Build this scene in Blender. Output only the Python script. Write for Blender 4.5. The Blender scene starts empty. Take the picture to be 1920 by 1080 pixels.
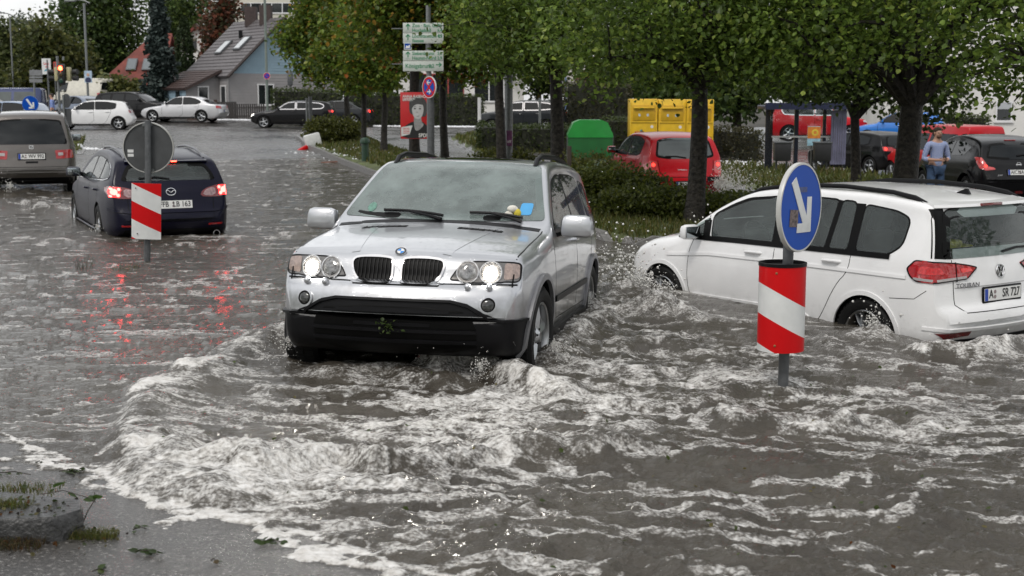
import bpy, bmesh, math, random
import numpy as np
from mathutils import Vector, Matrix
from mathutils.bvhtree import BVHTree
RNG = np.random.default_rng(7)
random.seed(7)
SC = bpy.context.scene
COL = SC.collection
rad = math.radians
pi = math.pi
# ------------------------------------------------------------------ camera
CAMZ = 1.9
F = 2500.0                     # focal length in pixels of a 1920 px wide frame
PIT = math.atan(350 / F)
CP_, SP_ = math.cos(PIT), math.sin(PIT)
cam = bpy.data.cameras.new('camera')
cam.lens = 36 * F / 1920
cam.sensor_width = 36
cam.dof.use_dof = True
cam.dof.focus_distance = 10.5
cam.dof.aperture_fstop = 4.5
cam.clip_start = 0.1
cam.clip_end = 3000
camo = bpy.data.objects.new('camera', cam)
camo.location = (0, 0, CAMZ)
camo.rotation_euler = (pi / 2 - PIT, 0, 0)
COL.objects.link(camo)
SC.camera = camo
SC.view_settings.view_transform = 'Standard'
SC.view_settings.look = 'None'
SC.view_settings.gamma = 1
SC.view_settings.exposure = 0.0
SC.view_settings.use_curve_mapping = False
try:
 SC.cycles.use_denoising = True
 SC.cycles.max_bounces = 8
 SC.cycles.transparent_max_bounces = 12
 SC.cycles.sample_clamp_indirect = 8
except Exception:
 pass
def P(px, py, d):
 """photo pixel (1920 x 1080) at depth d metres -> world point"""
 a = (px - 960) / F
 b = -(py - 540) / F
 return Vector((a * d, d * CP_ + b * d * SP_, CAMZ - d * SP_ + b * d * CP_))
def G(px, py, z=0.0):
 """photo pixel on the level z"""
 b = (py - 540) / F
 d = (CAMZ - z) / (SP_ + b * CP_)
 return P(px, py, d)
# ------------------------------------------------------------------ numpy noise
_perm = np.random.default_rng(3).random((256, 256))
def vnoise(x, y, seed=0):
 x = np.asarray(x, float) + seed * 17.31
 y = np.asarray(y, float) + seed * 9.77
 xi = np.floor(x).astype(int); yi = np.floor(y).astype(int)
 fx = x - xi; fy = y - yi
 fx = fx * fx * fx * (fx * (fx * 6 - 15) + 10); fy = fy * fy * fy * (fy * (fy * 6 - 15) + 10)
 p = lambda a, b: _perm[a & 255, b & 255]
 a = p(xi, yi) * (1 - fx) + p(xi + 1, yi) * fx
 b = p(xi, yi + 1) * (1 - fx) + p(xi + 1, yi + 1) * fx
 return a * (1 - fy) + b * fy
def fbm(x, y, o=4, seed=0, g=0.5):
 s = 0; a = 1; t = 0
 for k in range(o):
  s = s + a * vnoise(x * 2 ** k, y * 2 ** k, seed + k * 5); t += a; a *= g
 return s / t
def sstep(a, b, x):
 t = np.clip((x - a) / (b - a), 0, 1)
 return t * t * (3 - 2 * t)
# ------------------------------------------------------------------ materials
class NT:
 def __init__(s, m):
  m.use_nodes = True
  s.t = m.node_tree
  s.n = s.t.nodes; s.l = s.t.links
  s.b = s.n.get('Principled BSDF')
  s.o = s.n.get('Material Output')
 def new(s, k, **kw):
  q = s.n.new(k)
  for a, v in kw.items():
   if a.startswith('i_'):
    q.inputs[a[2:].replace('_', ' ')].default_value = v
   else:
    setattr(q, a, v)
  return q
 def link(s, a, b):
  s.l.new(a, b)
def noise_node(t, scale, detail=4, rough=0.55, coord='Object', vec=None, stretch=None):
 n = t.new('ShaderNodeTexNoise')
 n.inputs['Scale'].default_value = scale
 n.inputs['Detail'].default_value = detail
 n.inputs['Roughness'].default_value = rough
 tc = t.new('ShaderNodeTexCoord')
 src = tc.outputs[coord] if vec is None else vec
 if stretch:
  mp = t.new('ShaderNodeMapping')
  mp.inputs['Scale'].default_value = stretch
  t.link(src, mp.inputs['Vector']); src = mp.outputs['Vector']
 t.link(src, n.inputs['Vector'])
 return n
def ramp(t, src, stops):
 r = t.new('ShaderNodeValToRGB')
 e = r.color_ramp.elements
 while len(e) < len(stops):
  e.new(0.5)
 for q, (p, c) in zip(e, stops):
  q.position = p
  q.color = (c, c, c, 1) if not hasattr(c, '__len__') else (*c, 1)
 t.link(src, r.inputs['Fac'])
 return r
_M = {}
def mat(name, col, rough=0.5, metal=0.0, spec=0.5, coat=0.0, var=0.12, vscale=6.0, bump=0.0, bscale=60.0, emit=None, es=0.0, bdist=0.01, rvar=0.0):
 if name in _M:
  return _M[name]
 m = bpy.data.materials.new(name)
 t = NT(m)
 b = t.b
 b.inputs['Base Color'].default_value = (*col, 1)
 b.inputs['Roughness'].default_value = rough
 b.inputs['Metallic'].default_value = metal
 b.inputs['Specular IOR Level'].default_value = spec
 b.inputs['Coat Weight'].default_value = coat
 b.inputs['Coat Roughness'].default_value = 0.03
 if var > 0:
  n = noise_node(t, vscale, 5)
  lo = tuple(max(0, c * (1 - var)) for c in col); hi = tuple(min(1, c * (1 + var)) for c in col)
  r = ramp(t, n.outputs['Fac'], [(0.3, lo), (0.7, hi)])
  t.link(r.outputs['Color'], b.inputs['Base Color'])
  if rvar:
   r2 = ramp(t, n.outputs['Fac'], [(0.35, max(0, rough - rvar)), (0.65, min(1, rough + rvar))])
   t.link(r2.outputs['Color'], b.inputs['Roughness'])
 if bump > 0:
  n2 = noise_node(t, bscale, 4)
  bp = t.new('ShaderNodeBump')
  bp.inputs['Strength'].default_value = bump
  bp.inputs['Distance'].default_value = bdist
  t.link(n2.outputs['Fac'], bp.inputs['Height'])
  t.link(bp.outputs['Normal'], b.inputs['Normal'])
 if emit:
  b.inputs['Emission Color'].default_value = (*emit, 1)
  b.inputs['Emission Strength'].default_value = es
 _M[name] = m
 return m
def paint(name, col, metal=0.0, rough=0.35, drops=True, dirt=0.0, z0=0.3, coat=0.9):
 """car paint under a clear coat with beads of rain"""
 if name in _M:
  return _M[name]
 m = bpy.data.materials.new(name)
 t = NT(m); b = t.b
 b.inputs['Roughness'].default_value = rough
 b.inputs['Metallic'].default_value = metal
 b.inputs['Coat Weight'].default_value = coat
 b.inputs['Coat Roughness'].default_value = 0.04
 b.inputs['Specular IOR Level'].default_value = .3 if coat > .5 else .15
 n = noise_node(t, 3.0, 6)
 lo = tuple(c * 0.93 for c in col)
 r = ramp(t, n.outputs['Fac'], [(0.35, lo), (0.65, col)])
 out = r.outputs['Color']
 if dirt > 0:                         # road film low on the flanks
  tc = t.new('ShaderNodeTexCoord'); sx = t.new('ShaderNodeSeparateXYZ')
  t.link(tc.outputs['Object'], sx.inputs['Vector'])
  n3 = noise_node(t, 9, 6)
  ad = t.new('ShaderNodeMath', operation='MULTIPLY_ADD'); ad.inputs[1].default_value = 0.5; 
  t.link(n3.outputs['Fac'], ad.inputs[0]); t.link(sx.outputs['Z'], ad.inputs[2])
  rr = ramp(t, ad.outputs[0], [(z0 + 0.2, dirt), (z0 + 0.62, 0.0)])
  mx = t.new('ShaderNodeMixRGB'); mx.inputs['Color2'].default_value = (0.10, 0.09, 0.075, 1)
  t.link(rr.outputs['Color'], mx.inputs['Fac']); t.link(out, mx.inputs['Color1']); out = mx.outputs['Color']
 t.link(out, b.inputs['Base Color'])
 if drops:
  v = t.new('ShaderNodeTexVoronoi'); v.inputs['Scale'].default_value = 75
  tc = t.new('ShaderNodeTexCoord'); t.link(tc.outputs['Object'], v.inputs['Vector'])
  rr = ramp(t, v.outputs['Distance'], [(0.0, 1.0), (0.34, 0.0)])
  n4 = noise_node(t, 14, 3)
  r4 = ramp(t, n4.outputs['Fac'], [(0.5, 0.0), (0.62, 1.0)])
  mu = t.new('ShaderNodeMath', operation='MULTIPLY')
  t.link(rr.outputs['Color'], mu.inputs[0]); t.link(r4.outputs['Color'], mu.inputs[1])
  bp = t.new('ShaderNodeBump'); bp.inputs['Strength'].default_value = 0.5; bp.inputs['Distance'].default_value = 0.004
  t.link(mu.outputs[0], bp.inputs['Height'])
  t.link(bp.outputs['Normal'], b.inputs['Coat Normal'])
  t.link(bp.outputs['Normal'], b.inputs['Normal'])
 _M[name] = m
 return m
def glass(name, tint=(0.35, 0.42, 0.40), through=0.6, rough=0.02, drops=0.0, sky_veil=0.0):
 """thin car glass: mirror reflection over a tinted see-through pane"""
 if name in _M:
  return _M[name]
 m = bpy.data.materials.new(name)
 t = NT(m)
 t.n.remove(t.b)
 tr = t.new('ShaderNodeBsdfTransparent'); tr.inputs['Color'].default_value = (*[c * through for c in tint], 1)
 df = t.new('ShaderNodeBsdfDiffuse'); df.inputs['Color'].default_value = (0.28, 0.34, 0.325, 1)  # grey-green diffuse painted in for reflected sky, uneven like condensation
 mx0 = t.new('ShaderNodeMixShader'); nm = noise_node(t, 2.3, 6, .65); rm_ = ramp(t, nm.outputs['Fac'], [(.32, sky_veil * .55), (.68, sky_veil * 1.45)]); t.link(rm_.outputs['Color'], mx0.inputs['Fac'])
 t.link(tr.outputs[0], mx0.inputs[1]); t.link(df.outputs[0], mx0.inputs[2])
 gl = t.new('ShaderNodeBsdfGlossy'); gl.inputs['Roughness'].default_value = rough
 fr = t.new('ShaderNodeFresnel'); fr.inputs['IOR'].default_value = 1.55
 mx = t.new('ShaderNodeMixShader')
 t.link(fr.outputs[0], mx.inputs['Fac']); t.link(mx0.outputs[0], mx.inputs[1]); t.link(gl.outputs[0], mx.inputs[2])
 if drops:
  v = t.new('ShaderNodeTexVoronoi'); v.inputs['Scale'].default_value = 60
  tc = t.new('ShaderNodeTexCoord'); t.link(tc.outputs['Object'], v.inputs['Vector'])
  rr = ramp(t, v.outputs['Distance'], [(0.0, 1.0), (0.3, 0.0)])
  bp = t.new('ShaderNodeBump'); bp.inputs['Strength'].default_value = drops; bp.inputs['Distance'].default_value = 0.004
  t.link(rr.outputs['Color'], bp.inputs['Height'])
  t.link(bp.outputs['Normal'], gl.inputs['Normal'])
 t.link(mx.outputs[0], t.o.inputs['Surface'])
 _M[name] = m
 return m
# ------------------------------------------------------------------ mesh builder
class MB:
 def __init__(s):
  s.v = []; s.f = []; s.m = []; s.sm = []
 def add(s, verts, faces, mi=0, smooth=True, M=None):
  o = len(s.v)
  if M is not None:
   verts = [M @ Vector(q) for q in verts]
  s.v.extend([tuple(q) for q in verts])
  s.f.extend([tuple(i + o for i in q) for q in faces])
  s.m.extend([mi] * len(faces)); s.sm.extend([smooth] * len(faces))
  return s
 def box(s, c, d, mi=0, M=None, bev=0.0, taper=(1, 1)):
  x, y, z = (q / 2 for q in d)
  if bev <= 0:
   vs = [(c[0] + a * x * (taper[0] if e > 0 else 1), c[1] + b * y * (taper[1] if e > 0 else 1), c[2] + e * z) for a in (-1, 1) for b in (-1, 1) for e in (-1, 1)]
   fs = [(0, 1, 3, 2), (4, 6, 7, 5), (0, 4, 5, 1), (2, 3, 7, 6), (0, 2, 6, 4), (1, 5, 7, 3)]
   return s.add(vs, fs, mi, False, M)
  bm = bmesh.new(); bmesh.ops.create_cube(bm, size=1)
  for v in bm.verts:
   tp = taper if v.co.z > 0 else (1, 1)
   v.co = Vector((c[0] + v.co.x * d[0] * tp[0], c[1] + v.co.y * d[1] * tp[1], c[2] + v.co.z * d[2]))
  bmesh.ops.bevel(bm, geom=list(bm.edges), offset=bev, segments=2, affect='EDGES', profile=0.5)
  bm.verts.index_update()
  s.add([v.co.copy() for v in bm.verts], [[v.index for v in f.verts] for f in bm.faces], mi, True, M)
  bm.free(); return s
 def tube(s, pts, r, n=8, mi=0, cap=True, M=None, smooth=True):
  pts = [Vector(p) for p in pts]
  if not hasattr(r, '__len__'):
   r = [r] * len(pts)
  vs = []; up = Vector((0, 0, 1)); side = None
  for i, p in enumerate(pts):
   d = (pts[min(i + 1, len(pts) - 1)] - pts[max(i - 1, 0)])
   if d.length < 1e-9: d = Vector((0, 0, 1))
   d.normalize()
   if side is None:
    side = d.cross(up if abs(d.z) < 0.9 else Vector((1, 0, 0))).normalized()
   else:
    side = (side - d * side.dot(d)); side.normalize()
   q = d.cross(side)
   for k in range(n):
    a = 2 * pi * k / n
    vs.append(p + (side * math.cos(a) + q * math.sin(a)) * r[i])
  fs = [(i * n + k, i * n + (k + 1) % n, (i + 1) * n + (k + 1) % n, (i + 1) * n + k) for i in range(len(pts) - 1) for k in range(n)]
  if cap:
   fs += [tuple(range(n))[::-1], tuple((len(pts) - 1) * n + k for k in range(n))]
  return s.add(vs, fs, mi, smooth, M)
 def cyl(s, c0, c1, r, n=24, mi=0, M=None):
  return s.tube([c0, c1], r, n, mi, True, M)
 def lathe(s, prof, n=32, axis='z', mi=0, M=None, cap=False):
  """prof: (r, h) points, turned about the axis"""
  vs = []
  for r, h in prof:
   for k in range(n):
    a = 2 * pi * k / n
    x, y = r * math.cos(a), r * math.sin(a)
    vs.append((x, y, h) if axis == 'z' else ((x, h, y) if axis == 'y' else (h, x, y)))
  fs = [(i * n + k, i * n + (k + 1) % n, (i + 1) * n + (k + 1) % n, (i + 1) * n + k) for i in range(len(prof) - 1) for k in range(n)]
  if cap:
   fs += [tuple(range(n))[::-1], tuple((len(prof) - 1) * n + k for k in range(n))]
  return s.add(vs, fs, mi, True, M)
 def prism(s, poly, h0, h1, mi=0, M=None, smooth=False):
  """poly (x,y) extruded h0..h1 in z"""
  n = len(poly)
  vs = [(p[0], p[1], h0) for p in poly] + [(p[0], p[1], h1) for p in poly]
  fs = [tuple(range(n))[::-1], tuple(range(n, 2 * n))] + [(i, (i + 1) % n, n + (i + 1) % n, n + i) for i in range(n)]
  return s.add(vs, fs, mi, smooth, M)
 def sphere(s, c, r, n=10, mi=0, M=None):
  if not hasattr(r, '__len__'): r = (r, r, r)
  vs = []; fs = []
  m = max(4, n // 2 + 1)
  for i in range(m + 1):
   th = pi * i / m
   for k in range(n):
    a = 2 * pi * k / n
    vs.append((c[0] + r[0] * math.sin(th) * math.cos(a), c[1] + r[1] * math.sin(th) * math.sin(a), c[2] + r[2] * math.cos(th)))
  for i in range(m):
   for k in range(n):
    fs.append((i * n + k, (i + 1) * n + k, (i + 1) * n + (k + 1) % n, i * n + (k + 1) % n))
  return s.add(vs, fs, mi, True, M)
 def build(s, name, mats, parent=None, angle=35, loc=None, rot=None):
  me = bpy.data.meshes.new(name)
  me.from_pydata(s.v, [], s.f)
  if not hasattr(mats, '__len__'): mats = [mats]
  for q in mats: me.materials.append(q)
  me.polygons.foreach_set('material_index', s.m)
  me.polygons.foreach_set('use_smooth', s.sm)
  me.validate(); me.update()
  bm = bmesh.new(); bm.from_mesh(me)
  bmesh.ops.remove_doubles(bm, verts=bm.verts, dist=1e-5)
  bmesh.ops.recalc_face_normals(bm, faces=bm.faces)
  bm.to_mesh(me); bm.free()
  me.set_sharp_from_angle(angle=rad(angle))
  return link(name, me, parent, loc, rot)
def link(name, me, parent=None, loc=None, rot=None):
 o = bpy.data.objects.new(name, me); COL.objects.link(o)
 if parent is not None: o.parent = parent
 if loc is not None: o.location = loc
 if rot is not None: o.rotation_euler = rot
 return o
def np_mesh(name, V, Fq, mats, parent=None, smooth=True, attrs=None, mi=None):
 """mesh from numpy arrays: V (n,3), Fq (m,4) or (m,3)"""
 me = bpy.data.meshes.new(name)
 k = Fq.shape[1]
 me.vertices.add(len(V)); me.vertices.foreach_set('co', np.ascontiguousarray(V, np.float32).ravel())
 me.loops.add(Fq.size); me.loops.foreach_set('vertex_index', np.ascontiguousarray(Fq, np.int32).ravel())
 me.polygons.add(len(Fq))
 me.polygons.foreach_set('loop_start', np.arange(0, Fq.size, k, dtype=np.int32))
 me.polygons.foreach_set('loop_total', np.full(len(Fq), k, np.int32))
 me.polygons.foreach_set('use_smooth', np.full(len(Fq), smooth))
 if not hasattr(mats, '__len__'): mats = [mats]
 for q in mats: me.materials.append(q)
 if mi is not None: me.polygons.foreach_set('material_index', np.asarray(mi, np.int32))
 for an, av in (attrs or {}).items():
  if av.ndim == 1:
   a = me.attributes.new(an, 'FLOAT', 'POINT'); a.data.foreach_set('value', av.astype(np.float32))
  else:
   a = me.attributes.new(an, 'FLOAT_COLOR', 'POINT')
   if av.shape[1] == 3: av = np.concatenate([av, np.ones((len(av), 1))], 1)
   a.data.foreach_set('color', av.astype(np.float32).ravel())
 me.update(); me.validate()
 return link(name, me, parent)
def thing(name, label, cat, loc=(0, 0, 0), rz=0, group=None):
 o = bpy.data.objects.new(name, None); COL.objects.link(o)
 o.location = loc; o.rotation_euler = (0, 0, rz)
 o.empty_display_size = 0.2
 return tag(o, label, cat, group)
def tag(o, label=None, cat=None, group=None, kind=None):
 if label: o['label'] = label
 if cat: o['category'] = cat
 if group: o['group'] = group
 if kind: o['kind'] = kind
 return o
def text_mesh(txt, size, depth=0.002, align='CENTER', narrow=1.0, bold=0.0):
 cu = bpy.data.curves.new('lettering', 'FONT')
 cu.body = txt; cu.size = size; cu.align_x = align; cu.align_y = 'CENTER'
 cu.extrude = depth / 2; cu.offset = bold; cu.resolution_u = 3
 o = bpy.data.objects.new('lettering', cu); COL.objects.link(o)
 o.scale = (narrow, 1, 1)
 bpy.context.view_layer.update()
 dg = bpy.context.evaluated_depsgraph_get()
 me = bpy.data.meshes.new_from_object(o.evaluated_get(dg))
 vs = [Vector((v.co.x * narrow, v.co.y, v.co.z)) for v in me.vertices]
 fs = [tuple(p.vertices) for p in me.polygons]
 bpy.data.objects.remove(o); bpy.data.curves.remove(cu); bpy.data.meshes.remove(me)
 return vs, fs
def frame(o, x, y):
 """matrix whose x / y axes are the given directions (text plane), z = normal"""
 x = Vector(x).normalized(); y = Vector(y).normalized(); z = x.cross(y)
 return Matrix(((x.x, y.x, z.x, o[0]), (x.y, y.y, z.y, o[1]), (x.z, y.z, z.z, o[2]), (0, 0, 0, 1)))
def evaluated(o):
 bpy.context.view_layer.update()
 dg = bpy.context.evaluated_depsgraph_get()
 return bpy.data.meshes.new_from_object(o.evaluated_get(dg))
# ------------------------------------------------------------------ ground heights
_CPS = [(-1, 7, -.13), (-1, 10, -.14), (-1, 12, -.24), (3, 10.5, -.5), (3.3, 13.8, -.58), (-5, 18.5, -.2), (-6.5, 22, -.2), (1, 15, -.3), (6, 14, -.7), (-9.8, 27, -.0), (-6, 30, -.08), (-7, 40, -.04), (-10, 50, .02), (-12, 60, .25),
  (-19, 67, .5), (-24, 67, .5), (-10, 72, .5), (-2, 73, .5), (-20, 80, .8), (-16, 85, .9), (-30, 80, .8), (-24, 50, .2), (-16, 40, .05), (-20, 27, .05), (-10, 95, 1.0), (10, 90, .5),
  (2.9, 26, -.17), (9, 28, -.42), (8, 34, -.35), (14, 42, -.68), (14, 48, -.6), (9.3, 41, -.28), (3, 48, -.1), (6, 48, -.15), (12, 65, -.2), (10, 80, .2), (25, 30, -.6), (25, 60, -.4), (0, 66, .3), (40, 90, 0.2), (-60, 110, 1.2), (0, 130, 1.5), (50, 130, 1.0), (7, 21, -.45), (12, 22, -.5)]
_CPS = np.array(_CPS)
_VERGE = [(1.45, 18.5), (-3.7, 35), (-9.3, 58), (-6.5, 59), (-2.2, 42), (0.4, 34.5), (3.2, 25.5), (9.5, 23.5), (9.2, 19.8), (5, 18.6)]
SHORE = ((-2.78, 7.30), (-.47, 5.26))
def _polydist(X, Y, poly):
 """signed distance to a polygon, positive inside"""
 X = np.asarray(X, float); Y = np.asarray(Y, float)
 best = np.full(X.shape, 1e9); ins = np.zeros(X.shape, bool)
 n = len(poly)
 for i in range(n):
  ax, ay = poly[i]; bx, by = poly[(i + 1) % n]
  dx, dy = bx - ax, by - ay
  t = np.clip(((X - ax) * dx + (Y - ay) * dy) / (dx * dx + dy * dy), 0, 1)
  best = np.minimum(best, np.hypot(X - ax - t * dx, Y - ay - t * dy))
  c = ((ay > Y) != (by > Y))
  with np.errstate(divide='ignore', invalid='ignore'):
   xx = (bx - ax) * (Y - ay) / (by - ay) + ax
  ins ^= c & (X < xx)
 return np.where(ins, best, -best)
def shore_n(X, Y):
 (ax, ay), (bx, by) = SHORE
 dx, dy = bx - ax, by - ay
 L = math.hypot(dx, dy)
 return (dy * (X - ax) - dx * (Y - ay)) / L * 1.0
def wl(X, Y):
 """level of the flood: it drains towards the right"""
 X = np.asarray(X, float); Y = np.asarray(Y, float)
 return -0.055 * np.log1p(np.exp(np.clip(4 * (X - .3), -30, 30))) / 4
def zt(X, Y):
 X = np.asarray(X, float); Y = np.asarray(Y, float)
 num = 0; den = 0
 for cx, cy, cz in _CPS:
  sc = 1 + 0.06 * cy
  w = 1 / (((X - cx) ** 2 + (Y - cy) ** 2) / sc ** 2 + 0.35) ** 2
  num = num + w * cz; den = den + w
 z = num / den
 n = shore_n(X, Y)
 zp = np.where(n > 0, np.minimum(0.045 * n, 0.11), 0.22 * n) + wl(X, Y)
 k = 0.03
 h = np.clip(0.5 + 0.5 * (zp - z) / k, 0, 1)
 zs = z * (1 - h) + zp * h + k * h * (1 - h) * 0.5
 z = np.where(Y < 13, zs, z)
 d = _polydist(X, Y, _VERGE)
 m = sstep(0.0, 0.18, d)
 return z * (1 - m) + (np.maximum(z, wl(X, Y) - .05) + 0.16 + 0.05 * sstep(.2, 1.5, d)) * m
def zg(x, y):
 return float(zt(np.array([x]), np.array([y]))[0])
def place(px, d, dz=0.0):
 """a point standing on the ground, seen at photo column px, depth d"""
 z = 0.0
 for _ in range(4):
  y = (d + (z - CAMZ) * SP_) / CP_
  x = (px - 960) / F * d
  z = zg(x, y)
 return Vector((x, y, z + dz))
# ------------------------------------------------------------------ cars
DEBUG = False
BLK = mat('black_plastic', (0.006, 0.006, 0.007), 0.4, spec=.16, var=0.2)
RUB = mat('rubber', (0.009, 0.009, 0.009), 0.6, spec=.2, var=0.3, bump=0.2, bscale=80)
DARK = mat('dark_interior', (0.02, 0.02, 0.02), 0.8)
CHROME = mat('chrome', (0.75, 0.75, 0.76), 0.12, 1.0, var=0.05)
ALLOY = mat('alloy_rim', (0.45, 0.46, 0.47), 0.28, 1.0, var=0.1)
DGLASS = mat('dark_glass', (0.006, 0.008, 0.009), 0.03, spec=0.4, var=0.2, vscale=2)
MGLASS = mat('pale_glass', (0.06, 0.075, 0.075), 0.03, spec=0.7, var=0.25, vscale=1.5)
PLATEW = mat('plate_white', (0.72, 0.72, 0.70), 0.35, var=0.04)
PLATEB = mat('plate_blue', (0.01, 0.05, 0.35), 0.4, var=0.05)
INK = mat('ink_black', (0.01, 0.01, 0.01), 0.5, var=0)
REDL = mat('red_lens', (0.35, 0.008, 0.012), 0.08, coat=1, var=0.25, vscale=30)
REDD = mat('red_reflector', (0.14, 0.006, 0.008), 0.12, coat=1, var=0.25, vscale=30)
REDON = mat('red_lamp_lit', (0.5, 0.01, 0.01), 0.2, emit=(1.0, 0.03, 0.02), es=3.0)
CLEARL = mat('clear_lens', (0.5, 0.51, 0.52), 0.1, 0.6, coat=1, var=0.3, vscale=25)
AMBER = mat('amber_lens', (0.27, 0.205, 0.18), 0.15, coat=1, var=0.3, vscale=40)
SILVERL = mat('lamp_reflector', (0.5, 0.5, 0.5), 0.15, 0.9, var=0.3, vscale=40)
def curve1(pts):
 """monotone piecewise cubic (pchip) through (u, value) points"""
 p = np.array(pts, float); x, y = p[:, 0], p[:, 1]
 h = np.diff(x); dl = np.diff(y) / h
 m = np.zeros(len(x))
 for i in range(1, len(x) - 1):
  if dl[i - 1] * dl[i] > 0:
   w1 = 2 * h[i] + h[i - 1]; w2 = h[i] + 2 * h[i - 1]
   m[i] = (w1 + w2) / (w1 / dl[i - 1] + w2 / dl[i])
 m[0], m[-1] = dl[0], dl[-1]
 def f(u):
  u = np.clip(u, x[0], x[-1]); i = np.clip(np.searchsorted(x, u, 'right') - 1, 0, len(h) - 1)
  t = (u - x[i]) / h[i]
  return (y[i] * (1 + 2 * t) * (1 - t) ** 2 + m[i] * h[i] * t * (1 - t) ** 2 + y[i + 1] * t * t * (3 - 2 * t) + m[i + 1] * h[i] * t * t * (t - 1))
 return f
def chaikin(p, it=2, closed=True):
 p = [Vector((q[0], q[1])) for q in p]
 for _ in range(it):
  q = []
  n = len(p)
  if not closed: q.append(p[0])
  for i in range(n if closed else n - 1):
   a, b = p[i], p[(i + 1) % n]
   q += [a * 0.75 + b * 0.25, a * 0.25 + b * 0.75]
  if not closed: q.append(p[-1])
  p = q
 return p
def rnd(p, r=0.05, n=4):
 """outline with its corners rounded to radius r"""
 p = [Vector((q[0], q[1])) for q in p]; out = []
 for i in range(len(p)):
  a, b, c = p[i - 1], p[i], p[(i + 1) % len(p)]
  d1 = (a - b); d2 = (c - b)
  k1 = min(r, d1.length * .45); k2 = min(r, d2.length * .45)
  s_, e_ = b + d1.normalized() * k1, b + d2.normalized() * k2
  for k in range(n + 1):
   t = k / n
   out.append(s_ * (1 - t) ** 2 + b * 2 * t * (1 - t) + e_ * t * t)
 return out
def area2(p):
 return sum(p[i][0] * p[(i + 1) % len(p)][1] - p[(i + 1) % len(p)][0] * p[i][1] for i in range(len(p))) / 2
def inset(p, w):
 n = len(p); s = 1 if area2(p) > 0 else -1
 out = []
 for i in range(n):
  a, b, c = Vector(p[i - 1][:2]), Vector(p[i][:2]), Vector(p[(i + 1) % n][:2])
  d1 = (b - a).normalized() if (b - a).length > 1e-9 else Vector((1, 0)); d2 = (c - b).normalized() if (c - b).length > 1e-9 else d1
  n1 = Vector((-d1.y, d1.x)) * s; n2 = Vector((-d2.y, d2.x)) * s
  m = n1 + n2
  if m.length < 1e-6: m = n1
  m.normalize()
  k = max(0.45, m.dot(n1))
  out.append(b + m * (w / k))
 return out
def circ(cx, cy, r, n=28, ry=None):
 return [Vector((cx + r * math.cos(2 * pi * k / n), cy + (ry or r) * math.sin(2 * pi * k / n))) for k in range(n)]
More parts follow.
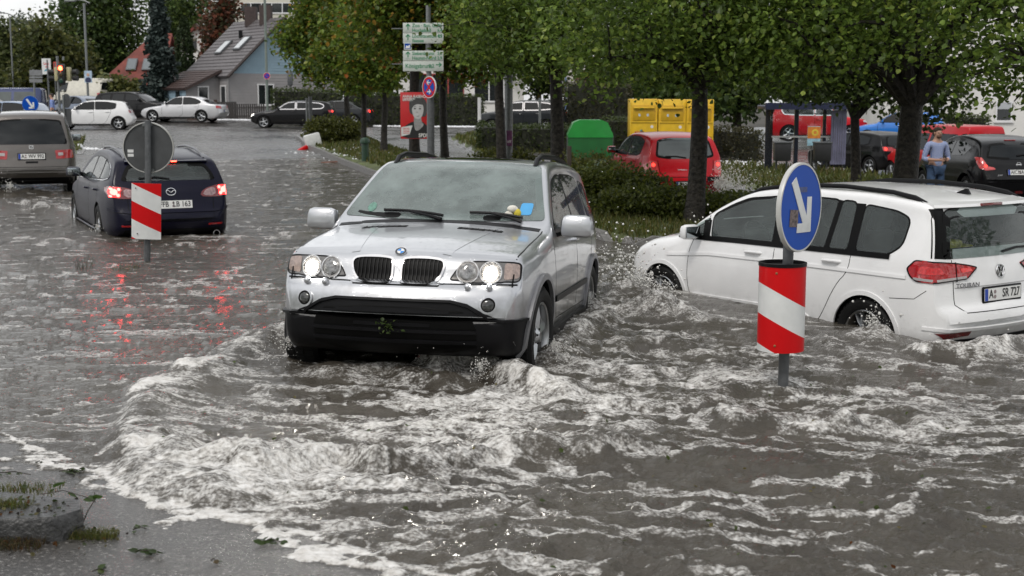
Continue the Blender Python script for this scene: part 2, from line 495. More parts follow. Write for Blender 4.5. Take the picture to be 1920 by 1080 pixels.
def loaf(sp, u0=None, u1=None, ins=0.0, zlow=None, step=0.05):
 """body solid lofted along the car: top line, bottom line, plan, tumblehome -> MB in car coordinates"""
 top = np.array(sp['top'], float)
 L = top[-1, 0]
 # dense stations along the arc length of the top line
 f = curve1(sp['top'])
 uu = np.linspace(0, L, 4000); zz = f(uu)
 s = np.concatenate([[0], np.cumsum(np.hypot(np.diff(uu), np.diff(zz)))])
 st = np.interp(np.linspace(0, s[-1], int(s[-1] / step)), s, uu)
 lo = 0 if u0 is None else u0; hi = L if u1 is None else u1
 st = st[(st > lo + 0.004) & (st < hi - 0.004)]
 st = np.concatenate([[lo], st, [hi]])
 zt_ = f(st) - ins
 zb = curve1(sp['bot'])(st) if zlow is None else np.full(len(st), zlow)
 W = curve1(sp['plan'])(st) - ins
 belt = curve1(sp['belt'])(st)
 R = curve1(sp['rnd'])(st)
 tum = curve1(sp.get('tum', [(0, .34), (L, .34)]))(st)
 crown = curve1(sp.get('crown', [(0, .02), (L, .03)]))(st)
 zm = sp.get('zmax', 0.62); tuck = sp.get('tuck', 0.05)
 NB, N1, N2, NR, NT_ = 3, 7, 5, 5, 8
 rows = []
 for i, u in enumerate(st):
  b, t, w = zb[i], zt_[i], W[i]
  H = max(t - b, 0.02)
  r = min(R[i], 0.42 * H, w * .6); cr = min(crown[i], 0.2 * H)
  zs = t - cr - r
  be = min(belt[i], zs - 0.01)
  def side(z):
   if z < zm:
    k = (zm - z) / 0.5
    q = w - tuck * k * k
   else:
    k = (z - zm) / max(0.1, belt[i] - zm)
    q = w - 0.035 * min(k, 1) ** 2
   if z > belt[i]:
    q -= tum[i] * (z - belt[i])
   return q
  pts = []
  b0 = b + min(0.05, 0.12 * H)
  wb = side(b0) - min(0.05, 0.12 * H)
  for k in range(NB): pts.append((wb * k / (NB - 1), b))
  for k in range(N1): z = b0 + (be - b0) * k / (N1 - 1); pts.append((side(z), z))
  for k in range(1, N2 + 1): z = be + (zs - be) * k / N2; pts.append((side(z), z))
  ye = side(zs)
  for k in range(1, NR + 1):
   a = k / NR * pi / 2
   pts.append((ye - r * (1 - math.cos(a)), zs + r * math.sin(a)))
  y1 = pts[-1][0]
  for k in range(1, NT_ + 1):
   y = y1 * (1 - k / NT_)
   pts.append((y, zs + r + cr * (1 - (y / max(y1, 1e-6)) ** 2)))
  rows.append(pts)
 wf = curve1(sp.get('warp', [(0, .12), (.9, .0), (L - .8, 0.0), (L, -.06)]))
 n = len(rows[0]); full = 2 * n - 2
 vs = []
 x0 = sp['x0']
 wmax = max(W)
 for i, pts in enumerate(rows):
  ring = [(y, z) for y, z in pts] + [(-y, z) for y, z in pts[-2:0:-1]]
  k = float(wf(st[i]))
  for y, z in ring:
   vs.append((x0 - st[i] - k * (abs(y) / wmax) ** 2.2, y, z))
 fs = []
 for i in range(len(rows) - 1):
  for k in range(full):
   fs.append((i * full + k, i * full + (k + 1) % full, (i + 1) * full + (k + 1) % full, (i + 1) * full + k))
 m = MB(); m.add(vs, fs)
 # end caps as strips across the width
 for base in (0, (len(rows) - 1) * full):
  cf = []
  for k in range(n - 1):
   a, b_ = k, k + 1
   c = (full - b_) % full; d = (full - a) % full
   q = [base + a, base + b_]
   if c != b_: q.append(base + c)
   if d != a: q.append(base + d)
   q = list(dict.fromkeys(q))
   if len(q) >= 3: cf.append(tuple(q))
  m.add([], []); m.f.extend(cf); m.m.extend([0] * len(cf)); m.sm.extend([True] * len(cf))
 return m
AX = {'F': (Vector((-1, 0, 0)), lambda a, b: Vector((3.5, a, b))),
      'B': (Vector((1, 0, 0)), lambda a, b: Vector((-3.5, a, b))),
      'L': (Vector((0, -1, 0)), lambda a, b: Vector((a, 2, b))),
      'R': (Vector((0, 1, 0)), lambda a, b: Vector((a, -2, b))),
      'T': (Vector((0, 0, -1)), lambda a, b: Vector((a, b, 3)))}
def diag(yaw):
 """oblique projection: a = lateral coordinate in the plane facing yaw (0 = front, 90 = left)"""
 c, s = math.cos(rad(yaw)), math.sin(rad(yaw))
 return (Vector((-c, -s, 0)), lambda a, b: Vector((c * 4 - s * a, s * 4 + c * a, b)))
def tailpoly(pts, yaw):
 """body points (x, y, z) -> outline in the oblique plane facing yaw"""
 c, sn = math.cos(rad(yaw)), math.sin(rad(yaw))
 return [Vector((-sn * x + c * y, z)) for x, y, z in pts]
class Car:
 def __init__(s, name, label, cat, sp, M_body, loc, head, group=None, pitch=0.0, roll=0.0, cut=False, arch=True, step=0.06, kind='car'):
  """head: heading angle, degrees from +Y towards -X (left of the view)"""
  s.sp = sp; s.paint = M_body
  s.root = thing(name, label, cat, loc, 0, group)
  s.root.rotation_euler = (rad(roll), rad(-pitch), rad(90 + head))
  body = loaf(sp, step=step).build('body', [M_body, BLK, DARK], s.root, 40)
  s.body = body
  bm = bmesh.new(); bm.from_mesh(body.data)
  s.bvh = BVHTree.FromBMesh(bm); bm.free()
  s.cut = cut; s.cutters = []; s.len = sp['top'][-1][0]
  if arch:
   m = MB()
   for ax, r in sp['arch']:
    for sg in (1, -1):
     m.cyl((ax, sg * 0.52, sp['wr']), (ax, sg * 1.4, sp['wr']), r, 40)
   c = m.build('cutter', [BLK]); s.cutters.append(c)
  if cut:
   cab = loaf(sp, sp['cab'][0], sp['cab'][1], 0.045, sp.get('cabz', 0.6), 0.09).build('cutter', [DARK]); s.cutters.append(cab)
 def hit(s, ax, a, b, last=None):
  d, o = AX[ax] if isinstance(ax, str) else ax
  h = s.bvh.ray_cast(o(a, b), d)
  if h[0] is None:
   q = o(a, b) + d * (last if last else 3.5)
   h = s.bvh.find_nearest(q)
   return h[0], h[1], last
  return h[0], h[1], (h[0] - o(a, b)).dot(d)
 def proj(s, ax, pts, off):
  out = []; last = None
  for p in pts:
   c, n, last = s.hit(ax, p[0], p[1], last)
   d = AX[ax][0] if isinstance(ax, str) else ax[0]
   if n.dot(d) > 0: n = -n
   out.append((c + n * off, n))
  return out
 def panel(s, name, ax, poly, m, off=0.004, thick=0.012, parent=None, rows=None, cols=None, label=None, dome=0.0):
  poly = [Vector(q[:2]) for q in poly]
  vs = [q.y for q in poly]; us = [q.x for q in poly]
  v0, v1 = min(vs), max(vs)
  rows = rows or max(3, min(26, int((v1 - v0) / 0.035) + 2)); cols = cols or max(3, min(34, int((max(us) - min(us)) / 0.04) + 2))
  e = (v1 - v0) * 0.0015
  grid = []
  lv = sorted(set([v0 + e + (v1 - v0 - 2 * e) * k / rows for k in range(rows + 1)] + [min(max(q, v0 + e), v1 - e) for q in vs]))
  ll = [lv[0]]
  for q in lv[1:]:
   if q - ll[-1] > (v1 - v0) * 0.004: ll.append(q)
  for v in ll:
   xs = []
   for i in range(len(poly)):
    a, b = poly[i], poly[(i + 1) % len(poly)]
    if (a.y > v) != (b.y > v):
     xs.append(a.x + (b.x - a.x) * (v - a.y) / (b.y - a.y))
   if len(xs) < 2: continue
   x0, x1 = min(xs), max(xs)
   grid.append([(x0 + (x1 - x0) * k / cols, v) for k in range(cols + 1)])
  R_ = len(grid); C_ = cols + 1
  mb = MB(); V = []
  for i, g in enumerate(grid):
   pr = s.proj(ax, g, off)
   for k, (p, n) in enumerate(pr):
    if dome:
     aa = 1 - (2 * i / (R_ - 1) - 1) ** 2; bb = 1 - (2 * k / (C_ - 1) - 1) ** 2
     p = p + n * dome * math.sqrt(max(0, min(1, 1.6 * aa)) * max(0, min(1, 1.6 * bb)))
    V.append((p, n))
  fs = [(i * C_ + k, i * C_ + k + 1, (i + 1) * C_ + k + 1, (i + 1) * C_ + k) for i in range(R_ - 1) for k in range(C_ - 1)]
  per = [k for k in range(C_)] + [i * C_ + C_ - 1 for i in range(1, R_)] + [(R_ - 1) * C_ + k for k in range(C_ - 2, -1, -1)] + [i * C_ for i in range(R_ - 2, 0, -1)]
  pts = [p for p, n in V] + [V[i][0] - V[i][1] * thick for i in per]
  o = len(V)
  fs += [(per[k], o + k, o + (k + 1) % len(per), per[(k + 1) % len(per)]) for k in range(len(per))]
  mb.add(pts, fs)
  ob = mb.build(name, m, parent or s.root, 45)
  if label: ob['label'] = label
  return ob
 def ring(s, name, ax, poly, w, m, off=0.006, thick=0.012, parent=None, out=0.0):
  """frame band of width w inside the outline"""
  A = inset(poly, -out) if out else [Vector(q[:2]) for q in poly]; B = inset(poly, w)
  a = s.proj(ax, A, off); b = s.proj(ax, B, off)
  n = len(A); V = [q[0] for q in a] + [q[0] for q in b] + [q[0] - q[1] * thick for q in a] + [q[0] - q[1] * thick for q in b]
  fs = []
  for i in range(n):
   j = (i + 1) % n
   fs += [(i, j, n + j, n + i), (i, 2 * n + i, 2 * n + j, j), (n + i, n + j, 3 * n + j, 3 * n + i)]
  return MB().add(V, fs).build(name, m, parent or s.root, 45)
 def strip(s, name, ax, pts, w, m, off=0.0015, parent=None, dens=0.04, h=0.0, closed=False):
  """thin line laid on the body: seams, mouldings"""
  q = []
  pts = [Vector(p[:2]) for p in pts]
  if closed: pts.append(pts[0])
  for a, b in zip(pts[:-1], pts[1:]):
   k = max(1, int((b - a).length / dens))
   q += [a.lerp(b, i / k) for i in range(k)]
  q.append(pts[-1])
  pr = s.proj(ax, q, off)
  V = []
  for i, (p, n) in enumerate(pr):
   t = (pr[min(i + 1, len(pr) - 1)][0] - pr[max(0, i - 1)][0])
   sd = n.cross(t)
   if sd.length < 1e-9: sd = Vector((0, 0, 1))
   sd.normalize()
   V += [p + sd * w / 2 - n * 0.006, p + sd * w / 2 + n * h, p - sd * w / 2 + n * h, p - sd * w / 2 - n * 0.006]
  fs = []
  for i in range(len(pr) - 1):
   o = i * 4
   fs += [(o + k, o + k + 1, o + 5 + k, o + 4 + k) for k in range(3)]
  return MB().add(V, fs).build(name, m, parent or s.root, 45)
 def window_cut(s, ax, poly, w=0.03):
  """prism that opens the body behind a pane"""
  q = inset(poly, w)
  m = MB()
  n = len(q)
  if ax == 'L':
   vs = [(p.x, -1.3, p.y) for p in q] + [(p.x, 1.3, p.y) for p in q]
  elif ax == 'F':
   vs = [(s.sp['wcut'][0], p.x, p.y) for p in q] + [(3.0, p.x, p.y) for p in q]
  else:
   vs = [(-3.2, p.x, p.y) for p in q] + [(s.sp['wcut'][1], p.x, p.y) for p in q]
  fs = [tuple(range(n)), tuple(range(2 * n - 1, n - 1, -1))] + [(i, n + i, n + (i + 1) % n, (i + 1) % n) for i in range(n)]
  m.add(vs, fs)
  s.cutters.append(m.build('cutter', [BLK]))
 def finish(s):
  """apply the openings to the body and drop the cutting solids"""
  bpy.context.view_layer.update()
  for c in s.cutters:
   c.parent = s.root
   done = False
   for opt in (('EXACT', False), ('EXACT', True), ('FAST', False)):
    md = s.body.modifiers.new('opening', 'BOOLEAN'); md.operation = 'DIFFERENCE'; md.object = c; md.solver = opt[0]
    if opt[0] == 'EXACT':
     md.material_mode = 'TRANSFER'; md.use_self = opt[1]
    me = evaluated(s.body)
    s.body.modifiers.clear()
    nf = len(s.body.data.polygons)
    xs = [v.co.x for v in me.vertices]
    ys = [abs(v.co.y) for v in me.vertices]
    y_ = max(abs(v.co.y) for v in s.body.data.vertices); lim = max(v.co.x for v in s.body.data.vertices)
    if len(me.polygons) > 0.55 * nf and max(xs) - min(xs) > 0.9 * s.len and max(ys) < y_ + .02 and max(xs) < lim + .02 and min(xs) > lim - s.len - .05:
     old = s.body.data; s.body.data = me; bpy.data.meshes.remove(old); done = True
     break
    if DEBUG: print('BOOL FAIL', s.root.name, opt, nf, len(me.polygons))
    bpy.data.meshes.remove(me)
   d = c.data; bpy.data.objects.remove(c); bpy.data.meshes.remove(d)
  s.body.data.set_sharp_from_angle(angle=rad(40))
  s.cutters = []
 # ---- fittings
 def wheels(s, r=0.33, w=0.22, y=0.76, spokes=5, style='spoke', rm=None, steer=0.0, dark=False, which=None):
  for i, (ax, ra) in enumerate(s.sp['arch']):
   for sg in (1, -1):
    if which and (i, sg) not in which: continue
    o = make_wheel(r, w, spokes, style, rm or ALLOY)
    o[0].parent = s.root
    o[0].location = (ax, sg * y, s.sp['wr'])
    o[0].rotation_euler = (random.random() * 0, 0, (0 if sg > 0 else pi) + (rad(steer) if i == 0 else 0))
    o[1].rotation_euler = (0, random.uniform(0, 6.28), 0)
 def mirror_pair(s, x, z, y0, m, size=(0.12, 0.24, 0.17), cap=None):
  for sg in (1, -1):
   mb = MB(); sx, sy, sz = size
   mb.box((x, sg * (y0 + 0.05 + sy / 2), z + sz * 0.35), (sx, sy, sz), bev=min(size) * 0.38, taper=(0.9, 0.9))
   o = mb.build('mirror', m, s.root)
   MB().box((x - sx / 2, sg * (y0 + 0.05 + sy / 2), z + sz * 0.35), (0.012, sy * 0.82, sz * 0.76), bev=0.005).build('mirror_glass', mat('mirror_glass', (.35, .38, .4), 0.03, 1.0, var=0), o)
   MB().tube([(x + .02, sg * (y0 - 0.06), z - 0.02), (x, sg * (y0 + 0.07), z + 0.02), (x, sg * (y0 + .14), z + .05)], [0.035, 0.035, 0.03], 8).build('mirror_arm', BLK, o)
 def handle(s, x, z, sg, m, parent=None, l=0.2):
  ax = 'L' if sg > 0 else 'R'
  c, n, _ = s.hit(ax, x, z)
  mb = MB()
  mb.tube([c + Vector((l / 2, 0, 0)) - n * .01, c + Vector((l / 2 - .03, 0, 0)) + n * 0.03, c + Vector((-l / 2 + .03, 0, 0.005)) + n * 0.032, c + Vector((-l / 2, 0, 0.005)) - n * .01], [0.014, .016, .016, .014], 8)
  return mb.build('door_handle', m, parent or s.root)
 def plate(s, ax, yc, zc, txt, w=0.52, h=0.11, frame_=True, off=0.014, parent=None, city=True):
  c, n, _ = s.hit(ax, yc, zc)
  d = AX[ax][0]
  nn = -d
  nn = Vector((nn.x, 0, n.z * 0.5)).normalized()
  X = Vector((0, 1, 0)) if ax == 'F' else Vector((0, -1, 0))
  Y = nn.cross(X)
  Mx = frame(c + nn * off, X, Y)
  par = parent or s.root
  pl = None
  if frame_:
   pl = MB().box((0, 0, -0.006), (w + 0.03, h + 0.035, 0.02), M=Mx, bev=0.006).build('plate_holder', BLK, par)
   par2 = pl
  else: par2 = par
  p = MB().box((0, 0, 0.005), (w, h, 0.006), M=Mx).build('number_plate', PLATEW, par2)
  MB().box((-w / 2 + 0.023, 0, 0.0095), (0.042, h * 0.96, 0.003), M=Mx).build('euro_band', PLATEB, par2)
  if txt:
   a, b = txt
   for t_, xx, al in ((a, -w / 2 + 0.06, 'LEFT'), (b, w / 2 - 0.02, 'RIGHT')):
    if not t_: continue
    vs, fs = text_mesh(t_, h * 0.98, 0.002, al, 0.82, 0.0012)
    MB().add(vs, fs, 0, False, Mx @ Matrix.Translation((xx, 0.001, 0.0098))).build('plate_lettering', INK, par2)
   if city:
    xx = -w / 2 + 0.06 + 0.056 * len(a) + 0.028
    mb = MB(); mb.prism(circ(xx, 0.022, 0.017, 14), 0.008, 0.0105, M=Mx); mb.prism(circ(xx, -0.022, 0.017, 14), 0.008, 0.0105, M=Mx)
    mb.build('plate_seal', mat('seal_grey', (0.25, 0.2, 0.2), 0.4), par2)
  return pl or p
 def seats(s, xs, m, z=0.55, y=0.36):
  mb = MB()
  for x in xs:
   for sg in (1, -1):
    mb.box((x, sg * y, z + .08), (.5, .48, .16), bev=.06)
    Mx = Matrix.Translation((x - .24, sg * y, z + .38)) @ Matrix.Rotation(rad(-14), 4, 'Y')
    mb.box((0, 0, 0), (.14, .46, .62), bev=.06, M=Mx)
    mb.box((-.02, 0, .42), (.10, .26, .18), bev=.045, M=Mx)
  return mb.build('seats', m, s.root)
_WH = {}
def make_wheel(r, w, spokes, style, rm):
 key = (round(r, 3), round(w, 3), spokes, style, rm.name)
 if key not in _WH:
  t = MB()
  rr = r * 0.70
  t.lathe([(rr, -w / 2 + .012), (rr + .02, -w / 2), (r * .93, -w / 2), (r * .98, -w / 2 + .02), (r, -w / 2 + .05), (r, w / 2 - .05), (r * .98, w / 2 - .02), (r * .93, w / 2), (rr + .02, w / 2), (rr, w / 2 - .012)], 44, 'y')
  for k in range(44):                       # tread blocks
   a = 2 * pi * k / 44
   Mx = Matrix.Rotation(a, 4, 'Y')
   for yy in (-w * .3, 0, w * .3):
    t.box((r + 0.001, yy, 0), (0.012, w * .2, r * .09), M=Mx)
  tm = t.build('wheel', RUB); tme = tm.data; bpy.data.objects.remove(tm)
  q = MB()
  q.lathe([(rr + .004, w / 2 - .02), (rr - .008, w / 2 - .012), (rr - .02, w / 2 - .02), (rr - .03, w / 2 - .07), (rr - .03, -w / 2 + .02)], 44, 'y')
  yo = w / 2 - 0.03
  q.lathe([(.0, yo + .012), (.04, yo + .012), (.055, yo), (.075, yo - .012), (.08, yo - .05)], 20, 'y')
  if style == 'steel':
   q.lathe([(.08, yo - .01), (rr * .55, yo + .01), (rr * .75, yo), (rr - .03, yo - .03)], 32, 'y')
  else:
   for k in range(spokes):
    a0 = 2 * pi * k / spokes
    for sub in ((0,) if style == 'spoke' else (-.16, .16)):
     a = a0 + sub
     wd = (.26 if style == 'spoke' else .11) * rr
     Mx = Matrix.Rotation(-a, 4, 'Y')
     poly = [(.05, yo - .02, -wd * .62), (.05, yo, 0), (.05, yo - .02, wd * .62)]
     outp = [(rr - .02, yo - .035, -wd * .8), (rr - .02, yo - .008, 0), (rr - .02, yo - .035, wd * .8)]
     mid = [(rr * .55, yo - .022, -wd * .46), (rr * .55, yo + .008, 0), (rr * .55, yo - .022, wd * .46)]
     vs = poly + mid + outp + [(x, y - .04, z) for x, y, z in (poly[0], poly[2], mid[0], mid[2], outp[0], outp[2])]
     fs = [(0, 1, 4, 3), (1, 2, 5, 4), (3, 4, 7, 6), (4, 5, 8, 7), (0, 3, 11, 9), (3, 6, 13, 11), (2, 10, 12, 5), (5, 12, 14, 8)]
     q.add(vs, fs, 0, True, Mx)
  for k in range(5):
   a = 2 * pi * k / 5
   q.sphere((.055 * math.cos(a) * 1, yo + .002, .055 * math.sin(a)), .009, 6, 1)
  # dark brake disc behind
  q.lathe([(0, -.01), (rr * .72, -.01), (rr * .72, -.03)], 28, 'y', 1)
  qm = q.build('rim', [rm, mat('brake_dark', (.03, .03, .03), .5, .6)]); qme = qm.data; bpy.data.objects.remove(qm)
  _WH[key] = (tme, qme)
 a, b = _WH[key]
 t = link('wheel', a); q = link('rim', b, t)
 return t, q
def mirrored(p):
 return [(-q[0], q[1]) for q in p]
# ------------------------------------------------------------------ the silver off-roader
SILVER = paint('silver_paint', (0.52, 0.53, 0.55), 0.8, 0.29, True, 0.8, 0.36)
WHITE = paint('white_paint', (0.80, 0.80, 0.80), 0.0, 0.35, True, 0.5, 0.12)
NAVY = paint('navy_paint', (0.003, 0.003, 0.014), 0.0, 0.3, True, 0.1, 0.2, .14)
TAUPE = paint('taupe_paint', (0.12, 0.108, 0.098), 0.6, 0.35, True, 0.4, 0.3)
GW = glass('clear_windscreen', (0.60, 0.74, 0.70), 0.92, 0.03, 0.35, 0.47)
GS = glass('side_glass', (0.85, 0.94, 0.90), 0.98, 0.02, 0.25, 0.14)
GT = glass('tinted_glass', (0.80, 0.88, 0.86), 0.97, 0.02, 0.2, 0.10)
GRILLE = mat('grille_black', (0.003, 0.003, 0.003), 0.45, spec=.12)
LAMPON = mat('headlamp_lit', (0.9, 0.9, 0.85), 0.2, emit=(1.0, 0.95, 0.85), es=90.0)
LAMPBOWL = mat('headlamp_bowl', (0.22, 0.21, 0.20), 0.18, 0.7, coat=1, var=0.5, vscale=30)
SEAT = mat('seat_cloth', (0.10, 0.10, 0.105), 0.9)
def suv():
 sp = dict(x0=1.41 + .83, wr=.37, zmax=.72, tuck=.05, cab=(1.42, 4.45), cabz=.7, wcut=(-0.1, -1.2),
              top=[(0, .575), (.008, .64), (.025, .70), (.05, .755), (.075, .782), (.115, .795), (.135, .83), (.155, .90), (.185, .955), (.25, 1.0), (.4, 1.035), (.7, 1.085), (1.05, 1.13), (1.28, 1.165), (1.38, 1.20), (1.65, 1.365), (1.9, 1.51), (2.1, 1.61), (2.3, 1.665), (2.8, 1.695), (3.4, 1.685), (3.9, 1.64), (4.18, 1.57), (4.3, 1.45), (4.43, 1.2), (4.5, 1.05), (4.56, .92), (4.62, .8), (4.66, .65), (4.67, .58)],
              bot=[(0, .54), (.02, .44), (.06, .36), (.15, .30), (.4, .27), (4.2, .30), (4.5, .38), (4.64, .48), (4.67, .54)],
              plan=[(0, .78), (.05, .83), (.15, .865), (.4, .90), (.8, .925), (3.8, .925), (4.3, .88), (4.55, .80), (4.67, .70)],
              belt=[(0, .9), (.5, .98), (1.3, 1.08), (4.3, 1.14), (4.67, 1.14)],
              rnd=[(0, .03), (.1, .05), (.3, .09), (1.2, .12), (1.5, .06), (4.2, .07), (4.67, .05)],
              tum=[(0, .34), (1.3, .36), (4.67, .36)],
              crown=[(0, .01), (.2, .015), (.5, .035), (1.2, .04), (1.6, .02), (2.2, .02), (4.67, .02)],
              warp=[(0, .20), (.15, .17), (.6, .09), (1.2, .05), (1.6, .06), (2.3, 0), (4.0, 0), (4.67, -.08)],
              arch=[(1.41, .425), (-1.41, .425)])
 c = Car('off_roader', 'silver off-roader pushing a bow wave through the flood with both headlights on', 'car', sp, SILVER, (-.43, 11.20, -.255), 169.3, pitch=3.4, roll=-0.8, cut=True, step=.045)
 x0 = sp['x0']
 # front: black lower bumper, kidneys, lamps
 lo = [(-.885, .2), (-.885, .565), (-.72, .565), (-.63, .60), (-.52, .66), (-.40, .685), (.40, .685), (.52, .66), (.63, .60), (.72, .565), (.885, .565), (.885, .2)]
 bl = c.panel('bumper_lower', 'F', lo, BLK, .010, .02, rows=18, cols=40)
 c.panel('bumper_insert', 'F', chaikin([(-.58, .30), (-.58, .55), (-.45, .63), (.45, .63), (.58, .55), (.58, .30)], 1), GRILLE, .013, .01, bl)
 for zz, ww in ((.60, .40), (.545, .56), (.47, .58), (.40, .58)):
  c.strip('bumper_slat', 'F', [(-ww, zz), (ww, zz)], .022, BLK, .016, bl, h=.012)
 c.panel('plate_recess', 'F', [(-.27, .50), (-.27, .62), (.27, .62), (.27, .50)], BLK, .018, .02, bl)
 c.strip('bumper_lip', 'F', [(-.875, .548), (-.72, .548), (-.62, .585), (-.52, .645), (-.4, .672), (.4, .672), (.52, .645), (.62, .585), (.72, .548), (.875, .548)], .018, BLK, .012, bl, h=.016)
 c.strip('bumper_gap', 'F', [(-.83, .79), (-.34, .788), (-.3, .775), (.3, .775), (.34, .788), (.83, .79)], .012, GRILLE, .002)
 for sg in (1, -1):
  k = chaikin([(a_ * 1.10 * sg, b_) for a_, b_ in ((.022, .79), (.022, .93), (.045, .962), (.26, .962), (.308, .93), (.30, .87), (.275, .81), (.23, .778), (.045, .778))], 2)
  g = c.panel('kidney_grille', 'F', k, GRILLE, .004, .01, dome=.0)
  c.ring('grille_surround', 'F', k, .014, CHROME, .016, .02, g)
  for j in range(9):
   yy = sg * (.055 + j * .0285)
   top = .94; bt = .80 if j < 7 else .815
   c.strip('grille_bar', 'F', [(yy, bt), (yy, top)], .006, BLK, .010, g, h=.006)
  h = rnd([(.375 * sg, .812), (.375 * sg, .83), (.42 * sg, .90), (.47 * sg, .938), (.55 * sg, .948), (.80 * sg, .945), (.845 * sg, .93), (.85 * sg, .83), (.83 * sg, .805), (.74 * sg, .805), (.72 * sg, .80), (.56 * sg, .795), (.50 * sg, .795), (.45 * sg, .81)], .03)
  hl = c.panel('headlight', 'F', h, mat('headlight_housing', (.13, .125, .12), .25, .5, coat=1, var=.4, vscale=14), .004, .012)
  c.ring('headlight_edge', 'F', h, .008, BLK, .007, .012, hl)
  for yy, lit in ((.49, 0), (.645, 1)):
   cc = circ(yy * sg, .868, .077, 28)
   c.ring('lamp_ring', 'F', cc, .008, SILVERL, .013, .014, hl)
   c.panel('lamp_bowl', 'F', inset(cc, .008), LAMPBOWL, .009, .006, hl)
   if lit:
    c.panel('lamp_bulb', 'F', circ(yy * sg, .862, .044, 20), LAMPON, .016, .012, hl, dome=.012)
   else:
    c.panel('lamp_lens', 'F', circ(yy * sg, .868, .056, 20), mat('lamp_lens_ribbed', (.20, .20, .20), .12, .6, coat=1, var=.7, vscale=45), .012, .01, hl, dome=.010)
  c.panel('indicator_lens', 'F', rnd([(.735 * sg, .82), (.735 * sg, .935), (.832 * sg, .928), (.838 * sg, .835)], .02), AMBER, .008, .008, hl)
  # washer nozzles, fog lamps
  for yy in (.51, .655):
   p, n, _ = c.hit('F', yy * sg, .772)
   MB().sphere((p.x + .012, p.y, p.z + .004), (.03, .026, .028), 12).build('washer_nozzle', SILVER, c.root)
  fg = circ(.655 * sg, .655, .062, 28)
  f = c.panel('fog_lamp', 'F', fg, LAMPBOWL, .004, .01)
  c.ring('fog_ring', 'F', fg, .014, SILVER, .012, .012, f)
  c.ring('fog_bezel', 'F', inset(fg, .014), .010, GRILLE, .009, .01, f)
  c.panel('fog_lens', 'F', circ(.655 * sg, .655, .036, 20), mat('fog_glass', (.03, .032, .03), .06, .4, coat=1, var=.5, vscale=40), .012, .01, f, dome=.008)
 # badge: roundel with blue and white quarters
 p, n, _ = c.hit('F', 0, .992)
 n = Vector((.62, 0, .78)); X = Vector((0, 1, 0)); Mx = frame(p + n * .006, X, n.cross(X))
 b = MB().prism(circ(0, 0, .042, 30), -.004, .004, M=Mx).build('roundel_badge', mat('badge_black', (.01, .01, .012), .2, coat=1, var=0), c.root)
 m = MB(); m.lathe([(.040, .004), (.043, .006), (.043, -.002)], 30, 'z', M=Mx); m.lathe([(.024, .0045), (.026, .006), (.027, .0045)], 30, 'z', M=Mx); m.build('badge_rim', CHROME, b)
 for q in range(4):
  pts = [(0, 0)] + [(.0245 * math.cos(a), .0245 * math.sin(a)) for a in np.linspace(q * pi / 2, (q + 1) * pi / 2, 8)]
  MB().prism(pts, .003, .0055, M=Mx).build('badge_quarter', mat('badge_blue', (.02, .22, .62), .3, var=0) if q % 2 else PLATEW, b)
 # bonnet: shut lines, creases, cowl vents
 fx = lambda u: x0 - u
 for sg in (1, -1):
  c.strip('bonnet_seam', 'T', chaikin([(fx(.22), .80 * sg), (fx(.5), .815 * sg), (fx(1.0), .82 * sg), (fx(1.32), .82 * sg)], 1, False), .010, GRILLE, .001)
  c.strip('bonnet_crease', 'T', [(fx(.24), .33 * sg), (fx(.7), .40 * sg), (fx(1.25), .47 * sg)], .06, SILVER, .0005, h=.002)
  v = c.panel('bonnet_vent', 'T', [(fx(1.10), .20 * sg), (fx(1.08), .55 * sg), (fx(1.145), .55 * sg), (fx(1.165), .20 * sg)], GRILLE, .003, .008)
  for j in range(8):
   yy = sg * (.22 + j * .044)
   c.strip('vent_bar', 'T', [(fx(1.10), yy), (fx(1.15), yy + .004)], .006, BLK, .006, v)
 c.strip('cowl', 'T', [(fx(1.325), -.80), (fx(1.325), .80)], .07, BLK, .003)
 # windscreen with its black band
 ws = rnd([(-.815, 1.20), (-.665, 1.615), (-.63, 1.632), (-.3, 1.652), (.3, 1.652), (.63, 1.632), (.665, 1.615), (.815, 1.20), (.4, 1.185), (-.4, 1.185)], .04)
 c.window_cut('F', ws, .055)
 w = c.panel('windscreen', 'F', ws, GW, .004, .006, rows=16, cols=20)
 c.ring('windscreen_band', 'F', ws, .055, GRILLE, .003, .02, w)
 st = mat('sticker_blue', (.06, .32, .62), .4, var=.1)
 c.panel('screen_sticker', 'F', rnd([(.60, 1.235), (.60, 1.325), (.695, 1.325), (.695, 1.235)], .02), st, .008, .004, w, 3, 3)
 c.panel('screen_sticker', 'F', circ(-.60, 1.265, .035, 16), mat('sticker_green', (.10, .22, .17), .4, var=.3, vscale=40), .008, .004, w, 3, 3)
 for y0, y1 in ((-.48, .02), (.22, .64)):       # wipers
  pr = c.proj('F', [(y0 + (y1 - y0) * k / 8, 1.232 - .030 * k / 8 + .012 * math.sin(k / 8 * 3.1)) for k in range(9)], .022)
  MB().tube([p for p, n in pr], [.012] * 9, 6).build('wiper', BLK, c.root)
  p = pr[6][0]; MB().tube([pr[3][0], p + Vector((.05, .02, -.02)), pr[8][0] + Vector((.06, 0, -.03))], [.008, .012, .016], 6).build('wiper_arm', BLK, c.root)
 # side glass
 L1 = rnd([(fx(1.55), 1.13), (fx(1.78), 1.29), (fx(2.12), 1.50), (fx(2.4), 1.55), (fx(2.58), 1.56), (fx(2.58), 1.14)], .06)
 L2 = rnd([(fx(2.64), 1.145), (fx(2.64), 1.56), (fx(3.2), 1.555), (fx(3.5), 1.53), (fx(3.52), 1.40), (fx(3.42), 1.16)], .06)
 L3 = rnd([(fx(3.55), 1.18), (fx(3.6), 1.51), (fx(3.95), 1.47), (fx(4.1), 1.36), (fx(4.05), 1.2)], .06)
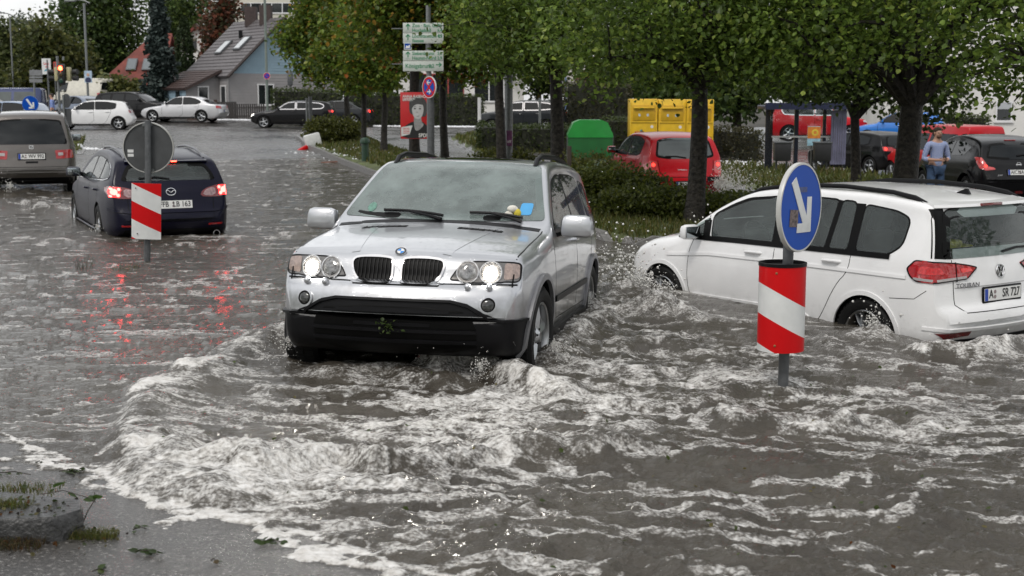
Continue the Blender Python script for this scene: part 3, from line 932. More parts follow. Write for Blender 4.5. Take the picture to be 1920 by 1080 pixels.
 for ax, sg in (('L', 1), ('R', -1)):
  for k, q in enumerate((L1, L2, L3)):
   if sg > 0: c.window_cut('L', q, .03)
   g = c.panel('side_window', ax, q, GT if k else GS, .003, .005)
   c.ring('window_trim', ax, q, .03, GRILLE, .002, .02, g, out=.012)
  c.strip('pillar_trim', ax, [(fx(2.61), 1.14), (fx(2.61), 1.56)], .05, GRILLE, .004)
  d = c.strip('door_seam', ax, [(fx(1.40), 1.06), (fx(1.42), .62), (fx(1.55), .44), (fx(2.62), .44), (fx(2.62), 1.1)], .008, GRILLE, .001)
  c.strip('door_seam', ax, [(fx(2.62), .44), (fx(3.25), .44), (fx(3.42), .62), (fx(3.62), .95), (fx(3.6), 1.12)], .008, GRILLE, .001)
  c.strip('side_moulding', ax, [(fx(1.40), .60), (fx(3.2), .62)], .045, BLK, .004, h=.012)
  c.strip('sill', ax, [(fx(1.28), .34), (fx(3.2), .34)], .10, BLK, .004, h=.03)
  for ua in (.83, 3.65):
   arc = [(fx(ua) + .445 * math.cos(a), .37 + .445 * math.sin(a)) for a in np.linspace(rad(-12), rad(192), 26)]
   c.strip('arch_flare', ax, arc, .045, BLK if False else mat('flare_grey', (.20, .20, .21), .4, .4), .004, h=.022)
  c.handle(fx(2.42), 1.02, sg, SILVER); c.handle(fx(3.40), 1.03, sg, SILVER)
  # roof rail
  rr = [c.hit('T', fx(u), .60 * sg)[0] + Vector((0, 0, h)) for u, h in ((2.2, -.01), (2.3, .034), (2.5, .046), (3.2, .046), (3.8, .045), (4.05, .03), (4.15, -.01))]
  MB().tube(rr, [.022] * 7, 8).build('roof_rail', BLK, c.root)
 c.panel('sunroof', 'T', chaikin([(fx(2.38), -.42), (fx(2.38), .42), (fx(2.9), .42), (fx(2.9), -.42)], 2), DGLASS, .004, .01)
 c.mirror_pair(fx(1.62), 1.10, .86, SILVER, (.13, .27, .175))
 # cabin
 c.seats([-.15, -1.05], SEAT, .62, .38)
 dm = MB().box((fx(1.62), 0, 1.08), (.42, 1.5, .16), bev=.05); dm.build('dashboard', mat('dash_grey', (.06, .062, .06), .7), c.root)
 MB().lathe([(.17, 0), (.185, .015), (.2, 0), (.185, -.015), (.17, 0)], 24, 'z', M=Matrix.Translation((fx(1.9), .38, 1.06)) @ Matrix.Rotation(rad(-62), 4, 'Y')).build('steering_wheel', BLK, c.root)
 for y, z, r, m_ in ((-.42, 1.205, (.05, .075, .04), PLATEW), (.07, 1.195, (.04, .045, .03), PLATEW), (-.05, 1.19, (.05, .16, .02), mat('paper_red', (.5, .12, .08), .7, var=.3)), (-.2, 1.185, (.08, .14, .015), mat('paper_yellow', (.55, .45, .25), .8, var=.3)), (.52, 1.23, (.035, .04, .04), mat('plush_white', (.6, .58, .52), .9, var=.2)), (.55, 1.285, (.03, .045, .03), mat('plush_white', (.6, .58, .5), .9)), (.59, 1.25, (.03, .03, .04), mat('plush_yellow', (.55, .45, .05), .9, var=.2))):
  MB().sphere((fx(1.50), y, z), r, 10).build('dashboard_oddment', m_, c.root)
 c.wheels(.37, .255, .80, 5, 'spoke', ALLOY, steer=-4)
 c.finish()
 return c
SUV = suv()
for sg in (1, -1):                          # the two burning headlamps
 l_ = bpy.data.lights.new('headlamp_beam', 'SPOT'); l_.energy = 5; l_.spot_size = rad(75); l_.spot_blend = .7; l_.shadow_soft_size = .045; l_.color = (1, .96, .88)
 p_, n_, _ = SUV.hit('F', .645 * sg, .862); o_ = bpy.data.objects.new('headlamp_beam', l_); COL.objects.link(o_); o_.parent = SUV.root; o_.location = p_ + Vector((.07, 0, 0)); o_.rotation_euler = Vector((-1, 0, .10)).to_track_quat('Z', 'Y').to_euler()
# ------------------------------------------------------------------ the white people carrier
def mpv():
 x0 = 1.395 + .88
 sp = dict(x0=x0, wr=.325, zmax=.62, tuck=.06, cab=(1.12, 4.36), cabz=.62, wcut=(.3, -1.3),
              top=[(0, .52), (.015, .60), (.05, .69), (.1, .755), (.18, .82), (.35, .905), (.6, .985), (.9, 1.05), (1.02, 1.085), (1.3, 1.235), (1.6, 1.39), (1.9, 1.515), (2.1, 1.57), (2.4, 1.61), (2.9, 1.64), (3.4, 1.64), (3.9, 1.605), (4.2, 1.56), (4.27, 1.50), (4.33, 1.35), (4.385, 1.15), (4.41, 1.03), (4.43, .93), (4.445, .82), (4.46, .70), (4.49, .64), (4.525, .59), (4.53, .52)],
              bot=[(0, .47), (.02, .38), (.08, .28), (.2, .22), (4.1, .22), (4.4, .30), (4.5, .40), (4.53, .47)],
              plan=[(0, .66), (.05, .73), (.15, .80), (.4, .87), (.8, .905), (3.8, .905), (4.2, .885), (4.4, .84), (4.5, .77), (4.53, .72)],
              belt=[(0, .8), (.6, .92), (1.2, .97), (4.53, 1.02)],
              rnd=[(0, .03), (.15, .06), (.4, .10), (1.0, .13), (1.4, .07), (4.0, .08), (4.3, .05), (4.53, .04)],
              tum=[(0, .3), (1.2, .30), (4.53, .27)],
              crown=[(0, .01), (.3, .03), (1.0, .05), (1.6, .03), (2.4, .035), (4.2, .03), (4.53, .01)],
              warp=[(0, .26), (.2, .22), (.6, .12), (1.2, .10), (2.2, .02), (2.6, 0), (4.0, 0), (4.3, -.07), (4.53, -.13)],
              arch=[(1.395, .375), (-1.395, .375)])
 fx = lambda u: x0 - u
 c = Car('people_carrier', 'white people carrier half sunk in floodwater behind the near blue arrow sign', 'car', sp, WHITE, (3.15, 13.64, -.525), 34.5, pitch=.3, cut=True, step=.045)
 tri = [(fx(1.10), 1.015), (fx(1.28), 1.115), (fx(1.50), 1.225), (fx(1.545), 1.03)]
 fd = rnd([(fx(1.60), 1.025), (fx(1.56), 1.25), (fx(1.80), 1.37), (fx(2.02), 1.45), (fx(2.43), 1.495), (fx(2.47), 1.045)], .06)
 rd = rnd([(fx(2.55), 1.05), (fx(2.52), 1.50), (fx(3.0), 1.515), (fx(3.19), 1.512), (fx(3.13), 1.06)], .06)
 rf = rnd([(fx(3.175), 1.065), (fx(3.22), 1.51), (fx(3.40), 1.505), (fx(3.40), 1.07)], .06)
 qw = rnd([(fx(3.50), 1.075), (fx(3.51), 1.49), (fx(3.88), 1.455), (fx(4.03), 1.40), (fx(4.00), 1.17), (fx(3.86), 1.075)], .06)
 for ax, sg in (('L', 1), ('R', -1)):
  for k, q in enumerate((tri, fd, rd, rf, qw)):
   if sg > 0: c.window_cut('L', q, .022)
   g = c.panel('side_window', ax, q, GS if k < 2 else GT, .003, .005)
   c.ring('window_trim', ax, q, .022, GRILLE, .0025, .02, g, out=.016)
  for pl in ([(fx(1.515), 1.03), (fx(1.49), 1.20)], [(fx(2.50), 1.05), (fx(2.465), 1.50)], [(fx(3.45), 1.07), (fx(3.455), 1.50)]):
   c.strip('pillar_trim', ax, pl, .10, GRILLE, .0045)
  c.strip('pillar_trim', ax, [(fx(3.15), 1.05), (fx(3.205), 1.515)], .06, GRILLE, .0045)
  c.strip('window_line', ax, [(fx(1.08), 1.005), (fx(2.0), 1.03), (fx(3.9), 1.062)], .05, GRILLE, .003, h=.006)
  c.strip('door_seam', ax, chaikin([(fx(1.34), 1.0), (fx(1.28), .85), (fx(1.28), .5), (fx(1.36), .36), (fx(2.5), .33), (fx(2.5), 1.0)], 2, False), .007, GRILLE, .001)
  c.strip('door_seam', ax, chaikin([(fx(2.5), .33), (fx(3.05), .33), (fx(3.15), .42), (fx(3.32), .75), (fx(3.45), .88), (fx(3.46), 1.05)], 2, False), .007, GRILLE, .001)
  c.strip('body_crease', ax, [(fx(.95), .80), (fx(1.6), .862), (fx(2.6), .885), (fx(4.1), .90)], .03, WHITE, .0, h=.010)
  c.strip('door_moulding', ax, [(fx(1.35), .42), (fx(2.3), .435), (fx(2.46), .42)], .025, WHITE, .0, h=.012)
  c.strip('door_moulding', ax, [(fx(2.54), .44), (fx(2.9), .445), (fx(3.06), .36)], .025, WHITE, .0, h=.012)
  c.strip('sill', ax, [(fx(1.28), .27), (fx(3.25), .27)], .08, BLK, .002, h=.01)
  for ua in (.88, 3.67):
   arc = [(fx(ua) + .385 * math.cos(a), .325 + .385 * math.sin(a)) for a in np.linspace(rad(-8), rad(188), 26)]
   c.strip('arch_lip', ax, arc, .04, WHITE, .0, h=.012)
  c.handle(fx(2.22), .935, sg, WHITE, l=.22); c.handle(fx(3.24), .955, sg, WHITE, l=.22)
  c.strip('tail_seam', ax, [(fx(3.95), .70), (fx(4.2), .72), (fx(4.3), .80)], .006, GRILLE, .001)
  rr = [c.hit('T', fx(u), .66 * sg)[0] + Vector((0, 0, hh)) for u, hh in ((1.95, .0), (2.1, .018), (2.6, .036), (3.2, .038), (3.75, .034), (4.0, .02), (4.12, -.005))]
  MB().tube(rr, [.016, .02, .022, .022, .022, .024, .02], 8).build('roof_rail', BLK, c.root)
  # head lamp on the corner
  hd = chaikin([(.30 * sg, .60), (.30 * sg, .70), (.62 * sg, .80), (.78 * sg, .83), (.80 * sg, .72), (.6 * sg, .62)], 1)
  l = c.panel('headlight', 'F', hd, CLEARL, .004, .012)
  c.panel('lamp_bulb', 'F', circ(.66 * sg, .73, .05), mat('mpv_lamp_lit', (.9, .85, .6), .3, emit=(1, .85, .5), es=4), .012, .01, l)
  # tail lamps: wrap round the corner, red with a pale strip
  yw = 180 - 42 * sg; dg = diag(yw)
  tp = lambda pts: tailpoly([(x, y * sg, z) for x, y, z in pts], yw)
  t = rnd(tp([(-1.86, .90, .98), (-1.90, .90, .91), (-1.96, .89, .87), (-2.10, .80, .865), (-2.17, .60, .88), (-2.2, .50, .885), (-2.2, .36, .985), (-2.17, .45, 1.01), (-2.14, .60, 1.035), (-2.05, .78, 1.055), (-1.93, .87, 1.06)]), .025)
  lamp = c.panel('tail_light', dg, t, REDL, .010, .015)
  c.ring('tail_edge', dg, t, .010, GRILLE, .012, .012, lamp)
  c.strip('tail_strip', dg, tp([(-1.93, .89, .897), (-2.10, .79, .888), (-2.17, .60, .90), (-2.19, .50, .905)]), .022, mat('tail_clear', (.45, .42, .42), .2, .3), .012, lamp)
  c.strip('tail_divider', dg, tp([(-2.165, .605, .87), (-2.14, .605, 1.04)]), .010, GRILLE, .013, lamp)
  c.panel('tail_glow', dg, rnd(tp([(-2.185, .56, .945), (-2.165, .56, .985), (-2.18, .45, .985), (-2.2, .43, .955)]), .012), mat('red_lens_bright', (.75, .05, .05), .2, coat=1, var=.2, vscale=60), .013, .006, lamp)
  c.panel('tail_glow', dg, rnd(tp([(-1.95, .87, .94), (-1.98, .86, 1.01), (-2.09, .76, 1.0), (-2.12, .72, .94)]), .02), mat('red_lens_mid', (.55, .02, .025), .15, coat=1, var=.3, vscale=50), .013, .006, lamp)
  c.panel('bumper_reflector', 'B', [(.45 * sg, .395), (.72 * sg, .375), (.80 * sg, .43), (.44 * sg, .435)], REDD, .006, .01)
  for yy in (.25, .60):
   c.panel('parking_sensor', 'B', circ(yy * sg, .52, .011, 10), mat('sensor_grey', (.5, .5, .5), .5), .003, .004, rows=3, cols=3)
 # tailgate
 rw = rnd([(-.68, 1.07), (-.70, 1.13), (-.62, 1.47), (-.5, 1.505), (.5, 1.505), (.62, 1.47), (.70, 1.13), (.68, 1.07)], .06)
 c.window_cut('B', rw, .085)
 g = c.panel('rear_window', 'B', rw, GT, .004, .006, rows=14, cols=18)
 c.ring('rear_window_band', 'B', rw, .085, GRILLE, .006, .02, g)
 for sg in (1, -1):
  c.panel('pillar_trim', 'B', [(.66 * sg, 1.07), (.585 * sg, 1.50), (.715 * sg, 1.50), (.80 * sg, 1.08)], GRILLE, .004, .015)
 sl = MB(); pr = c.proj('B', [(-.68 + 1.36 * k / 16, 1.535) for k in range(17)], .0)
 V = []; 
 for p, n in pr: V += [p + Vector((.10, 0, .03)), p + Vector((-.06, 0, .0)), p + Vector((-.07, 0, -.025)), p + Vector((.05, 0, -.05))]
 sl.add(V, [(i * 4 + a, i * 4 + (a + 1) % 4, i * 4 + 4 + (a + 1) % 4, i * 4 + 4 + a) for i in range(16) for a in range(4)] + [(3, 2, 1, 0), (64, 65, 66, 67)])
 so = sl.build('roof_spoiler', WHITE, c.root)
 MB().box((pr[8][0].x - .068, 0, pr[8][0].z - .012), (.02, .30, .026), bev=.006).build('high_brake_light', REDD, so)
 seam = [(-.60, 1.06), (-.605, .80), (-.60, .67), (-.50, .60), (.50, .60), (.60, .67), (.605, .80), (.60, 1.06)]
 c.strip('tailgate_seam', 'B', seam, .008, GRILLE, .001)
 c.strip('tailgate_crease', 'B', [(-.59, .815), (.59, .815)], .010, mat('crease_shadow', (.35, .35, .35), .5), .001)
 c.strip('bumper_crease', 'B', [(-.85, .47), (-.7, .455), (.7, .455), (.85, .47)], .03, WHITE, .0, h=.012)
 c.panel('diffuser', 'B', [(-.62, .24), (-.58, .36), (.58, .36), (.62, .24)], BLK, .006, .02)
 c.plate('B', 0, .735, ('A', 'SR 727'))
 # round emblem: ring, V over W
 p, n, _ = c.hit('B', 0, .935); nn = Vector((-1, 0, .12)).normalized(); X = Vector((0, -1, 0)); Mx = frame(p + nn * .006, X, nn.cross(X))
 bd = MB().prism(circ(0, 0, .056, 30), -.004, .002, M=Mx).build('emblem', mat('emblem_dark', (.03, .03, .035), .2, .5, var=0), c.root)
 m = MB(); m.lathe([(.050, .002), (.053, .008), (.057, .008), (.060, .0)], 32, 'z', M=Mx)
 for pts in (((-.022, .046), (0, .006), (.022, .046)), ((-.043, .024), (-.021, -.044), (0, -.004), (.021, -.044), (.043, .024))):
  for a, b in zip(pts[:-1], pts[1:]): m.tube([Mx @ Vector((*a, .005)), Mx @ Vector((*b, .005))], .0048, 6)
 m.build('emblem_letters', CHROME, bd)
 vs, fs = text_mesh('TOURAN', .055, .003, 'CENTER', 1.25, .001)
 p, n, _ = c.hit('B', .45, .835); MB().add(vs, fs, 0, False, frame(p + n * .008 + Vector((-.01, 0, 0)), (-.10, -1, 0), (0, 0, 1))).build('model_lettering', mat('letter_chrome', (.25, .25, .26), .25, .8), c.root)
 c.strip('rear_wiper', 'B', [(-.05, 1.10), (-.25, 1.125), (-.48, 1.12)], .02, BLK, .012, h=.015)
 p = c.hit('T', fx(4.0), 0)[0]
 MB().prism([(-.07, 0), (-.06, .012), (.03, .05), (.05, .045), (.08, 0)], -.012, .012, M=Matrix.Translation(p) @ Matrix.Rotation(pi, 4, 'Z') @ Matrix.Rotation(pi / 2, 4, 'X')).build('roof_aerial', BLK, c.root)
 ws = rnd([(-.72, 1.13), (-.60, 1.50), (-.4, 1.53), (.4, 1.53), (.60, 1.50), (.72, 1.13), (.4, 1.11), (-.4, 1.11)], .06)
 c.window_cut('F', ws, .05)
 g = c.panel('windscreen', 'F', ws, GS, .004, .006, rows=14, cols=18); c.ring('windscreen_band', 'F', ws, .05, GRILLE, .003, .02, g)
 c.panel('front_grille', 'F', chaikin([(-.3, .60), (-.3, .68), (.3, .68), (.3, .60)], 1), BLK, .006, .015)
 c.mirror_pair(fx(1.42), 1.03, .84, WHITE, (.11, .23, .15))
 c.seats([.2, -.75], SEAT, .55, .38)
 MB().box((fx(1.36), 0, .98), (.55, 1.45, .12), bev=.04).build('dashboard', DARK, c.root)
 MB().lathe([(.165, 0), (.18, .014), (.195, 0), (.18, -.014), (.165, 0)], 24, 'z', M=Matrix.Translation((fx(1.78), .38, 1.02)) @ Matrix.Rotation(rad(-62), 4, 'Y')).build('steering_wheel', BLK, c.root)
 yg = mat('luggage_yellow', (.45, .40, .05), .7, var=.5, vscale=25)
 MB().box((-1.75, .33, 1.08), (.2, .42, .22), bev=.03).box((-1.7, .0, 1.05), (.2, .2, .16), bev=.02).build('luggage', yg, c.root)
 c.wheels(.33, .215, .80, 5, 'twin', ALLOY)
 c.finish()
 return c
MPV = mpv()
# ------------------------------------------------------------------ navy estate, taupe van seen from behind
def estate():
 x0 = 1.36 + .95
 sp = dict(x0=x0, wr=.325, zmax=.60, tuck=.06, cab=(1.4, 4.5), cabz=.6, wcut=(.1, -1.2),
              top=[(0, .50), (.02, .58), (.08, .68), (.2, .76), (.5, .84), (1.0, .93), (1.3, .985), (1.6, 1.14), (2.0, 1.32), (2.25, 1.40), (2.6, 1.44), (3.1, 1.445), (3.7, 1.41), (4.15, 1.355), (4.3, 1.315), (4.40, 1.22), (4.52, 1.05), (4.58, .95), (4.63, .84), (4.67, .72), (4.71, .64), (4.76, .56), (4.77, .50)],
              bot=[(0, .44), (.02, .36), (.1, .25), (.3, .2), (4.2, .22), (4.6, .28), (4.74, .38), (4.77, .46)],
              plan=[(0, .62), (.05, .70), (.2, .80), (.5, .86), (.9, .89), (3.8, .89), (4.3, .86), (4.6, .80), (4.74, .72), (4.77, .66)],
              belt=[(0, .75), (1.2, .90), (3.5, .95), (4.77, .98)],
              rnd=[(0, .03), (.3, .08), (1.2, .12), (1.6, .07), (4.2, .08), (4.5, .06), (4.77, .04)],
              tum=[(0, .42), (4.0, .45), (4.77, .38)], crown=[(0, .01), (.5, .03), (1.2, .04), (2, .025), (4.77, .012)],
              warp=[(0, .25), (.5, .12), (1.2, .06), (2.2, 0), (4.0, 0), (4.4, -.06), (4.77, -.14)],
              arch=[(1.36, .375), (-1.36, .375)])
 fx = lambda u: x0 - u
 c = Car('estate_car', 'dark navy estate car with lit tail lights, wheels deep in the water', 'car', sp, NAVY, (-5.80, 20.95, -.235), 25, pitch=.2, cut=True, step=.055)
 w1 = rnd([(fx(1.66), .98), (fx(2.05), 1.20), (fx(2.3), 1.285), (fx(2.66), 1.315), (fx(2.70), 1.0)], .06)
 w2 = rnd([(fx(2.77), 1.0), (fx(2.74), 1.318), (fx(3.1), 1.318), (fx(3.50), 1.295), (fx(3.55), 1.03)], .06)
 w3 = rnd([(fx(3.62), 1.035), (fx(3.58), 1.285), (fx(3.95), 1.24), (fx(4.14), 1.17), (fx(4.2), 1.085), (fx(4.1), 1.055)], .06)
 for ax, sg in (('L', 1), ('R', -1)):
  for q in (w1, w2, w3):
   if sg > 0: c.window_cut('L', q, .025)
   g = c.panel('side_window', ax, q, GT, .003, .005); c.ring('window_trim', ax, q, .025, GRILLE, .002, .02, g, out=.012)
  c.strip('chrome_line', ax, [(fx(1.6), .955), (fx(2.7), .975), (fx(4.0), 1.025), (fx(4.22), 1.06), (fx(4.25), 1.10), (fx(4.16), 1.20), (fx(3.95), 1.27)], .014, CHROME, .004, h=.006)
  for ux in (2.735, 3.585): c.strip('pillar_trim', ax, [(fx(ux + .02), .99), (fx(ux - .01), 1.31)], .05, GRILLE, .004)
  c.strip('door_seam', ax, chaikin([(fx(1.5), .90), (fx(1.42), .5), (fx(1.5), .32), (fx(2.72), .30), (fx(2.78), .6), (fx(2.74), .97)], 1, False), .010, GRILLE, .001)
  c.strip('door_seam', ax, chaikin([(fx(2.72), .30), (fx(3.28), .32), (fx(3.42), .5), (fx(3.6), .75), (fx(3.62), 1.0)], 1, False), .010, GRILLE, .001)
  c.strip('sill', ax, [(fx(1.35), .25), (fx(3.25), .25)], .09, NAVY, .0, h=.015)
  c.handle(fx(2.5), .83, sg, NAVY); c.handle(fx(3.45), .86, sg, NAVY)
  rr = [c.hit('T', fx(u), .56 * sg)[0] + Vector((0, 0, hh)) for u, hh in ((2.3, 0), (2.45, .03), (3.0, .038), (3.6, .038), (4.0, .026), (4.2, -.005))]
  MB().tube(rr, [.017] * 6, 8).build('roof_rail', mat('rail_dull', (.16, .16, .17), .35, .7), c.root)
  t = chaikin([(.40 * sg, .80), (.46 * sg, .90), (.70 * sg, .965), (.84 * sg, .965), (.845 * sg, .86), (.78 * sg, .795), (.6 * sg, .79)], 1)
  l = c.panel('tail_light', 'B', t, REDD, .008, .015)
  c.panel('tail_lens', 'B', chaikin([(.44 * sg, .81), (.50 * sg, .90), (.64 * sg, .93), (.64 * sg, .81)], 1), mat('tail_pale', (.32, .2, .2), .12, .3, coat=1, var=.4, vscale=30), .011, .006, l)
  for yy, zz, r in ((.76, .885, .042), (.715, .84, .024), (.70, .92, .022), (.79, .93, .018), (.80, .83, .016)):
   c.panel('tail_bulb', 'B', circ(yy * sg, zz, r, 14), mat('estate_tail_lit', (.9, .05, .03), .3, emit=(1.0, .035, .03), es=15), .013, .008, l, 4, 4)
  c.ring('tail_glow_ring', 'B', circ(.755 * sg, .882, .068, 20), .020, mat('estate_tail_glow', (.6, .02, .02), .3, emit=(1.0, .02, .02), es=2.5), .012, .006, l)
  c.panel('bumper_reflector', 'B', [(.50 * sg, .40), (.50 * sg, .425), (.70 * sg, .43), (.70 * sg, .405)], REDL, .006, .01)
  if sg < 0: p, n, _ = c.hit('B', .62 * sg, .30); MB().lathe([(.042, 0), (.048, .01), (.048, .1), (.04, .1), (.036, 0)], 18, 'y', M=Matrix.Translation((p.x + .03, p.y, .27)) @ Matrix.Rotation(pi / 2, 4, 'Z')).build('exhaust_pipe', CHROME, c.root)
 rw = rnd([(-.66, 1.03), (-.64, 1.10), (-.55, 1.255), (-.4, 1.27), (.4, 1.27), (.55, 1.255), (.64, 1.10), (.66, 1.03)], .06)
 c.window_cut('B', rw, .05)
 g = c.panel('rear_window', 'B', rw, GT, .004, .006, rows=12, cols=16); c.ring('rear_window_band', 'B', rw, .05, GRILLE, .006, .02, g)
 sb = MB(); pr = c.proj('B', [(-.58 + 1.16 * k / 12, 1.295) for k in range(13)], 0); V = []
 for p, n in pr: V += [p + Vector((.12, 0, .03)), p + Vector((-.06, 0, .006)), p + Vector((-.06, 0, -.012)), p + Vector((.05, 0, -.03))]
 sb.add(V, [(i * 4 + a, i * 4 + (a + 1) % 4, i * 4 + 4 + (a + 1) % 4, i * 4 + 4 + a) for i in range(12) for a in range(4)] + [(3, 2, 1, 0), (48, 49, 50, 51)])
 so = sb.build('roof_spoiler', NAVY, c.root)
 MB().box((pr[6][0].x - .06, 0, pr[6][0].z + .0), (.014, .28, .014), bev=.004).build('high_brake_light', mat('brake_bar_lit', (.8, .03, .02), .3, emit=(1, .04, .02), es=12), so)
 c.strip('rear_wiper', 'B', [(0, 1.05), (.2, 1.075), (.42, 1.06)], .018, BLK, .012, h=.012)
 c.strip('tailgate_seam', 'B', [(-.70, .98), (-.60, .80), (-.58, .50), (.58, .50), (.60, .80), (.70, .98)], .009, GRILLE, .001)
 c.strip('bumper_crease', 'B', [(-.84, .64), (-.6, .605), (.6, .605), (.84, .64)], .04, NAVY, .0, h=.012)
 c.panel('diffuser', 'B', [(-.7, .24), (-.66, .36), (.66, .36), (.7, .24)], BLK, .006, .02)
 c.plate('B', -.02, .70, ('FFB', 'LB 163'), frame_=False, off=.012)
 p, n, _ = c.hit('B', 0, .875); nn = Vector((-1, 0, .35)).normalized(); X = Vector((0, -1, 0)); Mx = frame(p + nn * .008, X, nn.cross(X))
 m = MB(); m.tube([Mx @ Vector((.066 * math.cos(a), .052 * math.sin(a), .004)) for a in np.linspace(0, 2 * pi, 28)], .006, 6)
 m.tube([Mx @ Vector((x * .06, y * .05, .006)) for x, y in ((-.95, .35), (-.5, .25), (-.2, -.1), (0, -.25), (.2, -.1), (.5, .25), (.95, .35))], .006, 6)
 m.build('emblem', CHROME, c.root)
 c.mirror_pair(fx(1.78), .99, .80, NAVY, (.11, .23, .15))
 c.seats([.1, -.8], SEAT, .42, .36)
 ws = rnd([(-.68, 1.03), (-.55, 1.33), (.55, 1.33), (.68, 1.03)], .06)
 c.window_cut('F', ws, .04); g = c.panel('windscreen', 'F', ws, GS, .004, .006)
 c.ring('windscreen_band', 'F', ws, .05, GRILLE, .003, .02, g)
 for sg in (1, -1): c.panel('headlight', 'F', chaikin([(.35 * sg, .60), (.4 * sg, .70), (.74 * sg, .75), (.76 * sg, .66)], 1), CLEARL, .004, .012)
 c.wheels(.325, .21, .785, 7, 'spoke', ALLOY)
 c.finish()
 return c
ESTATE = estate()
# ------------------------------------------------------------------ the other cars
def mk_sp(L, W, H, WB, fo, wr, top, belt, plan=None, rnd_=None, tum=.36, zb=.2, warp=None, crown=None):
 """normalised profile (u/L, z/H) -> body specification"""
 x0 = WB / 2 + fo
 tp = [(u * L, z * H) for u, z in top]
 return dict(x0=x0, wr=wr, zmax=.6 * H / 1.5, tuck=.06, top=tp,
    bot=[(0, tp[0][1] - .06), (.03 * L, zb + .08), (.1 * L, zb), (.9 * L, zb), (.97 * L, zb + .1), (L, tp[-1][1] - .06)],
    plan=[(u * L, w * W / 2) for u, w in (plan or [(0, .74), (.02, .82), (.05, .89), (.12, .96), (.2, 1), (.82, 1), (.92, .96), (.975, .89), (1, .8)])],
    belt=[(u * L, z * H) for u, z in belt],
    rnd=[(0, .03), (.06 * L, .07), (.25 * L, .11), (.36 * L, .07), (.9 * L, .07), (L, .05)],
    tum=[(0, tum), (L, tum)], crown=[(0, .01), (.1 * L, .03), (.25 * L, .04), (.45 * L, .025), (.9 * L, .025), (L, .012)],
    warp=[(0, .2), (.1 * L, .1), (.3 * L, .04), (.5 * L, 0), (.85 * L, 0), (.93 * L, -.05), (L, -.13)],
    arch=[(WB / 2, wr * 1.16), (-WB / 2, wr * 1.16)], H=H, W=W, L=L)
TOPS = {
 'hatch': [(0, .36), (.006, .43), (.02, .49), (.05, .535), (.11, .585), (.20, .635), (.265, .665), (.33, .78), (.40, .90), (.45, .955), (.52, .99), (.62, 1.0), (.76, .985), (.86, .945), (.895, .90), (.925, .78), (.95, .66), (.965, .58), (.98, .47), (.995, .41), (1, .36)],
 'suv': [(0, .37), (.005, .45), (.02, .54), (.045, .59), (.10, .625), (.19, .66), (.255, .685), (.32, .80), (.39, .915), (.44, .965), (.52, .995), (.62, 1.0), (.78, .985), (.89, .945), (.92, .90), (.945, .78), (.965, .66), (.975, .58), (.985, .47), (.995, .41), (1, .36)],
 'sedan': [(0, .34), (.006, .41), (.02, .47), (.06, .535), (.14, .59), (.23, .635), (.285, .66), (.36, .81), (.42, .92), (.465, .97), (.53, .998), (.60, 1.0), (.68, .97), (.74, .90), (.80, .79), (.845, .715), (.90, .695), (.955, .675), (.975, .62), (.985, .52), (.995, .43), (1, .37)],
 'estate': [(0, .34), (.006, .41), (.02, .47), (.06, .535), (.14, .59), (.23, .635), (.285, .66), (.36, .81), (.42, .92), (.465, .97), (.53, .998), (.62, 1.0), (.78, .98), (.88, .94), (.915, .90), (.945, .78), (.965, .66), (.975, .58), (.985, .48), (.995, .42), (1, .37)],
 'van': [(0, .28), (.005, .36), (.02, .41), (.05, .445), (.10, .475), (.15, .51), (.20, .64), (.26, .80), (.31, .92), (.35, .97), (.42, .99), (.6, 1.0), (.9, .995), (.965, .98), (.98, .93), (.988, .7), (.993, .45), (.998, .36), (1, .28)],
}
BELT = {'hatch': [(0, .5), (.25, .62), (1, .67)], 'suv': [(0, .56), (.25, .65), (1, .68)], 'sedan': [(0, .5), (.28, .62), (1, .66)], 'estate': [(0, .5), (.28, .62), (1, .66)], 'van': [(0, .45), (.2, .55), (1, .58)]}
SIDE = {
 'hatch': [[(.315, .685), (.385, .83), (.44, .905), (.55, .935), (.55, .685)], [(.565, .685), (.565, .935), (.70, .925), (.80, .87), (.79, .72), (.74, .69)]],
 'suv': [[(.31, .70), (.38, .85), (.43, .915), (.535, .94), (.535, .70)], [(.55, .70), (.55, .94), (.70, .935), (.715, .705)], [(.73, .71), (.725, .93), (.82, .90), (.865, .84), (.84, .73)]],
 'sedan': [[(.335, .68), (.41, .85), (.455, .915), (.535, .94), (.535, .68)], [(.55, .68), (.55, .94), (.63, .935), (.70, .885), (.755, .79), (.76, .74), (.72, .69)]],
 'estate': [[(.335, .68), (.41, .85), (.455, .915), (.535, .94), (.535, .68)], [(.55, .68), (.55, .94), (.68, .93), (.705, .69)], [(.72, .69), (.70, .925), (.80, .90), (.855, .84), (.86, .76), (.83, .70)]],
 'van': [[(.215, .58), (.275, .79), (.31, .85), (.375, .86), (.375, .58)]],
}
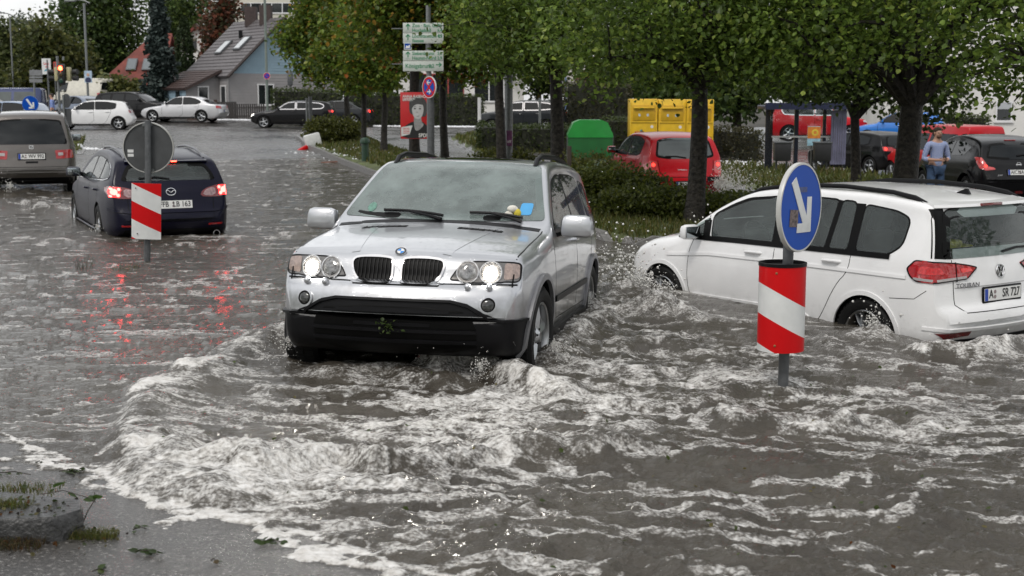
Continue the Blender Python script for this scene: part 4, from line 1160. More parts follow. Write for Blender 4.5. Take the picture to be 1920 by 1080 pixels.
def car2(name, label, kind, dims, m, px, d, head, group=None, dz=0, lamps='off', plate=None, plates=True, rims='spoke', sidegl=None, rgl=None, cat='car', wsz=None, rails=None, loc=None, sil=None, at='mid', tail_on=False, seam=True):
 L, W, H, WB, fo, wr = dims
 sp = mk_sp(L, W, H, WB, fo, wr, TOPS[kind], BELT[kind])
 p = loc or place(px, d)
 if at == 'rear':
  h = rad(head); p = p + Vector((-math.sin(h), math.cos(h), 0)) * (L - fo - WB / 2)
  p.z = zg(p.x, p.y)
 p = Vector((p.x, p.y, p.z + dz))
 c = Car(name, label, cat, sp, m, p, head, group, step=.07)
 x0 = sp['x0']; fx = lambda u: x0 - u * L
 gm = sidegl or DGLASS
 for ax, sg in (('L', 1), ('R', -1)):
  for q in SIDE[kind]:
   q = rnd([(fx(a), b * H) for a, b in q], .05)
   g = c.panel('side_window', ax, q, gm, .004, .008)
   c.ring('window_trim', ax, q, .02, sil or BLK, .005, .012, g, out=.02)
  if seam:
   k = .545
   if kind != 'van':
    c.strip('door_seam', ax, chaikin([(fx(.30), .62 * H), (fx(.29), .3 * H), (fx(.31), .19 * H), (fx(k), .18 * H), (fx(k), .68 * H)], 1, False), .012, GRILLE, .001)
    c.strip('door_seam', ax, chaikin([(fx(k), .18 * H), (fx(.66), .19 * H), (fx(.70), .35 * H), (fx(.735), .55 * H), (fx(.74), .68 * H)], 1, False), .012, GRILLE, .001)
    c.handle(fx(.51), .59 * H, sg, m); c.handle(fx(.70), .60 * H, sg, m)
  c.strip('sill', ax, [(x0 - fo - wr * 1.2, sp['bot'][1][1] - .05 + .02), (x0 - fo - WB + wr * 1.2, sp['bot'][1][1] - .05 + .02)], .08, BLK, .002, h=.012)
  fhl = {'van': (.40, .47), 'suv': (.50, .565)}.get(kind, (.43, .50))
  a, b = fhl
  hl = c.panel('headlight', 'F', rnd([(.45 * sg * W / 1.8, a * H), (.42 * sg * W / 1.8, (b - .01) * H), (.62 * sg * W / 1.8, b * H), (.77 * sg * W / 1.8, (b + .005) * H), (.78 * sg * W / 1.8, (a + .015) * H)], .03), CLEARL, .006, .015)
  if lamps != 'off':
   c.panel('lamp_bulb', 'F', circ(.64 * sg * W / 1.8, (a + b) / 2 * H, .05, 14), mat('far_lamp_lit', (.9, .9, .8), .3, emit=(1, .95, .85), es=8), .012, .01, hl, 4, 4)
 wl = {'hatch': (.685, .93), 'suv': (.70, .93), 'sedan': (.68, .93), 'estate': (.68, .93), 'van': (.545, .90)}[kind]
 wt = .5 * W - .06 - .36 * (wl[1] - .64) * H
 ws = rnd([(-.43 * W, wl[0] * H), (-wt + .02, (wl[1] - .02) * H), (0, wl[1] * H), (wt - .02, (wl[1] - .02) * H), (.43 * W, wl[0] * H)], .05)
 g = c.panel('windscreen', 'F', ws, gm if kind != 'van' else DGLASS, .004, .01, rows=10, cols=12)
 c.ring('windscreen_band', 'F', ws, .035, BLK, .006, .012, g)
 c.panel('front_grille', 'F', rnd([(-.35, .40 * H), (-.38, .46 * H), (.38, .46 * H), (.35, .40 * H)], .03), BLK, .008, .015)
 c.panel('lower_grille', 'F', rnd([(-.5, .19 * H), (-.45, .29 * H), (.45, .29 * H), (.5, .19 * H)], .03), BLK, .008, .015)
 c.mirror_pair(fx(.345), (.70 if kind != 'van' else .58) * H, W / 2 - .08, m, (.10, .20, .14))
 c.wheels(wr, .2, W / 2 - .12, 5, rims, ALLOY)
 return c, sp, fx
def std_rear(c, sp, win, lampq, lm, plate, pz, gm=None, bump=None, lit=None, band=.04):
 W, H = sp['W'], sp['H']
 g = c.panel('rear_window', 'B', rnd(win, .06), gm or DGLASS, .004, .01)
 c.ring('rear_window_band', 'B', rnd(win, .06), band, GRILLE, .006, .012, g)
 for sg in (1, -1):
  l = c.panel('tail_light', 'B', rnd([(a * sg, b) for a, b in lampq], .025), lm, .008, .015)
  if lit:
   x, z, r = lit
   c.panel('tail_bulb', 'B', circ(x * sg, z, r, 14), REDON, .012, .008, l, 4, 4)
 if bump:
  c.panel('bumper_lower', 'B', rnd([(-bump[0], bump[1]), (-bump[0], bump[2]), (bump[0], bump[2]), (bump[0], bump[1])], .04), BLK, .008, .02)
 if plate:
  c.plate('B', 0, pz, plate, frame_=True)
 return g
# taupe seven-seater at the left edge, seen squarely from behind
def taupe():
 sp = mk_sp(4.63, 1.81, 1.74, 2.84, .93, .325, [(0, .33), (.006, .40), (.03, .46), (.08, .52), (.16, .575), (.22, .62), (.29, .78), (.37, .92), (.41, .965), (.5, .995), (.65, 1.0), (.85, .985), (.925, .96), (.945, .92), (.965, .75), (.975, .62), (.982, .55), (.99, .42), (.996, .36), (1, .30)],
               [(0, .45), (.25, .56), (1, .60)], tum=.26)
 p = P(62, 345, 27.6); h = rad(20); p = Vector((p.x, p.y, 0)) + Vector((-math.sin(h), math.cos(h), 0)) * 2.3
 c = Car('people_carrier', 'taupe people carrier cut by the left edge, its square rear facing us', 'car', sp, TAUPE, (p.x, p.y, -.03), 20, step=.06)
 H = 1.74
 std_rear(c, sp, [(-.72, 1.045), (-.60, 1.54), (-.3, 1.565), (.3, 1.565), (.60, 1.54), (.72, 1.045)], [(.48, .74), (.46, .92), (.80, .935), (.83, .76)], REDL, ('A', 'WV 992'), .80, band=.03)
 for sg in (1, -1):
  c.strip('tail_divider', 'B', [(.66 * sg, .74), (.66 * sg, .935)], .012, REDD, .012)
  c.panel('tail_reflector', 'B', [(.52 * sg, .81), (.52 * sg, .87), (.62 * sg, .875), (.62 * sg, .815)], mat('tail_clear', (.45, .42, .42), .2, .3), .012, .008)
  rr = [c.hit('T', sp['x0'] - u, .60 * sg)[0] + Vector((0, 0, hh)) for u, hh in ((2.0, 0), (2.2, .05), (3.0, .06), (3.9, .05), (4.15, 0))]
  MB().tube(rr, [.022] * 5, 8).build('roof_rail', BLK, c.root)
  c.panel('bumper_corner', 'B', rnd([(.50 * sg, .42), (.50 * sg, .46), (.85 * sg, .47), (.85 * sg, .43)], .01), mat('strip_grey', (.12, .11, .10), .5), .006, .01)
 p, n, _ = c.hit('B', 0, .99); Mx = frame(p + Vector((-.006, 0, 0)), (0, -1, 0), (0, 0, 1))
 b = MB().prism(rnd([(-.045, -.04), (-.045, .04), (.045, .04), (.045, -.04)], .015), -.004, .004, M=Mx).build('emblem', CHROME, c.root)
 m = MB(); m.box((-.006, .013, .006), (.055, .012, .004), M=Mx); m.box((.006, -.013, .006), (.055, .012, .004), M=Mx); m.build('emblem_letter', mat('emblem_dark', (.03, .03, .035), .2, .5, var=0), b)
 c.strip('tailgate_seam', 'B', [(-.78, 1.0), (-.74, .58), (.74, .58), (.78, 1.0)], .012, GRILLE, .001)
 c.strip('bumper_top', 'B', [(-.85, .56), (.85, .56)], .03, TAUPE, .0, h=.02)
 c.panel('badge_strip', 'B', rnd([(-.12, .66), (-.12, .70), (.12, .70), (.12, .66)], .01), BLK, .006, .01)
 c.panel('bumper_lower', 'B', [(-.80, .22), (-.80, .36), (.80, .36), (.80, .22)], BLK, .006, .02)
 for ax in 'LR':
  c.panel('side_window', ax, rnd([(.5, 1.08), (.4, 1.5), (-.35, 1.53), (-.35, 1.08)], .06), DGLASS, .004, .008)
  c.panel('side_window', ax, rnd([(-.4, 1.08), (-.4, 1.53), (-1.7, 1.5), (-1.85, 1.12)], .06), DGLASS, .004, .008)
 c.mirror_pair(.75, 1.06, .82, TAUPE)
 c.wheels(.325, .2, .79, 5, 'spoke')
 c.strip('tow_bar', 'B', [(-.4, .30), (.4, .30)], .05, RUB, .02)
 c.finish()
taupe()
RED = paint('red_paint', (.48, .006, .014), .0, .3, True, .25, .2, .4)
BLACKP = paint('black_paint', (.004, .004, .005), .0, .3, True, .12, .2, .3)
GREYP = paint('grey_paint', (.022, .025, .028), .2, .3, True, .2, .2, .4)
SILV2 = paint('silver_far_paint', (.55, .55, .56), .5, .35, False)
WHITE2 = paint('white_far_paint', (.78, .78, .78), 0, .35, False)
BLUEP = paint('blue_paint', (.015, .16, .55), .1, .3, False)
BLUED = paint('dark_blue_paint', (.02, .035, .11), .2, .35, False)
REDV = paint('red_van_paint', (.45, .008, .015), .0, .32, False, coat=.4)
# red city car in the car park
c, sp, fx = car2('city_car', 'small red city car throwing spray behind the hedge', 'hatch', (3.6, 1.655, 1.47, 2.37, .62, .29), RED, 1290, 26.4, 12, at='rear', sidegl=MGLASS)
std_rear(c, sp, [(-.60, .99), (-.60, 1.06), (-.54, 1.32), (-.3, 1.36), (.3, 1.36), (.54, 1.32), (.60, 1.06), (.60, .99), (.4, .955), (-.4, .955)], [(.60, .66), (.57, .72), (.60, .90), (.72, .93), (.80, .84), (.79, .66)], mat('tail_red_pale', (.55, .06, .06), .15, coat=1, var=.4, vscale=25), ('A', ''), .46, MGLASS, lit=(.67, .84, .035))
for sg in (1, -1):
 c.panel('bumper_strip', 'B', rnd([(.40 * sg, .52), (.40 * sg, .60), (.80 * sg, .60), (.82 * sg, .53)], .03), BLK, .008, .015)
c.strip('tailgate_seam', 'B', [(-.58, .93), (-.55, .68), (-.45, .60), (.45, .60), (.55, .68), (.58, .93)], .012, GRILLE, .001)
vs, fs = text_mesh('TWINGO', .04, .003, 'CENTER', 1.2); p, n, _ = c.hit('B', .10, .74); MB().add(vs, fs, 0, False, frame(p + n * .004, (0, -1, 0), (0, 0, 1))).build('model_lettering', CHROME, c.root)
c.strip('rear_wiper', 'B', [(0, .97), (.2, 1.0), (.42, 1.0)], .02, BLK, .01, h=.01)
c.finish()
# black crossover at the right edge
def juke():
 sp = mk_sp(4.135, 1.765, 1.57, 2.53, .82, .35, [(0, .40), (.006, .47), (.02, .55), (.05, .60), (.12, .645), (.2, .67), (.265, .695), (.33, .80), (.40, .91), (.45, .96), (.53, .995), (.62, 1.0), (.74, .98), (.85, .93), (.885, .885), (.925, .77), (.95, .69), (.965, .64), (.978, .55), (.99, .48), (1, .42)],
               [(0, .52), (.25, .62), (1, .66)], tum=.42, zb=.24)
 pos = place(1884, 28.4); h = rad(-4); pos = pos + Vector((-math.sin(h), math.cos(h), 0)) * 2.0; pos.z = zg(pos.x, pos.y)
 c = Car('crossover', 'black crossover parked at the right edge beside the man in the checked shirt', 'car', sp, BLACKP, pos, -4 + 8, step=.06)
 H = 1.57; x0 = sp['x0']; fx = lambda u: x0 - u * sp['L']
 std_rear(c, sp, [(-.66, 1.10), (-.52, 1.385), (-.3, 1.41), (.3, 1.41), (.52, 1.385), (.66, 1.10), (.3, 1.07), (-.3, 1.07)], [(.50, .86), (.52, .90), (.66, .93), (.74, 1.10), (.80, 1.12), (.82, 1.0), (.80, .88), (.7, .84)], mat('tail_red_pale', (.55, .06, .06), .15, coat=1, var=.4, vscale=25), ('AIC', 'NA 700'), .80, DGLASS, bump=None, lit=(.70, .93, .03))
 c.panel('bumper_lower', 'B', rnd([(-.82, .30), (-.86, .60), (-.70, .66), (-.35, .58), (.35, .58), (.70, .66), (.86, .60), (.82, .30)], .04), BLK, .010, .03)
 c.strip('bumper_fold', 'B', [(-.80, .47), (-.55, .45), (-.42, .38), (.42, .38), (.55, .45), (.8, .47)], .05, BLK, .012, h=.02)
 for sg in (1, -1): c.panel('fog_reflector', 'B', circ(.66 * sg, .475, .042, 14), REDD, .02, .02, rows=4, cols=4)
 c.panel('centre_reflector', 'B', [(-.1, .37), (-.07, .41), (.07, .41), (.1, .37)], REDD, .034, .02)
 p, n, _ = c.hit('B', 0, .965); Mx = frame(p + n * .004, (0, -1, 0), (0, 0, 1))
 m = MB(); m.lathe([(.040, 0), (.044, .006), (.050, .006), (.052, 0)], 24, 'z', M=Mx); m.box((0, 0, .004), (.12, .016, .006), M=Mx); m.build('emblem', CHROME, c.root)
 vs, fs = text_mesh('JUKE', .04, .003, 'CENTER', 1.2); p, n, _ = c.hit('B', .42, .74); MB().add(vs, fs, 0, False, frame(p + n * .004, (0, -1, 0), (0, 0, 1))).build('model_lettering', CHROME, c.root)
 c.strip('rear_wiper', 'B', [(.0, 1.14), (-.15, 1.16), (-.34, 1.14)], .03, BLK, .012, h=.015)
 MB().box((c.hit('B', 0, 1.465)[0].x - .01, 0, 1.468), (.05, .24, .02), bev=.006).build('high_brake_light', REDL, c.root)
 for ax, sg in (('L', 1), ('R', -1)):
  c.panel('side_window', ax, rnd([(fx(.33), 1.10), (fx(.42), 1.36), (fx(.56), 1.43), (fx(.56), 1.10)], .05), DGLASS, .004, .008)
  c.panel('side_window', ax, rnd([(fx(.57), 1.10), (fx(.57), 1.43), (fx(.70), 1.41), (fx(.79), 1.30), (fx(.74), 1.14)], .05), DGLASS, .004, .008)
  for ua in (.82, .82 + 2.53):
   arc = [(x0 - ua + .45 * math.cos(a), .35 + .45 * math.sin(a)) for a in np.linspace(rad(-8), rad(188), 22)]
   c.strip('arch_flare', ax, arc, .07, BLACKP, .0, h=.035)
  c.handle(fx(.52), .98, sg, BLACKP)
  c.panel('headlight', 'F', circ(.6 * sg, .62, .09, 16), CLEARL, .004, .01)
 ws = rnd([(-.72, 1.11), (-.55, 1.44), (.55, 1.44), (.72, 1.11)], .05); c.panel('windscreen', 'F', ws, DGLASS, .004, .01)
 c.mirror_pair(fx(.36), 1.10, .80, BLACKP)
 c.wheels(.345, .215, .77, 5, 'twin')
 c.finish()
juke()
# cars across the junction and in the car park
c, sp, fx = car2('hatchback', 'white five-door hatchback waiting at the junction by the grey sign back', 'hatch', (4.26, 1.79, 1.47, 2.63, .86, .32), WHITE2, 176, 67, 99, rims='spoke')
std_rear(c, sp, [(-.6, 1.0), (-.5, 1.3), (.5, 1.3), (.6, 1.0)], [(.45, .82), (.45, .95), (.80, .97), (.80, .83)], REDL, None, .7); c.finish()
c, sp, fx = car2('off_roader', 'black off-roader crossing between the white hatchback and the silver saloon', 'suv', (4.65, 1.88, 1.66, 2.80, .88, .36), BLACKP, 256, 76, -101, lamps='on')
std_rear(c, sp, [(-.6, 1.16), (-.5, 1.48), (.5, 1.48), (.6, 1.16)], [(.5, .9), (.5, 1.05), (.82, 1.05), (.82, .92)], REDL, None, .8); c.finish()
c, sp, fx = car2('saloon', 'silver saloon with a red tail light beside the picket fence', 'sedan', (4.82, 1.82, 1.45, 2.85, .85, .33), SILV2, 343, 75, 82)
std_rear(c, sp, [(-.58, .98), (-.5, 1.25), (.5, 1.25), (.58, .98)], [(.45, .74), (.45, .90), (.82, .92), (.83, .76)], REDL, ('A', 'KT 55'), .62); c.finish()
c, sp, fx = car2('estate_car', 'black estate car with chrome window line in front of the grey gabled house', 'estate', (4.6, 1.77, 1.45, 2.76, .80, .32), BLACKP, 548, 71, 92, lamps='on', sil=CHROME)
std_rear(c, sp, [(-.58, .98), (-.5, 1.25), (.5, 1.25), (.58, .98)], [(.5, .80), (.5, .93), (.82, .95), (.83, .82)], REDL, None, .62, lit=(.74, .88, .05)); c.finish()
c, sp, fx = car2('saloon', 'dark grey saloon half hidden behind the black estate car and hedge', 'sedan', (4.6, 1.8, 1.43, 2.75, .82, .32), GREYP, 622, 75, 88)
std_rear(c, sp, [(-.58, .98), (-.5, 1.25), (.5, 1.25), (.58, .98)], [(.45, .74), (.45, .90), (.82, .92), (.83, .76)], REDL, None, .62, lit=(.7, .83, .07)); c.finish()
c, sp, fx = car2('off_roader', 'dark grey off-roader with silver roof rails beyond the tree trunks', 'suv', (4.5, 1.84, 1.66, 2.7, .86, .35), GREYP, 978, 66, 80, sil=CHROME)
std_rear(c, sp, [(-.6, 1.16), (-.5, 1.48), (.5, 1.48), (.6, 1.16)], [(.5, .9), (.5, 1.05), (.82, 1.05), (.82, .92)], REDL, None, .8, lit=(.75, .98, .05)); c.finish()
c, sp, fx = car2('off_roader', 'red off-roader with pale roof edge behind the bus shelter', 'suv', (4.5, 1.84, 1.64, 2.7, .86, .35), RED, 1532, 60, -96, sil=CHROME, loc=P(1532, 262, 60) + Vector((0, 0, -.05)))
std_rear(c, sp, [(-.6, 1.16), (-.5, 1.48), (.5, 1.48), (.6, 1.16)], [(.5, .9), (.5, 1.25), (.66, 1.25), (.82, .92)], REDL, None, .8); c.finish()
c, sp, fx = car2('hatchback', 'black hatchback with red tail lights behind the thick forked tree', 'hatch', (4.3, 1.80, 1.46, 2.63, .86, .32), BLACKP, 1698, 44, 27, at='rear')
std_rear(c, sp, [(-.62, 1.0), (-.5, 1.3), (.5, 1.3), (.62, 1.0)], [(.42, .82), (.42, .95), (.80, .98), (.80, .83)], REDL, ('A', 'DL 21'), .70, lit=(.7, .9, .05)); c.finish()
c, sp, fx = car2('hatchback', 'bright blue hatchback parked behind the man and the tree', 'hatch', (4.2, 1.78, 1.5, 2.6, .82, .33), BLUEP, 1686, 58, 70, loc=P(1686, 280, 58) + Vector((0, 0, .15)))
std_rear(c, sp, [(-.62, 1.0), (-.5, 1.3), (.5, 1.3), (.62, 1.0)], [(.42, .82), (.42, .95), (.80, .98), (.80, .83)], REDL, None, .70); c.finish()
c, sp, fx = car2('delivery_van', 'red van with dark windows behind the black crossover', 'van', (4.9, 1.95, 1.92, 3.0, .9, .34), REDV, 1850, 40, 14, cat='van', at='rear', dz=-.06)
std_rear(c, sp, [(-.78, 1.12), (-.70, 1.66), (.70, 1.66), (.78, 1.12)], [(.80, .85), (.80, 1.15), (.90, 1.15), (.90, .85)], REDL, None, .8)
for ax in 'LR': c.panel('side_window', ax, rnd([(.55, 1.12), (.48, 1.62), (-.5, 1.64), (-.5, 1.12)], .05), DGLASS, .004, .008); c.panel('side_window', ax, rnd([(-.6, 1.12), (-.6, 1.64), (-2.0, 1.64), (-2.1, 1.12)], .05), DGLASS, .004, .008)
c.finish()
c, sp, fx = car2('delivery_van', 'cream delivery van parked beyond the traffic light', 'van', (5.2, 1.95, 2.15, 3.2, .9, .34), mat('cream_paint', (.55, .53, .46), .4), 156, 92, 60, cat='van', loc=P(156, 206, 92))
std_rear(c, sp, [(-.70, 1.35), (-.66, 1.85), (.66, 1.85), (.70, 1.35)], [(.80, .85), (.80, 1.15), (.90, 1.15), (.90, .85)], REDL, None, .8); c.finish()
c, sp, fx = car2('saloon', 'silver-blue saloon roof showing behind the white hatchback', 'sedan', (4.5, 1.78, 1.43, 2.7, .82, .32), paint('pale_blue_paint', (.16, .19, .25), .4, .35, False), 140, 76, 60, loc=P(146, 226, 77)); std_rear(c, sp, [(-.58, .98), (-.5, 1.25), (.5, 1.25), (.58, .98)], [(.45, .74), (.45, .90), (.82, .92), (.83, .76)], REDL, None, .6); c.finish()
c, sp, fx = car2('hatchback', 'grey hatchback peeping out between the black off-roader and silver saloon', 'hatch', (4.2, 1.76, 1.45, 2.6, .82, .31), GREYP, 268, 82, -95, loc=P(262, 228, 84)); std_rear(c, sp, [(-.6, 1.0), (-.5, 1.3), (.5, 1.3), (.6, 1.0)], [(.45, .82), (.45, .95), (.80, .97), (.80, .83)], REDL, None, .7); c.finish()
c, sp, fx = car2('delivery_van', 'dark blue van furthest back at the left edge', 'van', (4.9, 1.9, 1.9, 3.0, .9, .34), BLUED, 6, 78, 95, cat='van', loc=P(8, 224, 80)); 
for ax in 'LR': c.panel('side_window', ax, rnd([(.5, 1.10), (.45, 1.62), (-.7, 1.64), (-.7, 1.10)], .05), MGLASS, .004, .008); c.panel('side_window', ax, rnd([(-.85, 1.12), (-.85, 1.64), (-2.0, 1.64), (-2.1, 1.12)], .05), MGLASS, .004, .008)
c.finish()
c, sp, fx = car2('saloon', 'white saloon roof at the left edge behind the taupe people carrier', 'sedan', (4.6, 1.8, 1.45, 2.75, .82, .32), WHITE2, 10, 66, -88, loc=P(-8, 236, 70)); c.finish()
c, sp, fx = car2('hatchback', 'pale blue hatchback roof directly behind the taupe people carrier', 'hatch', (4.2, 1.76, 1.45, 2.6, .82, .31), paint('sky_blue_paint', (.22, .28, .38), .3, .35, False), 22, 58, 88, loc=P(10, 250, 60)); c.finish()
# ------------------------------------------------------------------ ground, road, water
def W2(px, py, z=None):
 """photo pixel on the flood -> (x, y)"""
 z_ = 0.0
 for _ in range(4):
  p = G(px, py, z_); z_ = float(wl(p.x, p.y)) if z is None else z
 return p.x, p.y
ASPH = None
def asphalt():
 m = bpy.data.materials.new('wet_asphalt'); t = NT(m); b = t.b
 n1 = noise_node(t, .35, 5, coord='Object'); n2 = noise_node(t, 55, 3, .7, coord='Object'); n3 = noise_node(t, 2.2, 6, .6)
 base = ramp(t, n2.outputs['Fac'], [(.28, (.024, .023, .022)), (.58, (.066, .062, .058)), (.68, (.30, .29, .28))])
 big = ramp(t, n3.outputs['Fac'], [(.3, (.75, .75, .75)), (.7, (1.1, 1.08, 1.05))])
 mx = t.new('ShaderNodeMixRGB', blend_type='MULTIPLY'); mx.inputs['Fac'].default_value = 1
 t.link(base.outputs['Color'], mx.inputs['Color1']); t.link(big.outputs['Color'], mx.inputs['Color2']); t.link(mx.outputs['Color'], b.inputs['Base Color'])
 ad = t.new('ShaderNodeMath', operation='ADD'); t.link(n1.outputs['Fac'], ad.inputs[0]); t.link(n3.outputs['Fac'], ad.inputs[1])
 wet = t.new('ShaderNodeMapRange'); wet.inputs[1].default_value = .8; wet.inputs[2].default_value = 1.2; wet.inputs[3].default_value = .11; wet.inputs[4].default_value = .40
 t.link(ad.outputs[0], wet.inputs[0]); t.link(wet.outputs[0], b.inputs['Roughness'])
 b.inputs['Specular IOR Level'].default_value = .5
 bp = t.new('ShaderNodeBump'); bp.inputs['Strength'].default_value = .8; bp.inputs['Distance'].default_value = .006
 n4 = noise_node(t, 75, 4, .7)
 t.link(n4.outputs['Fac'], bp.inputs['Height']); t.link(bp.outputs['Normal'], b.inputs['Normal'])
 return m
ASPH = asphalt()
GRASSM = mat('grass_ground', (.075, .092, .030), .8, var=.5, vscale=1.2, bump=.6, bscale=40, bdist=.03)
SOIL = mat('soil', (.05, .045, .035), .9, var=.4, vscale=1, bump=.5, bscale=20)
STONE = mat('kerb_stone', (.16, .155, .15), .45, var=.35, vscale=14, bump=.3, bscale=70)
CONC = mat('concrete', (.25, .245, .235), .6, var=.2, vscale=5)
def fan(Ys, ts):
 T, Y = np.meshgrid(ts, Ys)
 return T * Y, Y
def gridfaces(nr, nc):
 i = np.arange(nr - 1)[:, None] * nc + np.arange(nc - 1)[None, :]
 return np.stack([i, i + 1, i + nc + 1, i + nc], -1).reshape(-1, 4)
def submesh(name, V, Fq, keep, m, attrs=None, **kw):
 Fk = Fq[keep]
 used = np.unique(Fk); mp = np.full(len(V), -1); mp[used] = np.arange(len(used))
 return np_mesh(name, V[used], mp[Fk], m, attrs={k: a[used] for k, a in (attrs or {}).items()}, **kw)
Ys = [2.6]
while Ys[-1] < 420: Ys.append(Ys[-1] + max(.05, Ys[-1] * .011 if Ys[-1] < 60 else Ys[-1] * .03))
Ys = np.array(Ys)
ts = np.linspace(-.95, .95, 381)
GX, GY = fan(Ys, ts)
ISLAND = [tuple(P(x, y, d).xy) for x, y, d in ((128, 247, 56), (166, 246, 56), (150, 268, 46), (118, 268, 46))]
VERGE2 = [tuple(place(x, d).xy) for x, d in ((1352, 36), (1425, 33), (1640, 33), (1700, 38), (1420, 44), (1340, 44))]
CORNER = [tuple(place(x, d).xy) for x, d in ((842, 58), (905, 49), (1062, 49), (1062, 60), (900, 63))]
GZ = zt(GX, GY)
EXTRA = (ISLAND, VERGE2, CORNER)
dm = np.full(GX.shape, -1e9)
for q in EXTRA: dm = np.maximum(dm, _polydist(GX, GY, q))
GZ = GZ + .12 * sstep(0, .15, dm)
V = np.stack([GX, GY, GZ], -1).reshape(-1, 3); Fq = gridfaces(len(Ys), len(ts))
cx = V[Fq].mean(1)
dv = _polydist(cx[:, 0], cx[:, 1], _VERGE)
de = np.maximum.reduce([_polydist(cx[:, 0], cx[:, 1], q) for q in EXTRA])
isg = (dv > .10) | (de > .1)
far = cx[:, 1] > 84
tag(submesh('road', V, Fq, ~isg & ~far, ASPH), kind='structure')
tag(submesh('grass_verge', V, Fq, isg & ~far, GRASSM), kind='structure')
tag(submesh('ground', V, Fq, far, SOIL), kind='structure')
# kerbs round the raised strips
def kerb(poly, close=True, h=.02, w=.13):
 pts = poly + [poly[0]] if close else poly
 q = []
 for a, b in zip(pts[:-1], pts[1:]):
  k = max(1, int(math.hypot(b[0] - a[0], b[1] - a[1]) / .5)); q += [(a[0] + (b[0] - a[0]) * i / k, a[1] + (b[1] - a[1]) * i / k) for i in range(k)]
 q.append(pts[-1])
 V = []
 for i, (x, y) in enumerate(q):
  a, b = q[max(0, i - 1)], q[min(len(q) - 1, i + 1)]
  dx, dy = b[0] - a[0], b[1] - a[1]; L = math.hypot(dx, dy) or 1
  nx, ny = -dy / L * w / 2, dx / L * w / 2
  z = zg(x + nx * 4, y + ny * 4); z2 = zg(x - nx * 4, y - ny * 4); t = max(z, z2) + h; bt = min(z, z2) - .1
  V += [(x + nx, y + ny, bt), (x + nx, y + ny, t), (x - nx, y - ny, t), (x - nx, y - ny, bt)]
 n = len(q)
 return MB().add(V, [(i * 4 + a, i * 4 + a + 1, i * 4 + 5 + a, i * 4 + 4 + a) for i in range(n - 1) for a in range(3)], 0, False)
for i, q in enumerate((_VERGE,) + EXTRA):
 tag(kerb(list(q)).build('kerb', STONE), kind='structure')
# ---- the flood
def water_mat():
 m = bpy.data.materials.new('flood_water'); t = NT(m); b = t.b
 at = t.new('ShaderNodeAttribute', attribute_name='foam')
 tc = t.new('ShaderNodeTexCoord')
 n1 = noise_node(t, 26, 4, .6, stretch=(1, 1.6, 1)); n2 = noise_node(t, 1.3, 5)
 v = t.new('ShaderNodeTexVoronoi'); v.inputs['Scale'].default_value = 55; t.link(tc.outputs['Object'], v.inputs['Vector'])
 # foam = density attribute broken up by bubbles
 a1 = t.new('ShaderNodeMath', operation='MULTIPLY_ADD'); a1.inputs[1].default_value = .62; t.link(n1.outputs['Fac'], a1.inputs[0]); t.link(at.outputs['Fac'], a1.inputs[2])
 a2 = t.new('ShaderNodeMath', operation='MULTIPLY_ADD'); a2.inputs[1].default_value = -.22; t.link(v.outputs['Distance'], a2.inputs[0]); t.link(a1.outputs[0], a2.inputs[2])
 fr = t.new('ShaderNodeMapRange', interpolation_type='SMOOTHSTEP'); fr.inputs[1].default_value = .60; fr.inputs[2].default_value = 1.04; t.link(a2.outputs[0], fr.inputs[0])
 mud = ramp(t, n2.outputs['Fac'], [(.3, (.044, .038, .030)), (.7, (.078, .069, .055))])
 foamc = ramp(t, n1.outputs['Fac'], [(.3, (.50, .475, .44)), (.7, (.78, .77, .75))])
 mx = t.new('ShaderNodeMixRGB'); t.link(fr.outputs[0], mx.inputs['Fac']); t.link(mud.outputs['Color'], mx.inputs['Color1']); t.link(foamc.outputs['Color'], mx.inputs['Color2'])
 t.link(mx.outputs['Color'], b.inputs['Base Color'])
 rg = t.new('ShaderNodeMapRange'); rg.inputs[3].default_value = .055; rg.inputs[4].default_value = .55; t.link(fr.outputs[0], rg.inputs[0]); t.link(rg.outputs[0], b.inputs['Roughness'])
 b.inputs['IOR'].default_value = 1.33
 w1 = noise_node(t, 16, 5, .62, stretch=(1, 1.8, 1)); w2 = noise_node(t, 70, 3, .6, stretch=(1, 1.5, 1))
 hs = t.new('ShaderNodeMath', operation='MULTIPLY_ADD'); hs.inputs[1].default_value = .30; t.link(w2.outputs['Fac'], hs.inputs[0]); t.link(w1.outputs['Fac'], hs.inputs[2])
 hf = t.new('ShaderNodeMath', operation='MULTIPLY_ADD'); hf.inputs[1].default_value = .45; t.link(fr.outputs[0], hf.inputs[0]); t.link(hs.outputs[0], hf.inputs[2])
 bp = t.new('ShaderNodeBump'); bp.inputs['Strength'].default_value = .85; bp.inputs['Distance'].default_value = .026
 t.link(hf.outputs[0], bp.inputs['Height']); t.link(bp.outputs['Normal'], b.inputs['Normal'])
 return m
WATER = water_mat()
Yw = [3.7]
while Yw[-1] < 56: Yw.append(Yw[-1] + min(.30, .00050 * Yw[-1] ** 2))
Yw = np.array(Yw); tw = np.linspace(-.68, .68, 860)
X, Y = fan(Yw, tw)
base = wl(X, Y)
near = sstep(24, 12, Y)
